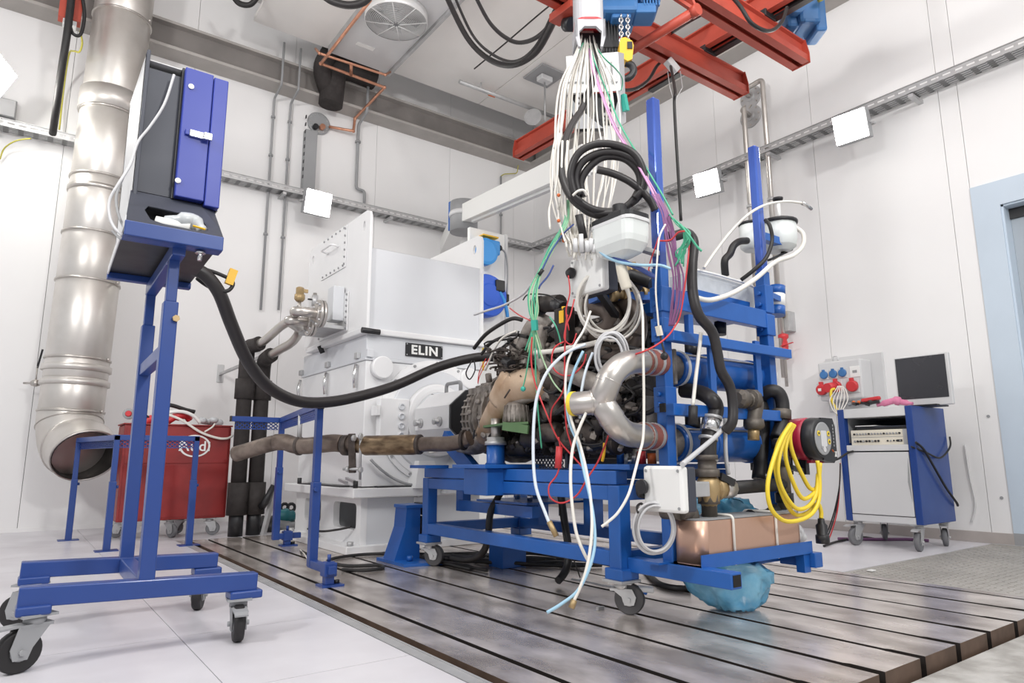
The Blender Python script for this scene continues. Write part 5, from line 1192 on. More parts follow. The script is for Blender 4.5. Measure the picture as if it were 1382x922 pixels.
B().lathe([(0.062, 0.085), (0.064, 0.1), (0.05, 0.105)], q2, (0, 0, 1), 18).o('lid_rim', 'blackm', t)
q3 = PY(1050, 272, 1.97); B().cyl(q3, V(q3.x, q3.y, q.z+0.09), 0.010, 8).o('filler_stem', 'white', t); B().lathe([(0.022, 0), (0.028, 0.012), (0.028, 0.02)], q3, (0, 0, 1), 12).o('filler_knob', 'blackm', t)
B().box(px2b, q.x-0.02, yP+0.02, yP+0.06, q.z-0.06, q.z-0.02).o('bracket', 'blue', t)
b = B(); b.prism([PY(1061, 328, 1.95), PY(1072, 325, 1.95), PY(1070, 338, 1.95), PY(1040, 352, 1.95), PY(1040, 349, 1.95), PY(1058, 341, 1.95)], (0, 0.02, 0)); b.o('support_bracket', 'blackm', t)
pipe('small_hose', 'short black corrugated hose from the expansion tank to the top cooler', [PY(1008, 325, 2.05), PY(998, 326, 2.03), PY(990, 332, 2.02), PY(985, 343, 2.02), PY(978, 352, 2.02), PY(979, 372, 2.04)], 0.019, 'black', 'hose', 12)
pipe('thin_cable', 'black cable from expansion tank curving down to the film-wrapped cooler', [PY(1033, 297, 1.88), PY(1039, 305, 1.85), PY(1042, 325, 1.85), PY(1034, 348, 1.86), PY(1018, 364, 1.9), PY(1000, 378, 1.96)], 0.010, 'black', 'cable', 8)
pipe('white_tube', 'white plastic tube curling round the right post to the expansion tank', [PY(940, 402, 1.84), PY(960, 405, 1.84), PY(990, 395, 1.84), PY(1020, 376, 1.84), PY(1046, 354, 1.84), PY(1070, 345, 1.86), PY(1083, 332, 1.9), PY(1084, 316, 1.93), PY(1074, 307, 1.97)], 0.012, 'wwire', 'tube', 8)
pipe('white_tube', 'thin white tube arching high above the expansion tank, metal tip right', [PY(950, 362, 1.95), PY(965, 340, 1.95), PY(987, 312, 1.92), PY(1012, 288, 1.85), PY(1035, 276, 1.85), PY(1060, 272, 1.85), PY(1082, 274, 1.85)], 0.007, 'wwire', 'tube', 6)
tag(B().tube([PY(1082, 274, 1.85), PY(1089, 277, 1.85), PY(1095, 282, 1.85)], 0.010, 8).o('tube_tip', 'chrome'), 'metal tip at the right end of the thin arching white tube', 'tube tip')
t = thing('blue_sleeve', 'blue and white sleeve clamped behind the right blue post', 'sleeve', PY(1048, 425, 1.98))
for v0, v1, m_ in ((387, 398, 'blue'), (398, 414, 'white'), (414, 426, 'blue')):
    q0, q1 = PY(1048, v0, 1.99), PY(1048, v1, 1.99); B().cyl(q1, q0, 0.045, 16).o('band', m_, t)
q0 = PY(1048, 406, 1.99); B().bar(V(px2b-0.01, yP+0.03, q0.z), V(q0.x, 1.97, q0.z), 0.03, 0.03).o('bracket', 'blue', t)
# ---- circulation pump, yellow cable
cpz = PY(1112, 592, 1.72)
pm = thing('circulation_pump', 'black circulation pump with red band and round display, right of posts', 'pump', (cpz.x, 1.85, cpz.z-0.1))
axp = V(0.05, -0.99, 0.0).normalized(); bp = V(cpz.x-0.014, 2.0, cpz.z)
B().lathe([(0.05, -0.02), (0.085, 0.0), (0.085, 0.09), (0.078, 0.10), (0.078, 0.13)], bp, axp, 32).o('motor', 'blackm', pm)
B().lathe([(0.080, 0.13), (0.100, 0.135), (0.103, 0.20), (0.10, 0.215)], bp, axp, 32).o('red_band', 'crimson', pm)
B().lathe([(0.10, 0.215), (0.102, 0.225), (0.10, 0.262), (0.088, 0.275)], bp, axp, 32).o('control_head', 'blackm', pm)
xx = axp.cross(V(0, 0, 1)).normalized()*-1
fcn = bp+axp*0.2755
hd = B(); 
hd.prism([bp+axp*0.215+xx*a+V(0, 0, b_) for a, b_ in ((0.0, 0.10), (0.115, 0.10), (0.135, 0.06), (0.135, -0.09), (0.10, -0.115), (0.0, -0.10))], axp*0.058); hd.o('electronics_box', 'blackm', pm)
fd = B().lathe([(0.078, 0), (0.078, 0.004), (0.074, 0.006)], fcn-xx*0.004, axp, 36).o('display_face', 'mgrey', pm)
def onf(a, b_, o=0.0065): return fcn-xx*0.004+xx*a+V(0, 0, b_)+axp*o
B().prism([onf(a, b_) for a, b_ in rrect(0.055, 0.075, 0.008)], axp*0.001).o('screen', 'lgrey', fd)
for a, b_ in ((-0.048, 0.024), (0.046, 0.024), (0.050, -0.014)):
    B().lathe([(0.013, 0), (0.013, 0.002)], onf(a, b_), axp, 16).o('button_ring', 'ycable', fd); B().lathe([(0.006, 0), (0.006, 0.001)], onf(a, b_, 0.0085), axp, 12).o('button_dot', 'blackm', fd)
b = B(); b.lathe([(0.014, 0), (0.014, 0.002)], onf(0.0, -0.05), axp, 16); b.o('button_ring', 'lgrey', fd)
for a, b_ in ((-0.024, -0.042), (0.024, -0.042)): B().lathe([(0.007, 0), (0.007, 0.002)], onf(a, b_), axp, 12).o('button_dot', 'mgrey', fd)
B().bar(onf(0.115, -0.06, -0.0), onf(0.125, -0.085, -0.0), 0.006, 0.003).o('logo_stroke', 'white', fd); B().bar(onf(0.125, -0.06, 0.0), onf(0.115, -0.085, 0.0), 0.006, 0.003).o('logo_stroke', 'white', fd)
for k in range(7): B().bar(onf(0.112, 0.07-0.016*k, -0.001), onf(0.112, 0.060-0.016*k, -0.001), 0.007, 0.002, axp).o('print_mark', 'mgrey', fd)
B().bar(onf(0.074, -0.052), onf(0.086, -0.062), 0.006, 0.002).o('orange_mark', 'orange', fd)
B().lathe([(0.11, 0), (0.11, 0.02), (0.06, 0.025)], bp+axp*-0.03, axp, 24).o('pump_flange', 'blackm', pm)
B().tube(bend([bp+V(0, 0.03, 0.2), bp+V(0, 0.03, 0), bp+V(0, 0.03, -0.22)], 0.02), 0.055, 14).o('pump_housing', 'blackm', pm)
B().cyl(bp+axp*0.1-V(0, 0, 0.07), bp+axp*0.1-V(0, 0, 0.17), 0.014, 10).o('cable_gland', 'blackm', pm)
B().bar(bp+axp*0.17-V(0, 0, 0.10), bp+axp*0.17-V(0, 0, 0.17), 0.04, 0.03).o('plug_tower', 'blackm', pm)
B().bar(bp+axp*0.17-V(-0.0, 0, 0.155), bp+axp*0.19-V(0.14, 0, 0.135), 0.018, 0.022).o('plug_arm', 'blackm', pm)
B().bar(bp+axp*0.22+V(-0.04, 0, -0.108), bp+axp*0.22+V(0.08, 0, -0.108), 0.02, 0.014).o('red_foot', 'crimson', pm)
yk = thing('yellow_cable', 'yellow cable looped in long strands over the pump, black plug below', 'cable', PY(1075, 700, 1.70))
loops = [[(1068, 572), (1056, 590), (1044, 620), (1036, 655), (1040, 685), (1056, 702), (1076, 703), (1095, 694), (1105, 675), (1106, 645), (1103, 622)],
         [(1070, 573), (1060, 590), (1052, 615), (1050, 640), (1058, 665), (1074, 686), (1090, 684), (1101, 668), (1104, 640)],
         [(1072, 574), (1063, 592), (1060, 615), (1068, 645), (1082, 672), (1096, 668), (1104, 655), (1107, 625)],
         [(1070, 573), (1066, 590), (1070, 612), (1082, 640), (1094, 660), (1104, 655), (1105, 630)],
         [(1066, 573), (1050, 600), (1046, 630), (1056, 668), (1072, 694), (1090, 692), (1103, 680), (1108, 690), (1108, 700)]]
for k, lp in enumerate(loops): B().tube(spline([PY(u, v, 1.69+0.008*k) for u, v in lp], 5), 0.0095, 8).o('strand', 'ycable', yk)
q = PY(1108, 700, 1.72); B().lathe([(0.014, 0.0), (0.016, -0.02), (0.026, -0.03), (0.024, -0.07), (0.03, -0.075), (0.03, -0.11)], q, (0, 0, 1), 14).o('plug', 'blackm', yk)

# ---- white electrical boxes
def ebox(label, X_, u0, u1, v0, v1, dep_, lid='white'):
    a_, b_ = PX(u0, (v0+v1)/2, X_), PX(u1, (v0+v1)/2, X_); z1, z0 = PX((u0+u1)/2, v0, X_).z, PX((u0+u1)/2, v1, X_).z
    t = thing('junction_box', label, 'junction box', (X_+dep_/2, (a_.y+b_.y)/2, z0))
    B().box(X_, X_+dep_*0.45, b_.y, a_.y, z0, z1, 0.012).o('lid', lid, t)
    B().box(X_+dep_*0.45, X_+dep_, b_.y+0.004, a_.y-0.004, z0+0.004, z1-0.004, 0.006).o('box_body', 'anth', t)
    for yy in (a_.y-0.018, b_.y+0.018):
        for zz_ in (z0+0.018, z1-0.018): B().cyl((X_, yy, zz_), (X_-0.003, yy, zz_), 0.006, 8).o('lid_screw', 'mgrey', t)
    return t, a_, b_, z0, z1
t, a_, b_, z0, z1 = ebox('white junction box with black side gland, low on the cart arm', 1.98, 868, 921, 629, 692, 0.085)
B().cyl((1.99, a_.y, (z0+z1)/2-0.01), (1.99, a_.y+0.02, (z0+z1)/2-0.01), 0.03, 16).o('round_gland', 'blackm', t)
q = PX(868, 657, 1.97); B().lathe([(0.028, 0), (0.028, 0.015), (0.015, 0.017)], q, (-1, 0, 0), 16).o('round_gland', 'blackm', t)
B().bar((2.06, (a_.y+b_.y)/2, (z0+z1)/2), (px1a, yP+0.02, (z0+z1)/2), 0.03, 0.03).o('holder', 'galv', t)
t, a_, b_, z0, z1 = ebox('white junction box with black gland, high among the engine cables', 1.98, 769, 813, 343, 396, 0.10)
q = PX(772, 369, 1.972); B().lathe([(0.026, 0), (0.026, 0.014), (0.012, 0.03)], q, (-1, 0, 0), 14).o('round_gland', 'blackm', t)
for k in range(4):
    q = PX(778+k*9, 341, 2.0+0.01*k); B().cyl(q, q+V(0, 0, 0.05), 0.013, 10).o('cable_gland', 'lgrey', t)
B().bar((2.06, (a_.y+b_.y)/2, z0+0.02), (2.4, (a_.y+b_.y)/2+0.15, z0-0.12), 0.03, 0.03).o('holder', 'blackm', t)
# ---- blue plastic bag behind and under the tray
bg = B(); rnd = random.Random(11); N, Mm = 44, 36
# outline from top to bottom: centre (u), half width (px), height v
prof = [(958, 8, 668), (970, 38, 674), (978, 52, 690), (976, 56, 715), (970, 52, 740), (968, 46, 756), (980, 60, 770), (986, 54, 792), (990, 42, 812), (992, 22, 822), (993, 4, 825)]
def pint(i):
    t_ = i/(Mm-1)*(len(prof)-1); k = min(int(t_), len(prof)-2); f_ = t_-k
    return [prof[k][j]*(1-f_)+prof[k+1][j]*f_ for j in range(3)]
ph1 = [rnd.uniform(0, 6.28) for _ in range(8)]
rows = []
for i in range(Mm):
    u, hw, v = pint(i); lo_ = v > 756
    yc_ = 2.05 if not lo_ else 1.93
    if 740 < v <= 756: yc_ = 2.0
    c = PY(u, v, yc_); rx = hw/F*2.95
    row = []
    for k in range(N):
        a = 2*math.pi*k/N
        w_ = 1+0.07*math.sin(3*a+ph1[0]+i*0.35)+0.05*math.sin(7*a+ph1[1]-i*0.5)+0.04*math.sin(13*a+ph1[2]+i*0.9)+0.045*rnd.uniform(-1, 1)
        dp_ = min(rx, 0.10)*0.9
        row.append(bg.bm.verts.new(c+V(RT.x, RT.y, 0)*rx*w_*math.cos(a)+V(FW.x, FW.y, 0)*dp_*w_*math.sin(a)+V(0, 0, 0.011*rnd.uniform(-1, 1))))
    rows.append(row)
for i in range(Mm-1):
    for k in range(N): f_ = bg.bm.faces.new((rows[i][k], rows[i][(k+1) % N], rows[i+1][(k+1) % N], rows[i+1][k])); f_.smooth = True
bg.bm.faces.new(rows[0]); bg.bm.faces.new(rows[-1][::-1])
minz = min(v.co.z for v in bg.bm.verts)
for v in bg.bm.verts: v.co.z = max(v.co.z, 0.004)
tag(bg.o('plastic_bag', 'bag'), 'crumpled translucent blue plastic bag bulging under the heat exchanger tray', 'bag')
t = thing('film_scrap', 'grey crumpled film lying on the right end of the blue tray', 'film', PY(1080, 730, 1.9))
b = B()
for k in range(10): b.ball(PY(1075+rnd.uniform(0, 14), 722+rnd.uniform(-8, 6), 1.86+rnd.uniform(0, .06)), rnd.uniform(.02, .035), 6, (1, .8, .9))
b.o('crumpled_film', 'gwire', t)
# ================================================================ ENGINE
en = thing('engine', 'dark dirty test engine with gearbox mounted on the blue cart, wired all over', 'engine', (2.5, 3.0, 0.66))
def E_(u, v, o=0.0): return PX(u, v, 2.2+o)
rn = random.Random(5)
B().box(2.36, 2.86, 2.42, 3.36, 0.74, 1.18, 0.02).o('engine_block', 'castd', en)
B().box(2.40, 2.82, 2.50, 3.30, 0.655, 0.745, 0.02).o('oil_sump', 'engd', en)
B().box(2.38, 2.80, 2.45, 3.20, 1.18, 1.33, 0.02).o('cylinder_head', 'cast', en)
B().box(2.42, 2.76, 2.48, 3.15, 1.33, 1.40, 0.025).o('head_cover', 'engd', en)
for k in range(7):
    y = 2.52+k*0.12; B().box(2.345, 2.37, y, y+0.02, 0.78, 1.14, 0.004).o('block_rib', 'castd', en)
for k in range(4):
    y = 2.58+k*0.19; B().tube(spline([(2.40, y, 1.24), (2.33, y, 1.25), (2.28, y+0.02, 1.18), (2.27, y+0.03, 1.08)], 5), 0.042, 12).o('manifold_runner', 'cast', en)
B().tube(spline([(2.27, 2.55, 1.06), (2.265, 2.85, 1.07), (2.27, 3.20, 1.06)], 6), 0.055, 14).o('manifold_log', 'castd', en)
# gearbox casting: stepped ribbed drum
gxc, gzc = 2.54, 0.92
def drum(y0, y1, r0, r1, m, nm, n=16): return B().lathe([(r0, 0), (r1, y0-y1)], (gxc, y0, gzc), (0, -1, 0), n).o(nm, m, en)
B().lathe([(0.17, 0), (0.19, 0.03), (0.20, 0.10), (0.23, 0.14), (0.24, 0.26), (0.29, 0.32), (0.29, 0.36)], (gxc, 3.74, gzc), (0, -1, 0), 20).o('gearbox_housing', 'cast', en)
for k in range(14):
    a = math.pi*0.55+k*0.19; c = V(gxc+0.225*math.cos(a), 3.56, gzc+0.225*math.sin(a))
    B().bar(c+V(0, 0.13, 0), c+V(0, -0.14, 0), 0.012, 0.04, (math.cos(a), 0, math.sin(a))).o('gearbox_rib', 'cast', en)
for k in range(4): B().lathe([(0.215+0.012*k, 0), (0.235+0.012*k, 0.006), (0.235+0.012*k, 0.018), (0.215+0.012*k, 0.024)], (gxc, 3.70-0.06*k, gzc), (0, -1, 0), 20).o('gearbox_ring', 'cast', en)
# ribbed side casting at the left end
for k in range(7):
    v = 530+k*10; a = E_(634-k*1.2, v, 0.18); b_ = E_(664-k*2.2, v-4, 0.10); B().bar(a, b_, 0.022, 0.05, bev=0.004).o('casting_rib', 'cast', en)
for k in range(10):
    q = E_(634+rn.random()*26, 526+rn.random()*66, 0.06); B().lathe([(0.014, 0), (0.018, 0.012), (0.010, 0.02)], q, (-0.9, -0.4, 0), 8).o('casting_boss', 'cast', en)
# brown header pipe
def et(px, r, nm, m, o=0.0, n=16, sp=5):
    pts = [E_(p[0], p[1], o+(p[2] if len(p) > 2 else 0)) for p in px]
    if isinstance(r, list):
        L_ = (len(pts)-1)*sp+1; rr = []
        for i in range(L_):
            t_ = i/(L_-1)*(len(r)-1); k = min(int(t_), len(r)-2); rr.append(r[k]+(r[k+1]-r[k])*(t_-k))
    else: rr = r
    return B().tube(spline(pts, sp), rr, n).o(nm, m, en)
et([(752, 528, .14), (728, 520, .06), (705, 522, .03), (686, 540, .05), (668, 566, .10), (656, 590, .14)], [0.06, 0.085, 0.10, 0.092, 0.08, 0.07], 'header_pipe', 'header', 0, 22, 7)
et([(690, 503, .02), (688, 520, .02), (680, 540, .04)], [0.06, 0.085, 0.09], 'header_pipe', 'header', 0, 20)
et([(664, 574, .12), (656, 590, .14), (646, 600, .14), (634, 603, .14), (622, 602, .14)], [0.058, 0.062, 0.06, 0.05, 0.047], 'header_end', 'cast', 0, 18)
et([(640, 580, -.02), (639, 592, -.02)], 0.006, 'wire_clip', 'blackm')
q0, q1 = E_(680, 528, -.14), E_(681, 540, -.15)
B().tube([E_(688, 526, -.15), E_(681, 537, -.15)], 0.005, 6).o('probe_pin', 'castd', en)
# ribbed cap, green bracket
q = E_(697, 570, 0.0); B().lathe([(0.072, 0), (0.072, 0.05), (0.060, 0.10), (0.045, 0.118)], q+V(0, 0, -0.01), (0, 0, 1), 24).o('ribbed_cap', 'cast', en)
b = B()
for k in range(16):
    a = k*0.3927; b.bar(q+V(0.073*math.cos(a), 0.073*math.sin(a), 0.0), q+V(0.062*math.cos(a), 0.062*math.sin(a), 0.09), 0.008, 0.01)
b.o('cap_rib', 'cast', en, stuff=True)
gb = B(); zg = E_(690, 575, 0).z
gb.prism([E_(652, 574, -.02).xy.to_3d()+V(0, 0, zg), E_(678, 570, -.09).xy.to_3d()+V(0, 0, zg), E_(713, 576, -.05).xy.to_3d()+V(0, 0, zg), E_(716, 576, .12).xy.to_3d()+V(0, 0, zg), E_(660, 576, .12).xy.to_3d()+V(0, 0, zg)], (0, 0, 0.012)); gb.bar(E_(679, 575, -.09), E_(713, 580, -.05), 0.012, 0.045); gb.o('green_bracket', 'green', en)
et([(690, 548, -.02), (712, 536, 0.02), (740, 530, 0.08), (750, 545, 0.08)], [0.018, 0.03, 0.05, 0.03], 'bell_arm', 'cast')
# filters, starter, drums
for (u, v, o, r, L, m_, ax) in ((722, 592, .05, .055, .14, 'engd', (0.2, -1, 0)), (744, 584, .05, .05, .12, 'castd', (0, -1, 0)), (700, 604, .1, .05, .16, 'engd', (0, -1, 0)), (776, 596, .1, .06, .18, 'castd', (0, -1, 0)), (810, 600, .12, .05, .12, 'castd', (0, -1, 0.1)), (738, 560, .1, .06, .14, 'castd', (0, -1, 0)), (792, 585, .1, .07, .2, 'castd', (0.1, -1, 0))):
    q = E_(u, v, o); B().lathe([(r*0.7, -0.02), (r, 0), (r, L), (r*0.8, L+0.015), (r*0.3, L+0.02)], q+V(0, L/2, 0), ax, 20).o('drum_casting', m_, en)
# vertical silver canisters and elbows on the upper left
for (u, v, r, h_, m_) in ((697, 475, .042, .16, 'cast'), (727, 468, .048, .20, 'cast'), (741, 480, .035, .14, 'cast'), (712, 500, .04, .10, 'castd'), (676, 480, .03, .10, 'castd')):
    q = E_(u, v, 0.10); B().lathe([(r*0.6, -h_/2), (r, -h_/2+0.02), (r, h_/4), (r*0.75, h_/2-0.02), (r*0.4, h_/2)], q, (0.05, 0.1, 1), 16).o('alloy_housing', m_, en)
et([(705, 470, .05), (715, 445, .04), (728, 432, .06), (742, 440, .1)], 0.040, 'alloy_elbow', 'cast')
et([(735, 500, .0), (728, 470, .0), (732, 440, .03)], [0.03, 0.035, 0.03], 'alloy_elbow', 'cast')
et([(742, 492, -.02), (760, 500, -.04), (790, 512, -.05), (815, 524, -.04), (830, 545, -.02)], [0.035, 0.042, 0.045, 0.045, 0.04], 'water_pipe', 'cast', 0, 16)
et([(758, 505, 0), (752, 530, .02), (752, 560, .03)], 0.04, 'water_pipe', 'castd')
# black connector block and yellow-labelled unit
b = B(); q0, q1 = E_(725, 411, .05), E_(757, 411, .05)
B().cyl(E_(727, 411, .05), E_(756, 409, .02), 0.045, 14).o('black_connector', 'engd', en); B().cyl(E_(724, 413, .03), E_(731, 412, .03), 0.052, 14).o('connector_ring', 'blackm', en); B().cyl(E_(748, 410, -.0), E_(760, 415, -.0), 0.03, 12).o('connector_end', 'blackm', en)
q0, q1 = E_(749, 418, -0.03), E_(769, 462, -0.03)
cu_ = B().box(2.16, 2.21, q1.y, q0.y, q1.z, q0.z, 0.008).o('control_unit', 'engd', en)
q0, q1 = E_(754, 420, -0.045), E_(760, 435, -0.045); B().box(2.156, 2.1605, q1.y, q0.y, q1.z, q0.z).o('yellow_label', 'yellow', cu_)
B().cyl(E_(761, 414, -.03), E_(761, 418, -.03), 0.012, 8).o('orange_cap', 'yellow', cu_)
B().bar(E_(760, 462, -0.02), E_(758, 480, 0.0), 0.03, 0.05, bev=0.004).o('unit_bracket', 'engd', cu_)
# brown bent pipes on the right, dark grille, belt drive
et([(788, 488, .02), (805, 478, .0), (830, 478, .02), (850, 470, .05), (860, 450, .08), (858, 425, .10), (842, 412, .12), (825, 420, .12)], 0.045, 'brown_pipe', 'brownpipe', 0, 18)
et([(790, 412, .06), (815, 415, .06), (828, 432, .06), (818, 446, .08), (800, 452, .10)], 0.050, 'brown_pipe', 'brownpipe', 0, 18)
et([(797, 480, 0), (797, 490, 0)], 0.047, 'pipe_band', 'castd'); et([(857, 452, .07), (859, 447, .07)], 0.049, 'pipe_band', 'castd')
g0 = [PY(838, 425, 2.35), PY(878, 415, 2.35), PY(888, 500, 2.35), PY(850, 520, 2.35)]
B().prism(g0, (0.02, 0.05, 0)).o('grille_back', 'blackm', en)
b = B()
for k in range(9):
    t_ = (k+0.5)/9; b.bar(g0[0].lerp(g0[3], t_)+V(0, -0.01, 0), g0[1].lerp(g0[2], t_)+V(0, -0.01, 0), 0.008, 0.022)
for k in range(5):
    t_ = (k+0.5)/5; b.bar(g0[0].lerp(g0[1], t_)+V(0, -0.012, 0), g0[3].lerp(g0[2], t_)+V(0, -0.012, 0), 0.008, 0.02)
b.o('grille_bar', 'engd', en, stuff=True)
q = PY(859, 553, 2.16); a, c = PY(846, 531, 2.16), PY(872, 579, 2.16)
fb_ = B().box(a.x, c.x, 2.16, 2.30, c.z, a.z, 0.012).o('filter_box', 'blackm', en)
for k in range(5):
    x = a.x+(c.x-a.x)*(k+0.5)/5; B().box(x-0.006, x+0.006, 2.15, 2.16, c.z+0.01, a.z-0.01, 0.002).o('box_rib', 'engd', fb_)
a, c = PY(870, 534, 2.18), PY(892, 577, 2.18); B().box(a.x, c.x, 2.18, 2.30, c.z, a.z, 0.004).o('alloy_plate', 'cast', en)
for k, (u, v, r) in enumerate(((828, 520, .07), (838, 560, .06), (815, 565, .05), (826, 600, .05))):
    q = PY(u, v, 2.32); p_ = B().lathe([(r, 0), (r, 0.012), (r*0.85, 0.016), (r*0.85, 0.03), (r, 0.034), (r, 0.045), (r*0.3, 0.05)], q, (0, -1, 0), 24).o('belt_pulley', 'castd', en)
# brass valves at the top right
q = PY(842, 378, 2.25)
for (u, v, m_, r, L) in ((848, 366, 'brass', .045, .09), (870, 374, 'iron2', .035, .07), (862, 396, 'brass', .035, .08), (835, 396, 'brass', .04, .10), (826, 384, 'castd', .05, .08), (878, 392, 'brass', .03, .06), (850, 384, 'iron2', .04, .12)):
    q = PY(u, v, 2.22); B().lathe([(r*0.7, -L/2), (r, -L/2+0.01), (r, -L/6), (r*0.75, -L/6), (r*0.75, L/6), (r, L/6), (r, L/2-0.01), (r*0.7, L/2)], q, (0.9, -0.3, 0.15), 10).o('brass_fitting', m_, en)
B().tube(spline([PY(815, 378, 2.25), PY(830, 372, 2.22), PY(850, 372, 2.2), PY(880, 382, 2.1)], 5), 0.032, 12).o('rubber_elbow', 'blackm', en)
b = B(); q0 = PY(812, 372, 2.2); b.bar(PY(806, 390, 2.2), PY(826, 370, 2.2), 0.05, 0.05); b.o('valve_bracket', 'blackm', en)
B().bar(PY(800, 402, 2.3), PY(890, 402, 2.2), 0.09, 0.04).o('blue_support', 'blue', en)
B().tube(spline([PY(778, 405, 2.5), PY(800, 402, 2.45), PY(830, 415, 2.4)], 4), 0.03, 10).o('film_duct', 'film', en)
# perforated guard panel under the engine
pp_ = [PX(720, 596, 2.35), PX(760, 596, 2.35), PX(760, 632, 2.35), PX(720, 632, 2.35)]
b = B(); yA, yB_, zA_, zB_ = pp_[0].y, pp_[1].y, pp_[0].z, pp_[2].z
n_ = 9
for k in range(-n_, n_*2):
    for sg in (1, -1):
        y0_ = yB_+(yA-yB_)*k/n_; y1_ = y0_+(zA_-zB_)*sg
        s0, s1 = V(2.35, y0_, zB_), V(2.35, y1_, zA_)
        lo_, hi_ = 0.0, 1.0
        d_ = s1.y-s0.y
        ts = sorted(((yB_-s0.y)/d_, (yA-s0.y)/d_)); lo_, hi_ = max(0, ts[0]), min(1, ts[1])
        if hi_-lo_ > 0.03: b.bar(s0.lerp(s1, lo_), s0.lerp(s1, hi_), 0.007, 0.004, (1, 0, 0))
b.o('perforated_panel', 'anth', en); B().box(2.36, 2.75, yB_-0.02, yB_, zB_, zA_+0.02).o('guard_side', 'anth', en)
# small fittings and dark looms that nobody could count
b = B()
for k in range(260):
    u, v = rn.uniform(652, 862), rn.uniform(425, 606)
    if (u-700)**2/60**2+(v-545)**2/50**2 < 0.8: continue
    if v < 440+(770-u)*0.45 and u < 770: continue
    q = E_(u, v, rn.uniform(0.02, 0.14)); d_ = Vector((rn.uniform(-1, 1), rn.uniform(-1, 1), rn.uniform(-1, 1))).normalized(); r = rn.uniform(0.006, 0.022)
    c = rn.random()
    if c < 0.45: b.cyl(q-d_*r, q+d_*r*1.4, r, 6)
    elif c < 0.75: b.obox(q, r*2, r*1.4, r*1.6, Matrix.Rotation(rn.random()*3, 3, d_))
    else: b.ball(q, r, 6)
b.o('small_fitting', 'cast', en, stuff=True)
b = B()
for k in range(200):
    u, v = rn.uniform(655, 865), rn.uniform(430, 610)
    if (u-700)**2/50**2+(v-545)**2/45**2 < 0.8: continue
    if v < 440+(770-u)*0.45 and u < 770: continue
    q = E_(u, v, rn.uniform(0.04, 0.18)); d_ = Vector((rn.uniform(-1, 1), rn.uniform(-1, 1), rn.uniform(-1, 1))).normalized(); r = rn.uniform(0.010, 0.035)
    if rn.random() < 0.5: b.cyl(q-d_*r, q+d_*r*1.4, r, 8)
    else: b.obox(q, r*2, r*1.4, r*1.6, Matrix.Rotation(rn.random()*3, 3, d_))
b.o('dark_fitting', 'engd', en, stuff=True)
b = B()
for k in range(46):
    u, v = rn.uniform(660, 840), rn.uniform(455, 590); o = rn.uniform(-0.04, 0.08); px = [(u, v)]
    if (u-690)**2+(v-545)**2 < 45**2: continue
    for j in range(4): px.append((px[-1][0]+rn.uniform(-22, 28), px[-1][1]+rn.uniform(-18, 18)))
    b.tube(spline([E_(a, c, o+rn.uniform(-.02, .02)) for a, c in px], 4), rn.uniform(0.005, 0.013), 6)
b.o('hose_loom', 'black', en, stuff=True)
b = B()
for k in range(30):
    u, v = rn.uniform(655, 705), rn.uniform(470, 505); px = [(u, v)]
    for j in range(3): px.append((px[-1][0]+rn.uniform(-10, 18), px[-1][1]+rn.uniform(-8, 8)))
    b.tube(spline([E_(a, c, rn.uniform(-.06, .04)) for a, c in px], 4), rn.uniform(0.003, 0.007), 5)
b.o('wire_tangle', 'castd', en, stuff=True)
et([(640, 470, .05), (655, 452, .02), (675, 438, .0), (692, 430, .02), (705, 432, .05)], 0.012, 'black_hose', 'black', 0, 8)
et([(650, 478, .05), (664, 462, .02), (690, 452, 0), (712, 455, 0)], 0.010, 'black_hose', 'black', 0, 8)
et([(655, 500, .0), (668, 470, -.02), (680, 455, -.02), (697, 447, 0)], 0.007, 'white_lead', 'wwire', 0, 6)
et([(722, 476, -.06), (745, 474, -.06), (765, 470, -.06), (790, 466, -.05), (806, 462, -.04)], 0.013, 'white_conduit', 'wwire', 0, 8)
et([(690, 492, -.04), (682, 487, -.02)], [0.028, 0.026], 'hose_clip', 'blackm', 0, 10)

# ---- charge air pipe: bright Y pipe with brown couplers
t = thing('charge_air_pipe', 'bright steel Y-shaped charge air pipe with brown rubber couplers', 'pipe', PD(815, 600, 2.62))
def cpt(px, r, nm, m, n=22): return B().tube(spline([PD(u, v, d) for u, v, d in px], 6), r, n).o(nm, m, t)
cpt([(776, 545, 2.66), (792, 544, 2.63), (812, 542, 2.61)], 0.047, 'trunk', 'steel')
cpt([(812, 540, 2.615), (817, 526, 2.60), (826, 506, 2.61), (842, 492, 2.66), (860, 488, 2.74), (868, 488.5, 2.78)], 0.050, 'branch_pipe', 'steel')
cpt([(812, 545, 2.615), (821, 557, 2.60), (832, 574, 2.61), (846, 585, 2.66), (862, 588, 2.73), (869, 588.5, 2.77)], 0.050, 'branch_pipe', 'steel')
B().ball(PD(812, 542.5, 2.615), 0.0505, 18).o('junction', 'steel', t)
cpt([(772, 545.2, 2.67), (777, 545, 2.66)], 0.049, 'yellow_ring', 'ycable')
for u in (797, 803): cpt([(u, 543.6, 2.62), (u+2, 543.4, 2.62)], 0.050, 'weld_seam', 'steel')
for v, d0 in ((488.5, 2.775), (588.5, 2.765)):
    cpt([(866, v, d0), (876, v+0.5, d0+0.04), (890, v+1, d0+0.10)], 0.055, 'coupler', 'silic')
    cpt([(868, v, d0+0.005), (871, v+0.2, d0+0.02)], 0.058, 'coupler_clamp', 'steel'); cpt([(880, v+0.6, d0+0.055), (883, v+0.7, d0+0.07)], 0.058, 'coupler_clamp', 'galv')
for (u0, v0, u1, v1, d) in ((820, 517, 823, 511, 2.603), (824, 562, 827, 567, 2.603), (858, 488, 861, 488, 2.74)):
    cpt([(u0, v0, d), (u1, v1, d)], 0.0515, 'weld_seam', 'steel')

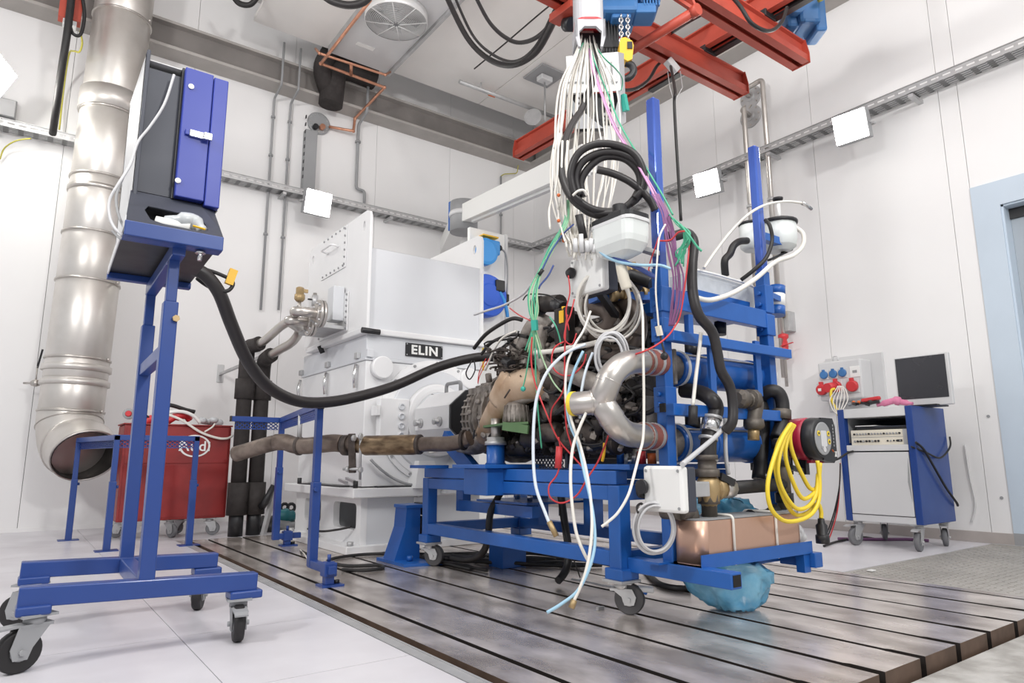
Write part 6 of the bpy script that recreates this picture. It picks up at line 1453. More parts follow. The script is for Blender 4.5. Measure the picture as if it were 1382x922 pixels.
# ================================================================ CABLE ARM, RACK, CABLES
ah = thing('cable_boom', 'grey rounded cable outlet head hanging from the crane, wires fanning out', 'cable boom', PD(793, 60, 3.55))
hc = PD(793, 0, 3.55); hw_ = 0.072
b = B(); prf = rrect(0.15, 0.17, 0.05, 5); z0 = PD(793, 70, 3.55).z; z1 = hc.z+0.5
xh, yh = V(RT.x, RT.y, 0).normalized(), V(FW.x, FW.y, 0).normalized()
zb0 = PD(793, 26, 3.47).z-0.02
def hpts(z, s=1.0): return [V(hc.x, hc.y, z)+xh*a*s+yh*b_*s for a, b_ in prf]
rows = [hpts(z1), hpts(zb0+0.01)]
b.prism(hpts(zb0+0.012), (0, 0, z1-zb0-0.012)); b.o('arm_tube', 'armg', ah)
b = B(); b.prism(hpts(zb0, 1.02), (0, 0, 0.012)); b.o('red_line', 'redp', ah)
b = B()
outer = [(a, c) for a, c in ((-0.077, zb0), (0.077, zb0), (0.077, zb0-0.10), (0.062, zb0-0.155), (0.05, zb0-0.155), (0.058, zb0-0.07), (0.03, zb0-0.04), (-0.03, zb0-0.04), (-0.058, zb0-0.07), (-0.05, zb0-0.155), (-0.062, zb0-0.155), (-0.077, zb0-0.10))]
b.prism([V(hc.x, hc.y, c)+xh*a-yh*0.085 for a, c in outer], yh*0.02)
b.prism([V(hc.x, hc.y, c)+xh*a+yh*0.065 for a, c in outer], yh*0.02)
for sg in (-1, 1): b.prism([V(hc.x, hc.y, zb0)+xh*0.077*sg-yh*0.085, V(hc.x, hc.y, zb0)+xh*0.077*sg+yh*0.085, V(hc.x, hc.y, zb0-0.1)+xh*0.077*sg+yh*0.085, V(hc.x, hc.y, zb0-0.1)+xh*0.077*sg-yh*0.085], -xh*sg*0.012)
b.o('outlet_head', 'armg', ah)
B().obox(V(hc.x, hc.y, zb0-0.05)+yh*0.03, 0.12, 0.06, 0.06, Matrix((xh, yh, V(0, 0, 1))).transposed()).o('dark_inside', 'blackm', ah)
B().cyl(PD(790, 21, 3.46), PD(790, 21, 3.455), 0.008, 10).o('screw', 'blackm', ah)
# terminal rack with round holes
rk = thing('terminal_rack', 'light grey perforated terminal rack hanging amid the white wires', 'terminal rack', PD(805, 150, 3.95))
def rq(u, v, o=0.0): return PD(u, v, 3.95+o)
def rplate(pts, nm, m, holes=(), th=0.012):
    n_ = (pts[1]-pts[0]).cross(pts[2]-pts[0]).normalized()
    if n_.dot(EYE-pts[0]) < 0: n_ = -n_
    return B().prism(pts, -n_*th, holes).o(nm, m, rk)
rplate([rq(764, 76), rq(834, 70), rq(838, 122), rq(766, 126)], 'terminal_plate', 'white')
for k in range(8):
    a, b_ = rq(768+k*8.6, 82), rq(769+k*8.8, 112); B().bar(a-FW*0.012, b_-FW*0.012, 0.022, 0.02).o('terminal_module', 'lgrey' if k % 2 else 'white', rk)
fl = [rq(766, 124), rq(838, 120), rq(836, 172), rq(778, 174)]
nl = (fl[1]-fl[0]).normalized(); nv = (fl[3]-fl[0]).normalized()
hs = []
for u, v in [(782, 129), (781, 136), (781, 143), (821, 125), (821, 132), (822, 139), (822, 146), (823, 153), (823, 160), (824, 168), (816, 154), (815, 160), (815, 165), (815, 171)]:
    c = rq(u, v); w_ = 0.011 if u < 790 or u > 817 else 0.006
    hs.append([c+nl*w_*math.cos(a*0.785)+UP*0.0085*math.sin(a*0.785) for a in range(8)])
nn_ = (fl[1]-fl[0]).cross(fl[2]-fl[0]).normalized()
hs = [[q-nn_*((q-fl[0]).dot(nn_)) for q in h] for h in hs]
fl[3] = fl[3]-nn_*((fl[3]-fl[0]).dot(nn_))
rplate(fl, 'perforated_plate', 'rackg', hs, 0.004)
rplate([q+FW*0.05 for q in fl], 'dark_backing', 'blackm')
rplate([rq(834, 70, .0), rq(842, 72, .1), rq(845, 165, .1), rq(838, 170, 0)], 'rack_side', 'rackg')
B().bar(rq(841, 128, .02), rq(845, 150, .02), 0.03, 0.03).o('teal_connector', 'teal', rk)
B().bar(rq(822, 172), rq(826, 205), 0.06, 0.03, bev=0.004).o('cable_chute', 'lgrey', rk)
B().bar(rq(800, 75, .06), rq(798, -40, .06), 0.08, 0.06).o('hanger', 'lgrey', rk)
B().bar(rq(770, 130, -.02), rq(769, 146, -.02), 0.02, 0.02).o('teal_clip', 'teal', rk)
# white harness wires
rw = random.Random(21); Wn = 26
for k in range(Wn):
    f_ = (k/(Wn-1))**1.5; u1 = 752+f_*84+rw.uniform(-3, 3)
    u0 = 786+f_*14; u2 = 748+f_*92+rw.uniform(-8, 8); u3 = 762+f_*48+rw.uniform(-10, 10); v3 = rw.uniform(318, 352)
    o = rw.uniform(-0.12, 0.1)
    pts = [PD(u0, 42, 3.53), PD(u0*0.75+u1*0.25, 72, 3.50+o*0.3), PD(u1*0.8+u0*0.2, 112, 3.45+o), PD(u1, 160, 3.4+o), PD(u2, 225, 3.3+o), PD(u2*0.6+u3*0.4+rw.uniform(-6, 6), 285, 3.15+o*0.6), PD(u3, v3, 2.95+o*0.4)]
    w_ = B().tube(spline(pts, 5), 0.0042 if k % 3 else 0.0058, 5).o('white_cable', 'wwire')
    tag(w_, 'thin off-white cable in the bundle fanning down from the grey cable head', 'cable', 'off-white cables fanning from the cable head')
# second set: dangling ends with orange clips
LE = ['leftmost', 'second from the left', 'third from the left', 'fourth from the left', 'fifth from the left', 'rightmost one']
for k, (u, v0, v1) in enumerate(((745, 262, 310), (752, 240, 282), (757, 250, 300), (764, 250, 312), (780, 300, 345), (769, 318, 346))):
    pts = [PD(u+2, v0-60, 3.1), PD(u, v0, 3.05), PD(u-2+rw.uniform(-3, 3), (v0+v1)/2, 3.02), PD(u+rw.uniform(-4, 4), v1, 3.0)]
    tag(B().tube(spline(pts, 4), 0.0055, 5).o('sensor_cable', 'wwire'), 'loose white sensor cable end below the black cable coil, '+LE[k], 'cable', 'loose sensor cable ends left of the coil')
for k, (u, v) in enumerate(((754, 263.5), (754, 298), (759, 316), (761, 325), (811, 327))):
    tag(B().ball(PD(u, v, 2.98), 0.0085, 8).o('orange_clip', 'orange'), 'tiny orange clip on a white sensor cable, '+['topmost', 'second from the top', 'at the kink of the green loom', 'just below the green loom kink', 'right of the upper junction box plugs'][k], 'clip', 'orange clips on the sensor cables')
for k, (u0, v0, u1, v1) in enumerate(((776, 322, 777, 340), (784, 316, 785, 340), (792, 325, 793, 340), (798, 322, 797, 338), (804, 330, 801, 341))):
    tag(B().cyl(PD(u0, v0, 2.86), PD(u1, v1, 2.86), 0.010, 8).o('connector', 'lgrey'), 'grey plug connector on top of the upper junction box, '+['leftmost', 'second from left', 'middle one', 'second from right', 'rightmost'][k], 'connector', 'plugs on top of the upper junction box')
tag(B().cyl(PD(781, 290, 2.9), PD(788, 322, 2.9), 0.018, 10).o('black_connector', 'black'), 'black sleeve connector among white wires above the upper junction box', 'connector')
def wire(label, px, r, m, name='cable', cat='cable', n=6, sp=6, dd_=None):
    pts = [PD(p[0], p[1], p[2] if len(p) > 2 else dd_) for p in px]
    return tag(B().tube(spline(pts, sp), r, n).o(name, m), label, cat)
# thick black cable and coil
coil = [(801, 55, 3.53), (803, 85, 3.5), (800, 108, 3.45), (787, 144, 3.4), (772, 168, 3.3), (761, 195, 3.2), (757, 222, 3.1), (761, 246, 3.05), (771, 266, 3.0), (786, 280, 2.97), (806, 288, 2.95), (830, 288, 2.93)]
wire('thick black cable from the grey head curving down into the coil', coil, 0.018, 'hose', n=10)
cc = thing('cable_coil', 'thick black cable coil tied up above the funnel tank', 'cable coil', PD(822, 285, 2.95))
cl_ = [[(775, 262), (770, 235), (780, 208), (803, 195), (832, 196), (856, 208), (868, 230), (868, 252), (856, 268)],
       [(782, 264), (777, 240), (787, 218), (812, 206), (840, 208), (862, 222), (870, 245), (862, 265), (850, 276)],
       [(788, 266), (784, 246), (795, 226), (815, 212), (842, 214), (860, 230), (864, 250), (856, 268)],
       [(806, 229), (826, 234), (848, 244), (866, 258), (878, 272), (884, 284)],
       [(772, 262), (788, 276), (806, 284), (828, 285), (846, 278), (856, 268)],
       [(772, 266), (790, 284), (808, 291), (826, 290)]]
for k, lp in enumerate(cl_): B().tube(spline([PD(u, v, 2.93+0.012*(k % 3)) for u, v in lp], 6), 0.0165, 10).o('coil_turn', 'hose', cc)
B().tube(spline([PD(773, 264, 2.90), PD(780, 258, 2.89), PD(788, 257, 2.89), PD(792, 264, 2.9)], 4), 0.006, 6).o('cable_tie', 'wwire', cc)
# coloured wires
wire('pink wire slanting from the grey cable head to the left blue post', [(795, 66, 3.5), (799, 90, 3.45), (806, 112, 3.4), (828, 170, 3.2), (853, 210, 3.0), (875, 248, 2.85), (890, 280, 2.8)], 0.0051, 'pwire')
wire('second pink wire alongside the first, slightly higher on its way', [(797, 66, 3.5), (808, 112, 3.42), (832, 172, 3.22), (858, 214, 3.02), (880, 252, 2.87), (898, 284, 2.82)], 0.0037, 'pwire')
wire('long turquoise wire from the grey cable head to the left blue post', [(796, 62, 3.5), (803, 85, 3.45), (816, 116, 3.4), (838, 170, 3.2), (871, 225, 2.95), (895, 265, 2.85), (908, 290, 2.8)], 0.0041, 'grwire')
wire('short green wire from the grey head to the right side of the rack', [(800, 54, 3.53), (806, 66, 3.5), (817, 80, 3.5), (830, 92, 3.6), (839, 104, 3.8), (840, 114, 3.85), (838, 122, 3.85)], 0.0037, 'grwire')
wire('green wire hanging left from the grey head over the rack', [(787, 58, 3.5), (780, 72, 3.5), (770, 92, 3.6), (764, 115, 3.7), (762, 130, 3.75)], 0.0034, 'grwire')
for k in range(7):
    o = k-3
    tag(B().tube(spline([PD(884+o*1.5, 262, 2.82), PD(897+o+rw.uniform(-2, 2), 285, 2.79), PD(903+o*2.2+rw.uniform(-2, 2), 312, 2.78), PD(910+o*2+rw.uniform(-3, 3), 345, 2.78), PD(914+o*2.2+rw.uniform(-3, 3), 375, 2.79), PD(912+o*1.6+rw.uniform(-2, 2), 410, 2.8), PD(906+o, 440, 2.82)], 5), 0.0036, 5).o('purple_wire', 'purple'), 'purple wire in the bundle running down the left blue post', 'wire', 'purple wires on the left blue post')
for k in range(12):
    a = rw.uniform(-7, 7)
    tag(B().tube(spline([PD(903, 292, 2.80), PD(911+a, 297+a, 2.77), PD(922+a*1.5, 308+a, 2.76), PD(928+rw.uniform(-6, 4), 325+a, 2.76), PD(922+rw.uniform(-10, 4), 340, 2.77), PD(915+rw.uniform(-8, 8), 352+rw.uniform(-6, 8), 2.78)], 5), 0.0028, 5).o('turquoise_wire', 'grwire'), 'turquoise wire in the tuft curling beside the left blue post', 'wire', 'turquoise wire tuft at the left post')
wire('turquoise wire end sticking out right from the tuft at left post', [(918, 303, 2.76), (930, 318, 2.74), (940, 332, 2.74), (947, 339, 2.74)], 0.0048, 'grwire')
wire('red wire curling from the left blue post down to the charge air pipe', [(930, 330, 2.78), (928, 356, 2.75), (919, 421, 2.74), (910, 442, 2.73), (899, 456, 2.68), (884, 467, 2.66), (870, 474, 2.64), (858, 478, 2.66)], 0.0037, 'rwire')
wire('red wire looped over the black hose end at the left blue post', [(890, 325, 2.76), (905, 324, 2.74), (915, 314, 2.72), (924, 312, 2.7)], 0.0037, 'rwire')
wire('red wire hanging between funnel tank and left blue post', [(889, 320, 2.78), (884, 335, 2.78), (878, 352, 2.8), (874, 372, 2.8)], 0.0031, 'rwire')
wire('cream lead with plug hanging down in front of left blue post', [(898, 303, 2.76), (890, 320, 2.74), (887, 350, 2.72), (885, 390, 2.72), (888, 430, 2.72), (890, 452, 2.73)], 0.0041, 'wwire')
tag(B().bar(PD(888, 440, 2.71), PD(891, 453, 2.71), 0.022, 0.014).o('plug', 'cream'), 'cream plug at the end of the lead before the left blue post', 'plug')
wire('black lead with round end below the cream plug at left post', [(891, 452, 2.72), (893, 462, 2.71), (896, 473, 2.70), (897, 480, 2.70)], 0.005, 'black')
tag(B().ball(PD(896.5, 481, 2.70), 0.016, 10).o('lead_end', 'blackm'), 'round black lead end dangling before the left blue post', 'plug')
# loom of pale green wires on the left
for k in range(8):
    o = (k-3.5); 
    tag(B().tube(spline([PD(766+o*0.6, 270, 3.05), PD(764+o*0.8, 300, 3.0), PD(746+o*1.1+rw.uniform(-2, 2), 334, 2.97), PD(730+o*0.7, 365, 2.95), PD(721+o*1.8+rw.uniform(-2, 2), 394, 2.93), PD(720+o*1.8+rw.uniform(-1, 1), 420, 2.92), PD(721+o*0.5, 440, 2.92), PD(720+o*3.2, 470+rw.uniform(0, 20), 2.93)], 5), 0.0034, 5).o('green_wire', 'lgwire' if k % 2 else 'grwire'), 'green wire in the loom sagging left of the upper junction box', 'wire', 'green wire loom left of the upper junction box')
wire('blue wire running with the green loom left of the upper junction box', [(774, 303, 3.0), (760, 316, 2.97), (746, 336, 2.95), (736, 355, 2.94), (728, 372, 2.93)], 0.0041, 'bwire')
wire('thin blue wire branching off the green loom', [(747, 358, 2.95), (740, 372, 2.94), (730, 384, 2.93), (727, 390, 2.93)], 0.0041, 'bwire')
tag(B().bar(PD(721, 432, 2.9), PD(722, 446, 2.9), 0.024, 0.024).o('teal_connector', 'teal'), 'teal connector tying the green wire loom over the engine', 'connector')
tag(B().cyl(PD(728, 366, 2.93), PD(732, 369, 2.93), 0.016, 8).o('loom_band', 'black'), 'black band around the green wire loom', 'cable tie')
wire('green wire with teal tip hanging over the brown header pipe', [(718, 450, 2.9), (714, 480, 2.9), (710, 505, 2.9), (706, 522, 2.9)], 0.0031, 'grwire')
tag(B().ball(PD(706, 525, 2.9), 0.012, 8).o('teal_tip', 'teal'), 'teal tip of the green wire over the brown header pipe', 'plug')
wire('long thin green wire hanging down past the engine to the deck', [(722, 470, 2.9), (723, 500, 2.9), (725, 540, 2.88), (728, 575, 2.88), (731, 605, 2.88)], 0.0035, 'grwire')
wire('pale yellow-green wire slanting across the engine to the teal clip', [(723, 452, 2.9), (731, 480, 2.88), (744, 511, 2.84), (757, 528, 2.8), (768, 532, 2.76)], 0.0037, 'lgwire')
tag(B().bar(PD(762, 531, 2.74), PD(775, 532, 2.74), 0.02, 0.016).o('teal_clip', 'teal'), 'teal clip block beside the left end of the Y pipe', 'clip')
wire('light green lead running to the silver canister on the engine', [(742, 428, 2.93), (750, 440, 2.9), (755, 455, 2.9), (757, 466, 2.9)], 0.0034, 'grwire')
# red wires over the engine
wire('red wire slanting from the green loom across the whole engine', [(718, 455, 2.88), (717, 488, 2.87), (723, 520, 2.84), (739, 562, 2.78), (754, 594, 2.74), (775, 618, 2.7), (792, 637, 2.66)], 0.0039, 'rwire')
wire('red wire dropping straight down the middle of the engine', [(766, 425, 2.86), (763, 450, 2.84), (762, 512, 2.8), (764, 571, 2.74), (770, 597, 2.72), (775, 612, 2.7)], 0.0039, 'rwire')
wire('red wire in a big loose loop on the engine middle', [(764, 460, 2.83), (748, 470, 2.82), (745, 492, 2.8), (755, 505, 2.79), (772, 506, 2.78), (787, 492, 2.78), (791, 478, 2.78)], 0.0037, 'rwire')
wire('short red wire between teal clip and lower engine', [(763, 505, 2.79), (762, 520, 2.78), (757, 534, 2.78), (745, 552, 2.78), (743, 572, 2.77)], 0.0037, 'rwire')
wire('red wire looping low in front of the blue cart beam', [(754, 590, 2.74), (757, 615, 2.72), (752, 640, 2.7), (741, 656, 2.68), (743, 672, 2.66), (759, 679, 2.65), (779, 668, 2.64), (793, 645, 2.63), (806, 625, 2.64), (817, 600, 2.66), (822, 585, 2.7)], 0.0037, 'rwire')
wire('thin red wire from the upper junction box into the engine', [(767, 372, 2.87), (769, 395, 2.86), (764, 420, 2.86), (768, 446, 2.84)], 0.0031, 'rwire')
wire('red wire curling left below the upper junction box', [(775, 404, 2.86), (770, 425, 2.84), (764, 440, 2.83), (762, 458, 2.82), (772, 465, 2.82), (778, 450, 2.82)], 0.0033, 'rwire')
wire('red wire crossing from left into the green loom at engine top', [(688, 416, 3.3), (700, 425, 3.15), (716, 433, 2.95)], 0.0034, 'rwire')
for k, (u, d_) in enumerate(((712, 3.0), (807, 2.8))):
    pass
tag(B().cyl(PD(755, 603, 2.73), PD(753, 632, 2.71), 0.014, 8).o('red_wire_bundle', 'rwire'), 'short thick bundle of red wires below the engine', 'wire')
wire('yellow wire end standing up behind the deck plate', [(816, 598, 2.8), (815, 612, 2.8), (813, 622, 2.82)], 0.007, 'yellow')
# white and pale blue hoses
wire('white-blue hose arching from engine middle and hanging down left', [(790, 465, 2.78), (772, 472, 2.76), (757, 482, 2.75), (740, 500, 2.74), (729, 522, 2.73), (723, 545, 2.72), (720, 580, 2.7), (720, 625, 2.66), (724, 660, 2.62), (735, 690, 2.58), (744, 712, 2.55), (750, 722, 2.54)], 0.0066, 'hosew', n=8)
wire('white hose hanging from the Y pipe down to the lower cart beam', [(791, 557, 2.6), (781, 580, 2.58), (773, 605, 2.56), (770, 640, 2.52), (772, 680, 2.48), (778, 720, 2.45), (789, 748, 2.43), (798, 763, 2.43)], 0.0061, 'wwire', n=8)
wire('pale blue hose hanging in front of the cart, ending on the bed', [(787, 474, 2.74), (775, 500, 2.73), (768, 525, 2.72), (765, 545, 2.7), (769, 572, 2.66), (780, 600, 2.6), (789, 640, 2.52), (799, 685, 2.45), (803, 730, 2.4), (796, 765, 2.36), (780, 797, 2.34), (758, 815, 2.33), (738, 827, 2.32)], 0.0058, 'lbwire', n=8)
wire('white hose with brass tip hanging in front of the cart beside pale blue one', [(766, 543, 2.68), (772, 570, 2.64), (784, 605, 2.58), (794, 650, 2.5), (799, 700, 2.43), (796, 745, 2.38), (788, 780, 2.35), (774, 812, 2.33)], 0.0058, 'wwire', n=8)
tag(B().cyl(PD(775, 810, 2.33), PD(771, 821, 2.32), 0.011, 8).o('brass_tip', 'brass'), 'brass tip at the end of the white hose over the bed', 'tip')
tag(B().cyl(PD(741, 704, 2.55), PD(751, 724, 2.53), 0.011, 8).o('hose_tip', 'brass'), 'brass tip at the end of the white-blue hose at the cart beam', 'tip')
wire('white hose running up the engine middle to the white coil', [(797, 420, 2.85), (788, 445, 2.82), (776, 465, 2.78), (766, 490, 2.75), (763, 520, 2.72), (764, 545, 2.7)], 0.0051, 'wwire', n=8)
wire('pale blue-white hose hanging behind the Y pipe trunk', [(800, 476, 2.76), (790, 502, 2.74), (784, 535, 2.72), (783, 565, 2.7)], 0.0058, 'hosew', n=8)
wire('white lead dropping beside the left blue post to below the deck', [(862, 398, 2.9), (867, 420, 2.8), (868, 470, 2.66), (869, 545, 2.62), (868, 590, 2.58), (863, 612, 2.55), (856, 640, 2.5), (848, 668, 2.45), (834, 692, 2.43), (820, 705, 2.42), (812, 711, 2.42)], 0.0054, 'wwire', n=8)
# white coil on the engine and the grey coil below it
def coilthing(name, label, cu, cv, ru, rv, d, turns, r, m, cat='cable coil', squash=6, seed=1, tail=None):
    q = random.Random(seed); t = thing(name, label, cat, PD(cu, cv+rv, d))
    for k in range(turns):
        du, dv = q.uniform(-squash, squash), q.uniform(-squash, squash)*0.7; s_ = q.uniform(0.90, 1.06)
        B().tube(spline([PD(cu+du+ru*s_*math.cos(a*0.5236), cv+dv+rv*s_*math.sin(a*0.5236), d+0.012*k*(1 if a < 6 else 0.6)) for a in range(12)], 4, True), r, 6, closed=True).o('coil_turn', m, t)
    return t
coilthing('cable_coil', 'large white cable coil hanging over the engine top', 820, 412, 37, 43, 2.98, 8, 0.0058, 'wwire', squash=9, seed=4)
coilthing('cable_coil', 'small grey cable coil hanging over the engine below the white one', 824, 480, 20, 30, 2.72, 6, 0.0055, 'gwire', squash=4, seed=8)
coilthing('cable_coil', 'grey cable coil hanging under the low white junction box', 883, 712, 26, 34, 2.52, 6, 0.005, 'gwire', squash=2.5, seed=2)
wire('black lead tying the grey coil to the low junction box', [(861, 692, 2.52), (860, 684, 2.55), (866, 680, 2.58), (872, 690, 2.56)], 0.005, 'black')
for k, (px, r) in enumerate((([(706, 405, 3.0), (712, 398, 2.98), (728, 397, 2.96), (744, 400, 2.95), (757, 410, 2.93)], 0.0035), ([(640, 425, 3.7), (655, 420, 3.6), (680, 412, 3.4), (705, 398, 3.1), (716, 385, 3.0)], 0.006))):
    wire(('thin dark wire bowing over the black connector on the engine', 'grey wire running from the generator side up into the green loom')[k], px, r, ('black', 'gwire')[k])
wire('red wire loop dangling left of the header pipe below the black hose', [(656, 484, 3.85), (647, 502, 3.85), (645, 518, 3.85), (648, 506, 3.85), (660, 484, 3.85)], 0.0027, 'rwire')
wire('thin black wire loop dangling in front of the generator right of its cap', [(637, 487, 3.8), (629, 503, 3.8), (634, 512, 3.8), (641, 500, 3.8), (640, 487, 3.8)], 0.004, 'black')
wire('white-blue hose pair crossing from funnel tank to the left post', [(806, 320, 2.9), (812, 335, 2.85), (835, 350, 2.8), (862, 362, 2.78), (885, 375, 2.78)], 0.010, 'bwire', n=8)
wire('pale hose lying along the blue hose towards the left post', [(803, 322, 2.9), (810, 340, 2.84), (833, 353, 2.79), (866, 358, 2.76), (890, 358, 2.74), (905, 363, 2.74)], 0.0061, 'lbwire', n=8)
for u0, u1 in ((803, 815), (821, 832)):
    pass
# ---- cables under the cart and on the bed
wire('thick black cable hanging below the cart deck and trailing on the bed', [(684, 650, 4.0), (672, 672, 3.95), (662, 692, 3.92), (659, 722, 3.88), (654, 742, 3.88), (644, 752, 3.95), (628, 755, 4.05), (610, 752, 4.15)], 0.021, 'black', n=8)
wire('thick black cable dropping behind the lower cart beam to the bed', [(752, 645, 3.8), (757, 670, 3.75), (762, 705, 3.7), (767, 740, 3.62), (766, 762, 3.58), (760, 776, 3.54), (753, 784, 3.5)], 0.021, 'black', n=8)
wire('thin black wire dropping to the bed beside the thick cable', [(748, 640, 3.8), (753, 668, 3.75), (757, 700, 3.7), (764, 730, 3.62), (776, 760, 3.56), (783, 780, 3.52)], 0.004, 'black')
bl_ = random.Random(9)
for k in range(9):
    y0 = 3.9-0.12*k; pts = [V(2.25+0.1*bl_.random(), 4.2-0.1*k, 0.012)]
    for j in range(6): pts.append(V(2.3+0.12*j+bl_.uniform(-.1, .1), 3.95-0.16*j-0.08*bl_.random()+0.05*k, 0.012+0.02*bl_.random()))
    tag(B().tube(spline(pts, 5), 0.011, 6).o('floor_cable', 'black'), 'black cable lying tangled on the bed beneath the engine cart', 'cable', 'tangled floor cables under the cart')
wire2 = lambda label, pts, r, m: tag(B().tube(spline(pts, 6), r, 6).o('floor_cable', m), label, 'cable')
wire2('red wire on the bed among the black cables under the cart', [PZ(655, 757, 0.02), PZ(670, 756, 0.02), PZ(690, 748, 0.02), PZ(705, 744, 0.02)], 0.0041, 'rwire')
wire2('black cable loop lying on the bed in front of the generator pedestal', [PZ(552, 748, 0.012), PZ(500, 748, 0.012), PZ(460, 752, 0.012), PZ(442, 758, 0.012), PZ(470, 764, 0.012), PZ(510, 763, 0.012), PZ(516, 767, 0.012), PZ(490, 770, 0.012), PZ(462, 769, 0.012)], 0.011, 'black')
wire2('black cable running along the bed under the right end of the cart', [PZ(870, 768, 0.012), PZ(885, 785, 0.012), PZ(905, 793, 0.012), PZ(932, 795, 0.012)], 0.017, 'black')
wire2('pale cable lying on the bed behind the front right caster', [PZ(772, 782, 0.01), PZ(790, 785, 0.01), PZ(812, 790, 0.01), PZ(830, 792, 0.01)], 0.0054, 'gwire')
wire2('white thin cable hanging from the rail foot near the generator', [PZ(405, 742, 0.02), PZ(411, 748, 0.02), PZ(416, 757, 0.02), PZ(421, 760, 0.02)], 0.0034, 'wwire')
tag(B().bar(PZ(814, 820, 0.006), PZ(806, 822, 0.006), 0.012, 0.012).o('bolt', 'mgrey'), 'small grey bolt lying on the bed left of the front caster', 'bolt')
tag(B().box(2.46, 2.64, 3.45, 3.60, 0.0, 0.13, 0.004).o('steel_block', 'blue'), 'blue steel block on the bed under the middle of the cart', 'block')

# ================================================================ CRANE
def profile(t, p0, p1, h_, wd, nm='rail', m='crane', end=True):
    """crane rail profile: web, flanges and lips with open bottom slot"""
    p0, p1 = Vector(p0), Vector(p1); d = (p1-p0).normalized(); s_ = V(-d.y, d.x, 0); up = V(0, 0, 1)
    sec = [(-wd*0.30, h_), (wd*0.30, h_), (wd*0.30, h_*0.94), (wd*0.14, h_*0.90), (wd*0.14, h_*0.42), (wd*0.42, h_*0.34), (wd*0.42, h_*0.06), (wd*0.5, 0.0), (wd*0.12, 0.0), (wd*0.12, h_*0.05), (wd*0.32, h_*0.08), (wd*0.32, h_*0.28), (0, h_*0.34),
           (-wd*0.32, h_*0.28), (-wd*0.32, h_*0.08), (-wd*0.12, h_*0.05), (-wd*0.12, 0.0), (-wd*0.5, 0.0), (-wd*0.42, h_*0.06), (-wd*0.42, h_*0.34), (-wd*0.14, h_*0.42), (-wd*0.14, h_*0.90), (-wd*0.30, h_*0.94)]
    B().prism([p0+s_*a+up*b_ for a, b_ in sec], p1-p0).o(nm, m, t)
    if end:
        for q, sg in ((p0, -1), (p1, 1)):
            e = B(); e.prism([q+s_*a+up*b_ for a, b_ in ((-wd*0.5, -0.004), (wd*0.5, -0.004), (wd*0.5, h_*0.42), (wd*0.34, h_+0.004), (-wd*0.34, h_+0.004), (-wd*0.5, h_*0.42))], d*sg*0.008); eo = e.o('end_plate', m, t)
            for bz in (0.2, 0.8): B().cyl(q+d*sg*0.008+up*h_*bz, q+d*sg*0.018+up*h_*bz, 0.011, 6).o('end_bolt', 'galv', eo)
Hr = 0.21
e1, e2 = PX(1000, 130, 4.9), PX(1081, 92, 4.9)
rwz = e1.z+Hr+0.03
rend = PZ(700, 214, rwz)
rwx = PZ(900, 108, rwz).x*0.5+rend.x*0.5
cr = thing('runway_rail', 'long red crane runway rail under the ceiling along the right wall', 'crane rail', (rwx, 3.5, rwz))
profile(cr, (rend.x, rend.y, rwz), (PZ(1000, 50, rwz).x, 0.6, rwz), Hr, 0.16)
for y in (2.0, 4.6):
    x = rend.x+(rwx-rend.x)*0.8
    B().bar((x, y, rwz+Hr), (x, y, 5.6), 0.06, 0.06).o('hanger_post', 'crane', cr); B().box(x-0.1, x+0.1, y-0.1, y+0.1, 5.58, 5.60).o('hanger_plate', 'crane', cr)
b = B()
for j in range(4): b.tube([(rend.x+0.12+0.02*j, rend.y-1.2, rwz+0.06+0.03*j), (rend.x+0.13+0.02*j, 0.6, rwz+0.06+0.03*j)], 0.014, 6)
b.o('conductor_line', 'blackm', cr, stuff=True)
b_ = B(); b_.box(rend.x+0.1, rend.x+0.16, 1.2, 3.9, rwz-0.02, rwz+0.10); b_.o('busbar', 'blackm', cr)
cb1 = thing('bridge_girder', 'red crane bridge girder ending at right wall, lower left one of two', 'crane girder', (3, e1.y, e1.z))
profile(cb1, (-0.3, e1.y, e1.z), (e1.x, e1.y, e1.z), Hr, 0.16)
cb2 = thing('bridge_girder', 'red crane bridge girder ending at right wall, upper right one of two', 'crane girder', (3, e2.y, e1.z))
profile(cb2, (-0.3, e2.y, e1.z), (e2.x, e2.y, e1.z), Hr, 0.16)
# bogies joining the girders to the runway, tie tube
for par, e_ in ((cb1, e1), (cb2, e2)):
    x = rend.x+(rwx-rend.x)*0.9; B().box(x-0.07, x+0.07, e_.y-0.06, e_.y+0.06, e1.z+Hr-0.01, rwz+0.02, 0.005).o('trolley', 'blackm', par)
q1 = PZ(858, 66, e1.z+0.05)
tt = thing('spacer_tube', 'red round tube linking the two crane girders, with angled struts', 'crane tube', (3.2, e1.y, e1.z))
p_a, p_b = PD(852, 68, 4.9), PD(938, 15, 4.6)
B().tube([p_a, p_b], 0.035, 14).o('tube', 'crane', tt)
B().bar(p_a+V(0, 0, -0.02), p_a+V(-0.02, 0.05, 0.25), 0.05, 0.02).o('strut', 'crane', tt)
B().bar(p_b, PD(903, -8, 4.7), 0.05, 0.02).o('strut', 'crane', tt); B().bar(p_b, PD(925, -14, 4.6), 0.05, 0.02).o('strut', 'crane', tt)
B().cyl(p_b-V(0, 0.03, 0), p_b+V(0, 0.03, 0), 0.042, 12).o('end_clamp', 'crane', tt)
wire('black cable draped over the upper right crane girder', [(985, -8, 4.7), (1000, 10, 4.6), (1015, 32, 4.6), (1038, 42, 4.7), (1055, 30, 4.9), (1062, 10, 5.0)], 0.014, 'black')
wire('black cable hanging under the runway rail near the hook', [(838, 122, 5.2), (858, 120, 5.3), (875, 108, 5.4), (886, 90, 5.5), (894, 82, 5.5)], 0.014, 'black')
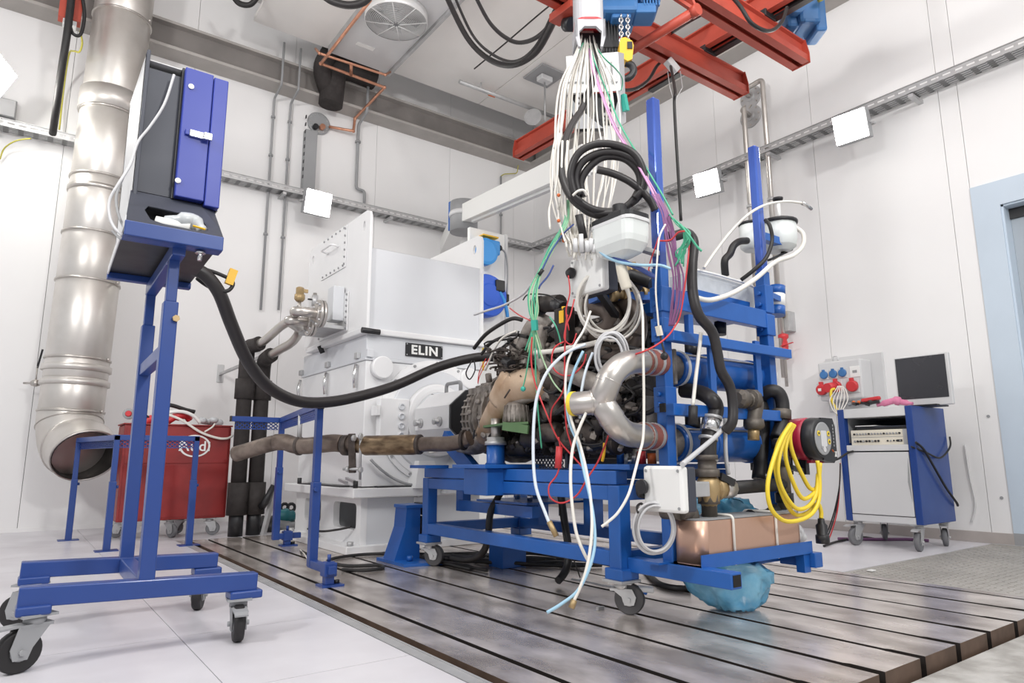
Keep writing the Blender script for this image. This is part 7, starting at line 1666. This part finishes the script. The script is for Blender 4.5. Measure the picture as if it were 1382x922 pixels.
wire('black control cable pair running behind the girders', [(905, 44, 5.4), (930, 28, 5.5), (955, 14, 5.6), (975, -2, 5.6)], 0.02, 'black')
# festoon end on the left
t = thing('crane_end_carriage', 'red crane end carriage at the top beside the grey cable head', 'crane carriage', PD(755, 15, 5.0))
profile(t, PD(728, -22, 5.0), PD(765, 8, 4.9), 0.16, 0.12, 'carriage_beam', 'crane', False)
B().bar(PD(748, 28, 4.9), PD(778, 6, 4.7), 0.10, 0.06, bev=0.004).o('carriage_arm', 'crane', t)
B().cyl(PD(764, 33, 4.85), PD(772, 33, 4.80), 0.05, 14).o('guide_wheel', 'blackm', t); B().bar(PD(752, 10, 4.85), PD(762, 14, 4.85), 0.06, 0.07).o('cable_clamp', 'blackm', t)
# hoist
ho = thing('chain_hoist', 'blue electric chain hoist under the girders with yellow hook block', 'hoist', PD(845, 30, 4.55))
dH = 4.55
def hb_(u, v, o=0): return PD(u, v, dH+o)
R3 = Matrix((xh, yh, V(0, 0, 1))).transposed()
def hbox(u0, u1, v0, v1, o, dp, nm, m, bev=0.012):
    a, c = hb_(u0, v0, o), hb_(u1, v1, o); w_ = (c-a).dot(xh); h_ = a.z-c.z; ctr = (a+c)/2+yh*dp/2
    return B().obox(ctr, abs(w_), dp, abs(h_), R3, bev).o(nm, m, ho)
hbox(812, 862, -30, 16, 0.0, 0.30, 'hoist_body', 'hoist', 0.03)
hbox(862, 892, -40, 6, 0.05, 0.25, 'gearbox', 'hoist', 0.03)
hbox(826, 852, 10, 24, 0.02, 0.22, 'chain_guide', 'hoist')
hbox(858, 886, 2, 17, 0.0, 0.16, 'motor_foot', 'hoist')
for k in range(6): hbox(868+k*4, 870+k*4, -36, 9, 0.02, 0.02, 'cooling_fin', 'hoist', 0.001)
bgx = hbox(811, 835, 20, 66, 0.10, 0.14, 'chain_bag', 'blackm', 0.006)
for k in range(6):
    a, c = hb_(813+k*4, 24, .095), hb_(815+k*4, 70, .095); B().bar(a, c, 0.010, 0.012).o('bag_rib', 'blackm', bgx)
for u in (838, 847):
    top, bot = hb_(u, 20), hb_(u+0.5, 62); n_ = 9
    for k in range(n_):
        c = top.lerp(bot, (k+0.5)/n_); ax = xh if k % 2 else yh; L_ = (top-bot).length/n_*0.75
        B().tube([c+ax*0.013*math.cos(a*0.785)+V(0, 0, L_*math.sin(a*0.785)) for a in range(8)], 0.0055, 5, closed=True).o('chain_link', 'chrome', ho)
hk = B(); pts_ = [hb_(u, v) for u, v in ((837, 56), (843, 55), (852, 60), (854, 66), (852, 84), (846, 87), (839, 83), (835, 76), (835, 62))]
hk.prism([q-yh*0.04 for q in pts_], yh*0.08); bk = hk.o('hook_block', 'yellow', ho)
a = hb_(848.5, 66); B().obox(a-yh*0.042, 0.035, 0.006, 0.05, R3).o('block_label', 'blackm', bk)
hpts_ = [(844, 85), (852, 88), (855, 96), (850, 104), (842, 106), (836, 100), (838, 95)]
B().tube(spline([hb_(u, v) for u, v in hpts_], 5), [0.025]*18+[0.022]*8+[0.012]*5, 10).o('hook', 'blackm', bk)
# second blue motor near the wall
mt = thing('travel_motor', 'blue crane travel motor at the top right near the wall', 'motor', PD(1092, 30, 5.4))
def mb_(u, v): return PD(u, v, 5.4)
def mbox(u0, u1, v0, v1, dp, nm, o=0.0, bev=0.02, m='hoist'):
    a, c = mb_(u0, v0), mb_(u1, v1); ctr = (a+c)/2+yh*(o+dp/2); return B().obox(ctr, abs((c-a).dot(xh)), dp, a.z-c.z, R3, bev).o(nm, m, mt)
mbox(1078, 1108, -20, 32, 0.26, 'motor_body', 0.0, 0.03); mbox(1102, 1118, -20, 40, 0.22, 'flange_box', 0.03, 0.02)
B().cyl(mb_(1075, 8)-yh*0.02, mb_(1075, 8)+yh*0.16, 0.07, 20).o('gear_drum', 'hoist', mt); mbox(1064, 1082, 4, 34, 0.2, 'gear_case', 0.03, 0.03); mbox(1084, 1100, 20, 32, 0.03, 'cover', -0.02, 0.01)
B().tube(spline([mb_(1100, 6)-yh*0.05, mb_(1108, 2)-yh*0.06, mb_(1115, -10)-yh*0.05], 4), 0.02, 8).o('yellow_lead', 'ywire', mt)
# hanging control cable with plug
t = thing('pendant_cable', 'thin black pendant cable hanging from the girder beside left post', 'cable', PD(918, 295, 4.6))
gq = PY(905, 88, e1.y); B().cyl(gq, V(gq.x, gq.y, e1.z+0.01), 0.02, 8).o('hook_rod', 'galv', t)
B().tube(spline([gq, PD(911, 122, 4.75), PD(910, 138, 4.7), PD(912, 180, 4.65), PD(915, 230, 4.6), PD(919, 298, 4.55)], 5), 0.011, 8).o('cable', 'black', t)
B().bar(gq+V(-0.04, 0, 0.03), gq+V(0.05, -0.02, -0.05), 0.06, 0.06, bev=0.006).o('cable_clamp', 'lgrey', t)
for u in (901, 918): B().tube([PD(u, 96, 4.85), PD(u+3, 118, 4.8), PD(910, 138, 4.72)], 0.003, 5).o('steel_wire', 'galv', t)
# white extraction arm from the left wall with bracket and hose reels
bm_ = thing('swivel_arm', 'white box-section swivel arm reaching from the left wall over the generator', 'swivel arm', PY(600, 310, WY))
a0, a1 = PD(628, 290, 8.2), PD(795, 214, 5.6)
rot_up = V(0, 0, 1)
B().bar(a0, a1, 0.16, 0.22, bev=0.006).o('arm', 'white', bm_)
dar = (a1-a0).normalized(); sid = dar.cross(V(0, 0, 1)).normalized(); upa = sid.cross(dar)
B().bar(a0-upa*0.125+dar*0.3, a1-upa*0.125, 0.05, 0.03).o('arm_rail', 'lgrey', bm_)
B().cyl(a0-V(0, 0, 0.22)-dar*0.05, a0+V(0, 0, 0.16)-dar*0.05, 0.17, 24).o('swivel_drum', 'mgrey', bm_)
B().lathe([(0.178, -0.03), (0.185, 0), (0.178, 0.03)], a0-dar*0.05, (0, 0, 1), 24).o('drum_seam', 'lgrey', bm_)
pw_ = PY(596, 312, WY-0.1)
B().bar(a0-dar*0.12, V(4.66, WY-0.02, a0.z+0.02), 0.2, 0.2, bev=0.006).o('wall_bracket', 'white', bm_)
B().bar(a0-dar*0.2+V(0, 0, -0.2), a0-dar*0.2+V(0, 0, 0.17), 0.04, 0.3).o('blue_plate', 'blue', bm_)
# panel with two blue reels behind the generator
pnY = 6.05
p0_, p1_ = PY(648, 318, pnY), PY(684, 330, pnY)
pn = thing('reel_panel', 'white upright panel behind the generator carrying blue reels', 'panel', (p1_.x, pnY, 0))
B().box(PY(634, 320, pnY).x, p1_.x, pnY, pnY+0.05, 0.0, PY(684, 318, pnY).z, 0.004).o('panel', 'white', pn)
B().box(p1_.x-0.03, p1_.x+0.01, pnY-0.01, pnY+0.06, 0.0, PY(684, 318, pnY).z+0.01, 0.003).o('panel_edge', 'lgrey', pn)
t = thing('cable_reel', 'light blue cable reel, upper one beside the generator cooler', 'reel', PY(656, 365, pnY-0.2))
c = PY(650, 342, pnY-0.11); B().lathe([(0.12, 0), (0.15, 0.01), (0.15, 0.10), (0.12, 0.11)], c, (0, -1, 0), 30).o('drum', 'lightblue', t)
q0, q1 = PY(646, 322, pnY-0.12), PY(671, 340, pnY-0.12); B().box(q0.x, q1.x, pnY-0.19, pnY-0.0, q1.z-0.06, q0.z, 0.02).o('casing', 'lightblue', t)
q0, q1 = PY(650, 316, pnY-0.12), PY(671, 323, pnY-0.12); B().box(q0.x, q1.x, pnY-0.15, pnY-0.0, q1.z, q0.z, 0.003).o('yellow_sticker', 'yellow', t)
q = PY(674, 335, pnY-0.15); B().ball(q, 0.035, 12).o('cable_stop', 'black', t)
B().tube(spline([q, PY(682, 342, pnY-0.15), PY(685, 365, pnY-0.15), PY(684, 398, pnY-0.15)], 6), 0.011, 6).o('lead', 'mgrey', t); q = PY(684, 398, pnY-0.15); B().cyl(q, q-V(0, 0, 0.12), 0.026, 10).o('coupling', 'black', t)
t = thing('hose_reel', 'dark blue hose reel, lower one beside the generator cooler', 'reel', PY(656, 430, pnY-0.2))
c = PY(650, 402, pnY-0.02); B().lathe([(0.20, 0), (0.235, 0.015), (0.24, 0.07), (0.24, 0.13), (0.225, 0.16), (0.13, 0.165), (0.12, 0.18)], c, (0, -1, 0), 40).o('drum_housing', 'reelblue', t)
q = PY(672, 387, pnY-0.15); B().obox(q, 0.12, 0.12, 0.13, None, 0.012).o('hose_outlet', 'blackm', t)
B().tube(spline([PY(674, 394, pnY-0.18), PY(680, 405, pnY-0.18), PY(684, 420, pnY-0.18), PY(685, 428, pnY-0.18)], 5), 0.02, 8).o('air_hose', 'lightblue', t)
wire2('yellow cable hanging below the dark blue hose reel', [PY(650, 435, pnY-0.1), PY(651, 455, pnY-0.1), PY(652, 475, pnY-0.1), PY(652, 500, pnY-0.1)], 0.011, 'ycable')

# ================================================================ RIGHT SIDE: SOCKET PANEL, COMPUTER CART
sp_ = thing('socket_panel', 'grey wall socket panel with blue and red power sockets, cables plugged in', 'socket panel', (6.15, 3.15, 1.15))
Xs = 6.02
c0, c1 = PX(1105, 515, Xs), PX(1163, 510, Xs)
zt_, zb_ = PX(1130, 487, Xs).z, PX(1130, 540, Xs).z
B().box(Xs, WX-0.03, c1.y, c0.y, zb_, zt_, 0.015).o('panel_box', 'lgrey', sp_)
B().box(WX-0.03, WX, c1.y-0.10, c0.y+0.03, zb_-0.09, zt_+0.06, 0.003).o('mounting_plate', 'lgrey', sp_)
b = B(); b.tube(bend([PX(1124, 487, Xs+0.05), PX(1124, 481, Xs+0.05), PX(1131, 481, Xs+0.05), PX(1131, 487, Xs+0.05)], 0.02), 0.008, 6); b.o('handle', 'lgrey', sp_)
def schuko(u, v):
    q = PX(u, v, Xs); s_ = B().box(Xs-0.008, Xs, q.y-0.042, q.y+0.042, q.z-0.045, q.z+0.045, 0.004).o('socket_frame', 'lgrey', sp_)
    B().lathe([(0.036, 0), (0.036, 0.018), (0.028, 0.022)], V(Xs-0.006, q.y, q.z), (-1, 0, 0), 24).o('blue_cap', 'hoist', s_); B().bar(V(Xs-0.02, q.y, q.z+0.033), V(Xs-0.02, q.y, q.z+0.048), 0.02, 0.02).o('cap_hinge', 'hoist', s_)
for u in (1113, 1125.5, 1138): schuko(u, 506.5-(u-1113)*0.12)
q = PX(1154, 501.5, Xs); B().box(Xs-0.006, Xs, q.y-0.045, q.y+0.045, q.z-0.05, q.z+0.05, 0.003).o('switch_frame', 'white', sp_); B().box(Xs-0.008, Xs-0.006, q.y-0.02, q.y+0.02, q.z-0.012, q.z+0.012).o('switch_window', 'mgrey', sp_)
for u, v, pl_ in ((1111, 526, 0), (1130, 522, 1), (1152, 521, 0)):
    q = PX(u, v, Xs); s_ = B().box(Xs-0.01, Xs, q.y-0.055, q.y+0.055, q.z-0.062, q.z+0.062, 0.006).o('socket_frame', 'lgrey', sp_)
    B().lathe([(0.05, 0), (0.05, 0.035), (0.042, 0.045)], V(Xs-0.008, q.y, q.z), (-1, -0.1, -0.15), 24).o('red_socket', 'redp', s_)
    B().bar(V(Xs-0.03, q.y, q.z+0.045), V(Xs-0.03, q.y, q.z+0.07), 0.03, 0.03).o('cap_hinge', 'redp', s_)
    if u == 1111: B().box(Xs-0.058, Xs-0.056, q.y-0.012, q.y+0.018, q.z-0.018, q.z+0.008).o('white_label', 'white', s_)
    if pl_: B().cyl(V(Xs-0.04, q.y, q.z), V(Xs-0.16, q.y+0.01, q.z-0.02), 0.042, 18).o('red_plug', 'redp', s_)
wire2('thick yellow lead from the red plug down to the computer cart', [PX(1127, 525, 5.88), PX(1122, 527, 5.86), PX(1122, 538, 5.85), PX(1126, 548, 5.84), PX(1130, 553, 5.8), PX(1131, 560, 5.7)], 0.012, 'ycable')
for k in range(6):
    o = k*3.0; wire2('', [PX(1131+o*0.4, 521, 5.88), PX(1127+o*1.0, 528, 5.84), PX(1120+o*1.6, 540, 5.8), PX(1124+o*0.9, 553, 5.6), PX(1131+o*0.2, 560, 5.5)], 0.0041, 'wwire')
    ob = [x for x in COL.objects if x.name.startswith('floor_cable')][-1]
for x in list(COL.objects):
    if x.name.startswith('floor_cable') and x.get('label') == '':
        x.name = 'power_lead'; x['label'] = 'thin white power lead looping from the socket panel to the computer cart'; x['group'] = 'white leads below the socket panel'; x['category'] = 'cable'
pcx0, pcx1, pcy0, pcy1 = 5.28, 5.83, 2.24, 2.80
pc = thing('computer_cart', 'blue and white computer cart on casters near the doorway, open upper shelf', 'cart', (5.5, 2.5, 0))
zc0_, zc1_ = 0.185, 1.04
for y0, y1, nm in ((pcy0, pcy0+0.05, 'side_panel'), (pcy1-0.05, pcy1, 'side_panel')): B().box(pcx0, pcx1, y0, y1, zc0_, zc1_, 0.004).o(nm, 'navy', pc)
zsh = PX(1180, 597, pcx0).z; zdr1, zdr0 = PX(1190, 610, pcx0).z, PX(1190, 690, pcx0).z
B().box(pcx0+0.004, pcx1, pcy0+0.05, pcy1-0.05, zc1_-0.07, zc1_, 0.003).o('worktop', 'lgrey', pc)
B().box(pcx0+0.004, pcx1-0.02, pcy0+0.05, pcy1-0.05, zsh-0.065, zsh-0.02, 0.003).o('shelf_board', 'lgrey', pc)
B().box(pcx0+0.004, pcx1-0.02, pcy0+0.05, pcy1-0.05, zc0_, zc0_+0.05, 0.003).o('base_board', 'lgrey', pc)
B().box(pcx1-0.02, pcx1-0.005, pcy0+0.05, pcy1-0.05, zc0_, zc1_-0.02).o('panel_board', 'anth', pc)
B().box(pcx0+0.06, pcx1-0.03, pcy1-0.055, pcy1-0.05, zsh, zc1_-0.07).o('lining_panel', 'mgrey', pc)
dl = B().box(pcx0-0.004, pcx0+0.02, pcy0+0.055, pcy1-0.055, zc0_+0.055, zsh-0.075, 0.004).o('door', 'lgrey', pc)
B().prism([(pcx0-0.006, pcy0+0.058, zc0_+0.16), (pcx0-0.006, pcy0+0.075, zc0_+0.30), (pcx0-0.006, pcy0+0.058, zsh-0.12)], (0.003, 0, 0)).o('grip_recess', 'mgrey', dl)
for x, y, a in ((pcx0+0.06, pcy0+0.06, 3.3), (pcx0+0.06, pcy1-0.06, 2.9), (pcx1-0.08, pcy0+0.06, 0.3), (pcx1-0.08, pcy1-0.06, 0.5)): caster((x, y, 0), zc0_, 0.066, a, pc, 'lrub', x < 5.5, 0.034, 0.04)
# instrument on the shelf
iz0 = zsh-0.02
it = thing('measuring_instrument', 'cream rack instrument with two rows of knobs on the cart shelf', 'instrument', (5.45, 2.52, iz0))
B().box(pcx0+0.03, pcx0+0.4, pcy0+0.06, pcy1-0.08, iz0, iz0+0.115, 0.004).o('case', 'cream', it)
B().box(pcx0+0.024, pcx0+0.03, pcy0+0.06, pcy0+0.09, iz0, iz0+0.115, 0.002).o('rack_ear', 'galv', it)
B().box(pcx0+0.028, pcx0+0.03, pcy0+0.06, pcy1-0.08, iz0+0.058, iz0+0.061).o('panel_joint', 'mgrey', it)
for k in range(16):
    y = pcy1-0.11-k*0.0225
    B().cyl((pcx0+0.03, y, iz0+0.085), (pcx0+0.018, y, iz0+0.085), 0.007, 8).o('knob', 'mgrey' if k % 5 else 'blackm', it)
    if k not in (9, 10): B().cyl((pcx0+0.03, y, iz0+0.03), (pcx0+0.02, y, iz0+0.03), 0.008 if k < 9 else 0.006, 8).o('knob', 'blackm' if k % 3 else 'mgrey', it)
B().box(pcx0+0.026, pcx0+0.03, pcy0+0.10, pcy0+0.135, iz0+0.022, iz0+0.038).o('power_switch', 'blackm', it)
t = thing('laptop', 'closed black laptop lying on the instrument in the cart shelf', 'laptop', (5.5, 2.5, iz0+0.115))
B().box(pcx0+0.06, pcx0+0.36, pcy0+0.07, pcy1-0.11, iz0+0.116, iz0+0.132, 0.003).o('base', 'blackm', t); B().box(pcx0+0.065, pcx0+0.36, pcy0+0.075, pcy1-0.115, iz0+0.133, iz0+0.143, 0.003).o('lid', 'anth', t)
tag(B().prism([(pcx0+0.05, pcy1-0.11, iz0+0.145), (pcx0+0.05, pcy0+0.30, iz0+0.145), (pcx0+0.25, pcy0+0.27, iz0+0.146), (pcx0+0.25, pcy1-0.12, iz0+0.146)], (0, 0, 0.006)).o('paper_stack', 'white'), 'white paper sheets lying on the laptop in the cart shelf', 'paper')
# monitor
mn = thing('monitor', 'flat computer monitor with black screen and silver frame on the cart', 'monitor', (5.55, 2.2, zc1_))
mX = 5.5
tl, tr_, br_, bl2 = PX(1208, 485, mX+0.02), PX(1279, 473, mX-0.0), PX(1286, 541, mX-0.0), PX(1214, 554, mX+0.02)
y0_, y1_ = (tr_.y+br_.y)/2, (tl.y+bl2.y)/2; z1_, z0_ = (tl.z+tr_.z)/2, (br_.z+bl2.z)/2
B().box(mX, mX+0.035, y0_, y1_, z0_, z1_, 0.006).o('housing', 'lgrey', mn)
B().box(mX-0.003, mX, y0_+0.022, y1_-0.010, z0_+0.055, z1_-0.012, 0.001).o('screen', 'screen', mn)
B().box(mX+0.03, mX+0.06, (y0_+y1_)/2-0.03, (y0_+y1_)/2+0.03, zc1_+0.01, z0_+0.15, 0.004).o('stand_neck', 'blackm', mn)
B().box(mX-0.05, mX+0.16, (y0_+y1_)/2-0.10, (y0_+y1_)/2+0.10, zc1_+0.001, zc1_+0.014, 0.004).o('stand_foot', 'blackm', mn)
# odds and ends on the cart
t = thing('red_tool', 'red handled tool lying on the left of the computer cart top', 'tool', (5.4, 2.65, zc1_))
B().bar(PX(1163, 541, 5.42), PX(1188, 537, 5.42), 0.035, 0.03, bev=0.008).o('handle', 'redp', t); B().bar(PX(1145, 546, 5.42), PX(1163, 541, 5.42), 0.03, 0.025, bev=0.004).o('head', 'mgrey', t)
t = thing('black_tools', 'black pliers and cables heaped at the left of the cart top', 'tools', (5.4, 2.75, zc1_))
b = B()
for k in range(8): q = PX(1147+rw.uniform(-2, 30), 547-rw.uniform(0, 3), 5.35+rw.uniform(0, .1)); q.z = max(q.z, zc1_+0.015); b.bar(q, q+V(rw.uniform(-.05, .05), rw.uniform(-.08, .08), 0.01), 0.02, 0.02)
b.o('tool_pieces', 'blackm', t, stuff=True)
for u in (1152, 1159): q = PX(u, 543, 5.4); B().ball(q, 0.014, 8).o('orange_knob', 'orange', t)
t = thing('pink_cloth', 'crumpled pink cloth lying on the cart top left of the monitor', 'cloth', (5.4, 2.5, zc1_))
b = B(); b.tube(spline([PX(1184, 547, 5.38), PX(1195, 544, 5.38), PX(1208, 541, 5.40), PX(1218, 543, 5.42), PX(1232, 545, 5.42)], 5), [0.014]*4+[0.024]*6+[0.034]*4+[0.022]*4+[0.012]*4, 9); b.o('cloth', 'pink', t)
wire2('black cable hanging across the blue right side of the computer cart', [PX(1230, 603, 5.25), V(5.4, 2.225, 0.70), V(5.62, 2.22, 0.66), V(5.80, 2.215, 0.74), V(5.845, 2.225, 0.82)], 0.007, 'black')
wire2('thick black cable slanting down the blue right side of the cart', [V(5.27, 2.23, 0.77), V(5.36, 2.22, 0.72), V(5.5, 2.215, 0.58), V(5.65, 2.215, 0.44), V(5.80, 2.215, 0.33), V(5.86, 2.23, 0.30)], 0.009, 'black')
wire2('black cable running from the pump side to the left front of the cart', [PX(1116, 622, 5.1), PX(1130, 620, 5.2), PX(1143, 612, 5.25), PX(1152, 609, 5.27)], 0.009, 'black')
for k in range(3): tag(B().tube(spline([PX(1134, 625+k, 5.26), PX(1133, 655, 5.27-0.02*k), PX(1130-2*k, 690, 5.26), PX(1121-3*k, 722, 5.24), PX(1114-4*k, 735, 5.2)], 5), 0.005, 6).o('thin_lead', 'rwire' if k == 0 else 'black'), ('red lead hanging before the left post of the computer cart', 'thin black lead hanging at the left post of the computer cart, inner', 'thin black lead hanging at the left post of the computer cart, outer')[k], 'cable')
wire2('purple cable bundle on the floor behind the casters of the computer cart', [V(5.5, 3.0, 0.012), V(5.7, 2.8, 0.012), V(5.9, 2.65, 0.012), V(5.95, 2.5, 0.012)], 0.012, 'purple')
wire2('black cable on the floor left of the computer cart', [PZ(1112, 737, .01), PZ(1130, 731, .01), PZ(1160, 725, .01), PZ(1185, 728, .01)], 0.009, 'black')
wire2('thin grey cable down the right wall beside the cart', [PX(1302, 600, WX-.02), PX(1308, 640, WX-.02), PX(1316, 680, WX-.02), PX(1311, 705, WX-.02)], 0.006, 'lgrey')
tag(B().obox(PZ(1176, 770, 0.004), 0.05, 0.03, 0.006).o('paper_scrap', 'white'), 'tiny white paper scrap on the floor before the computer cart', 'paper')
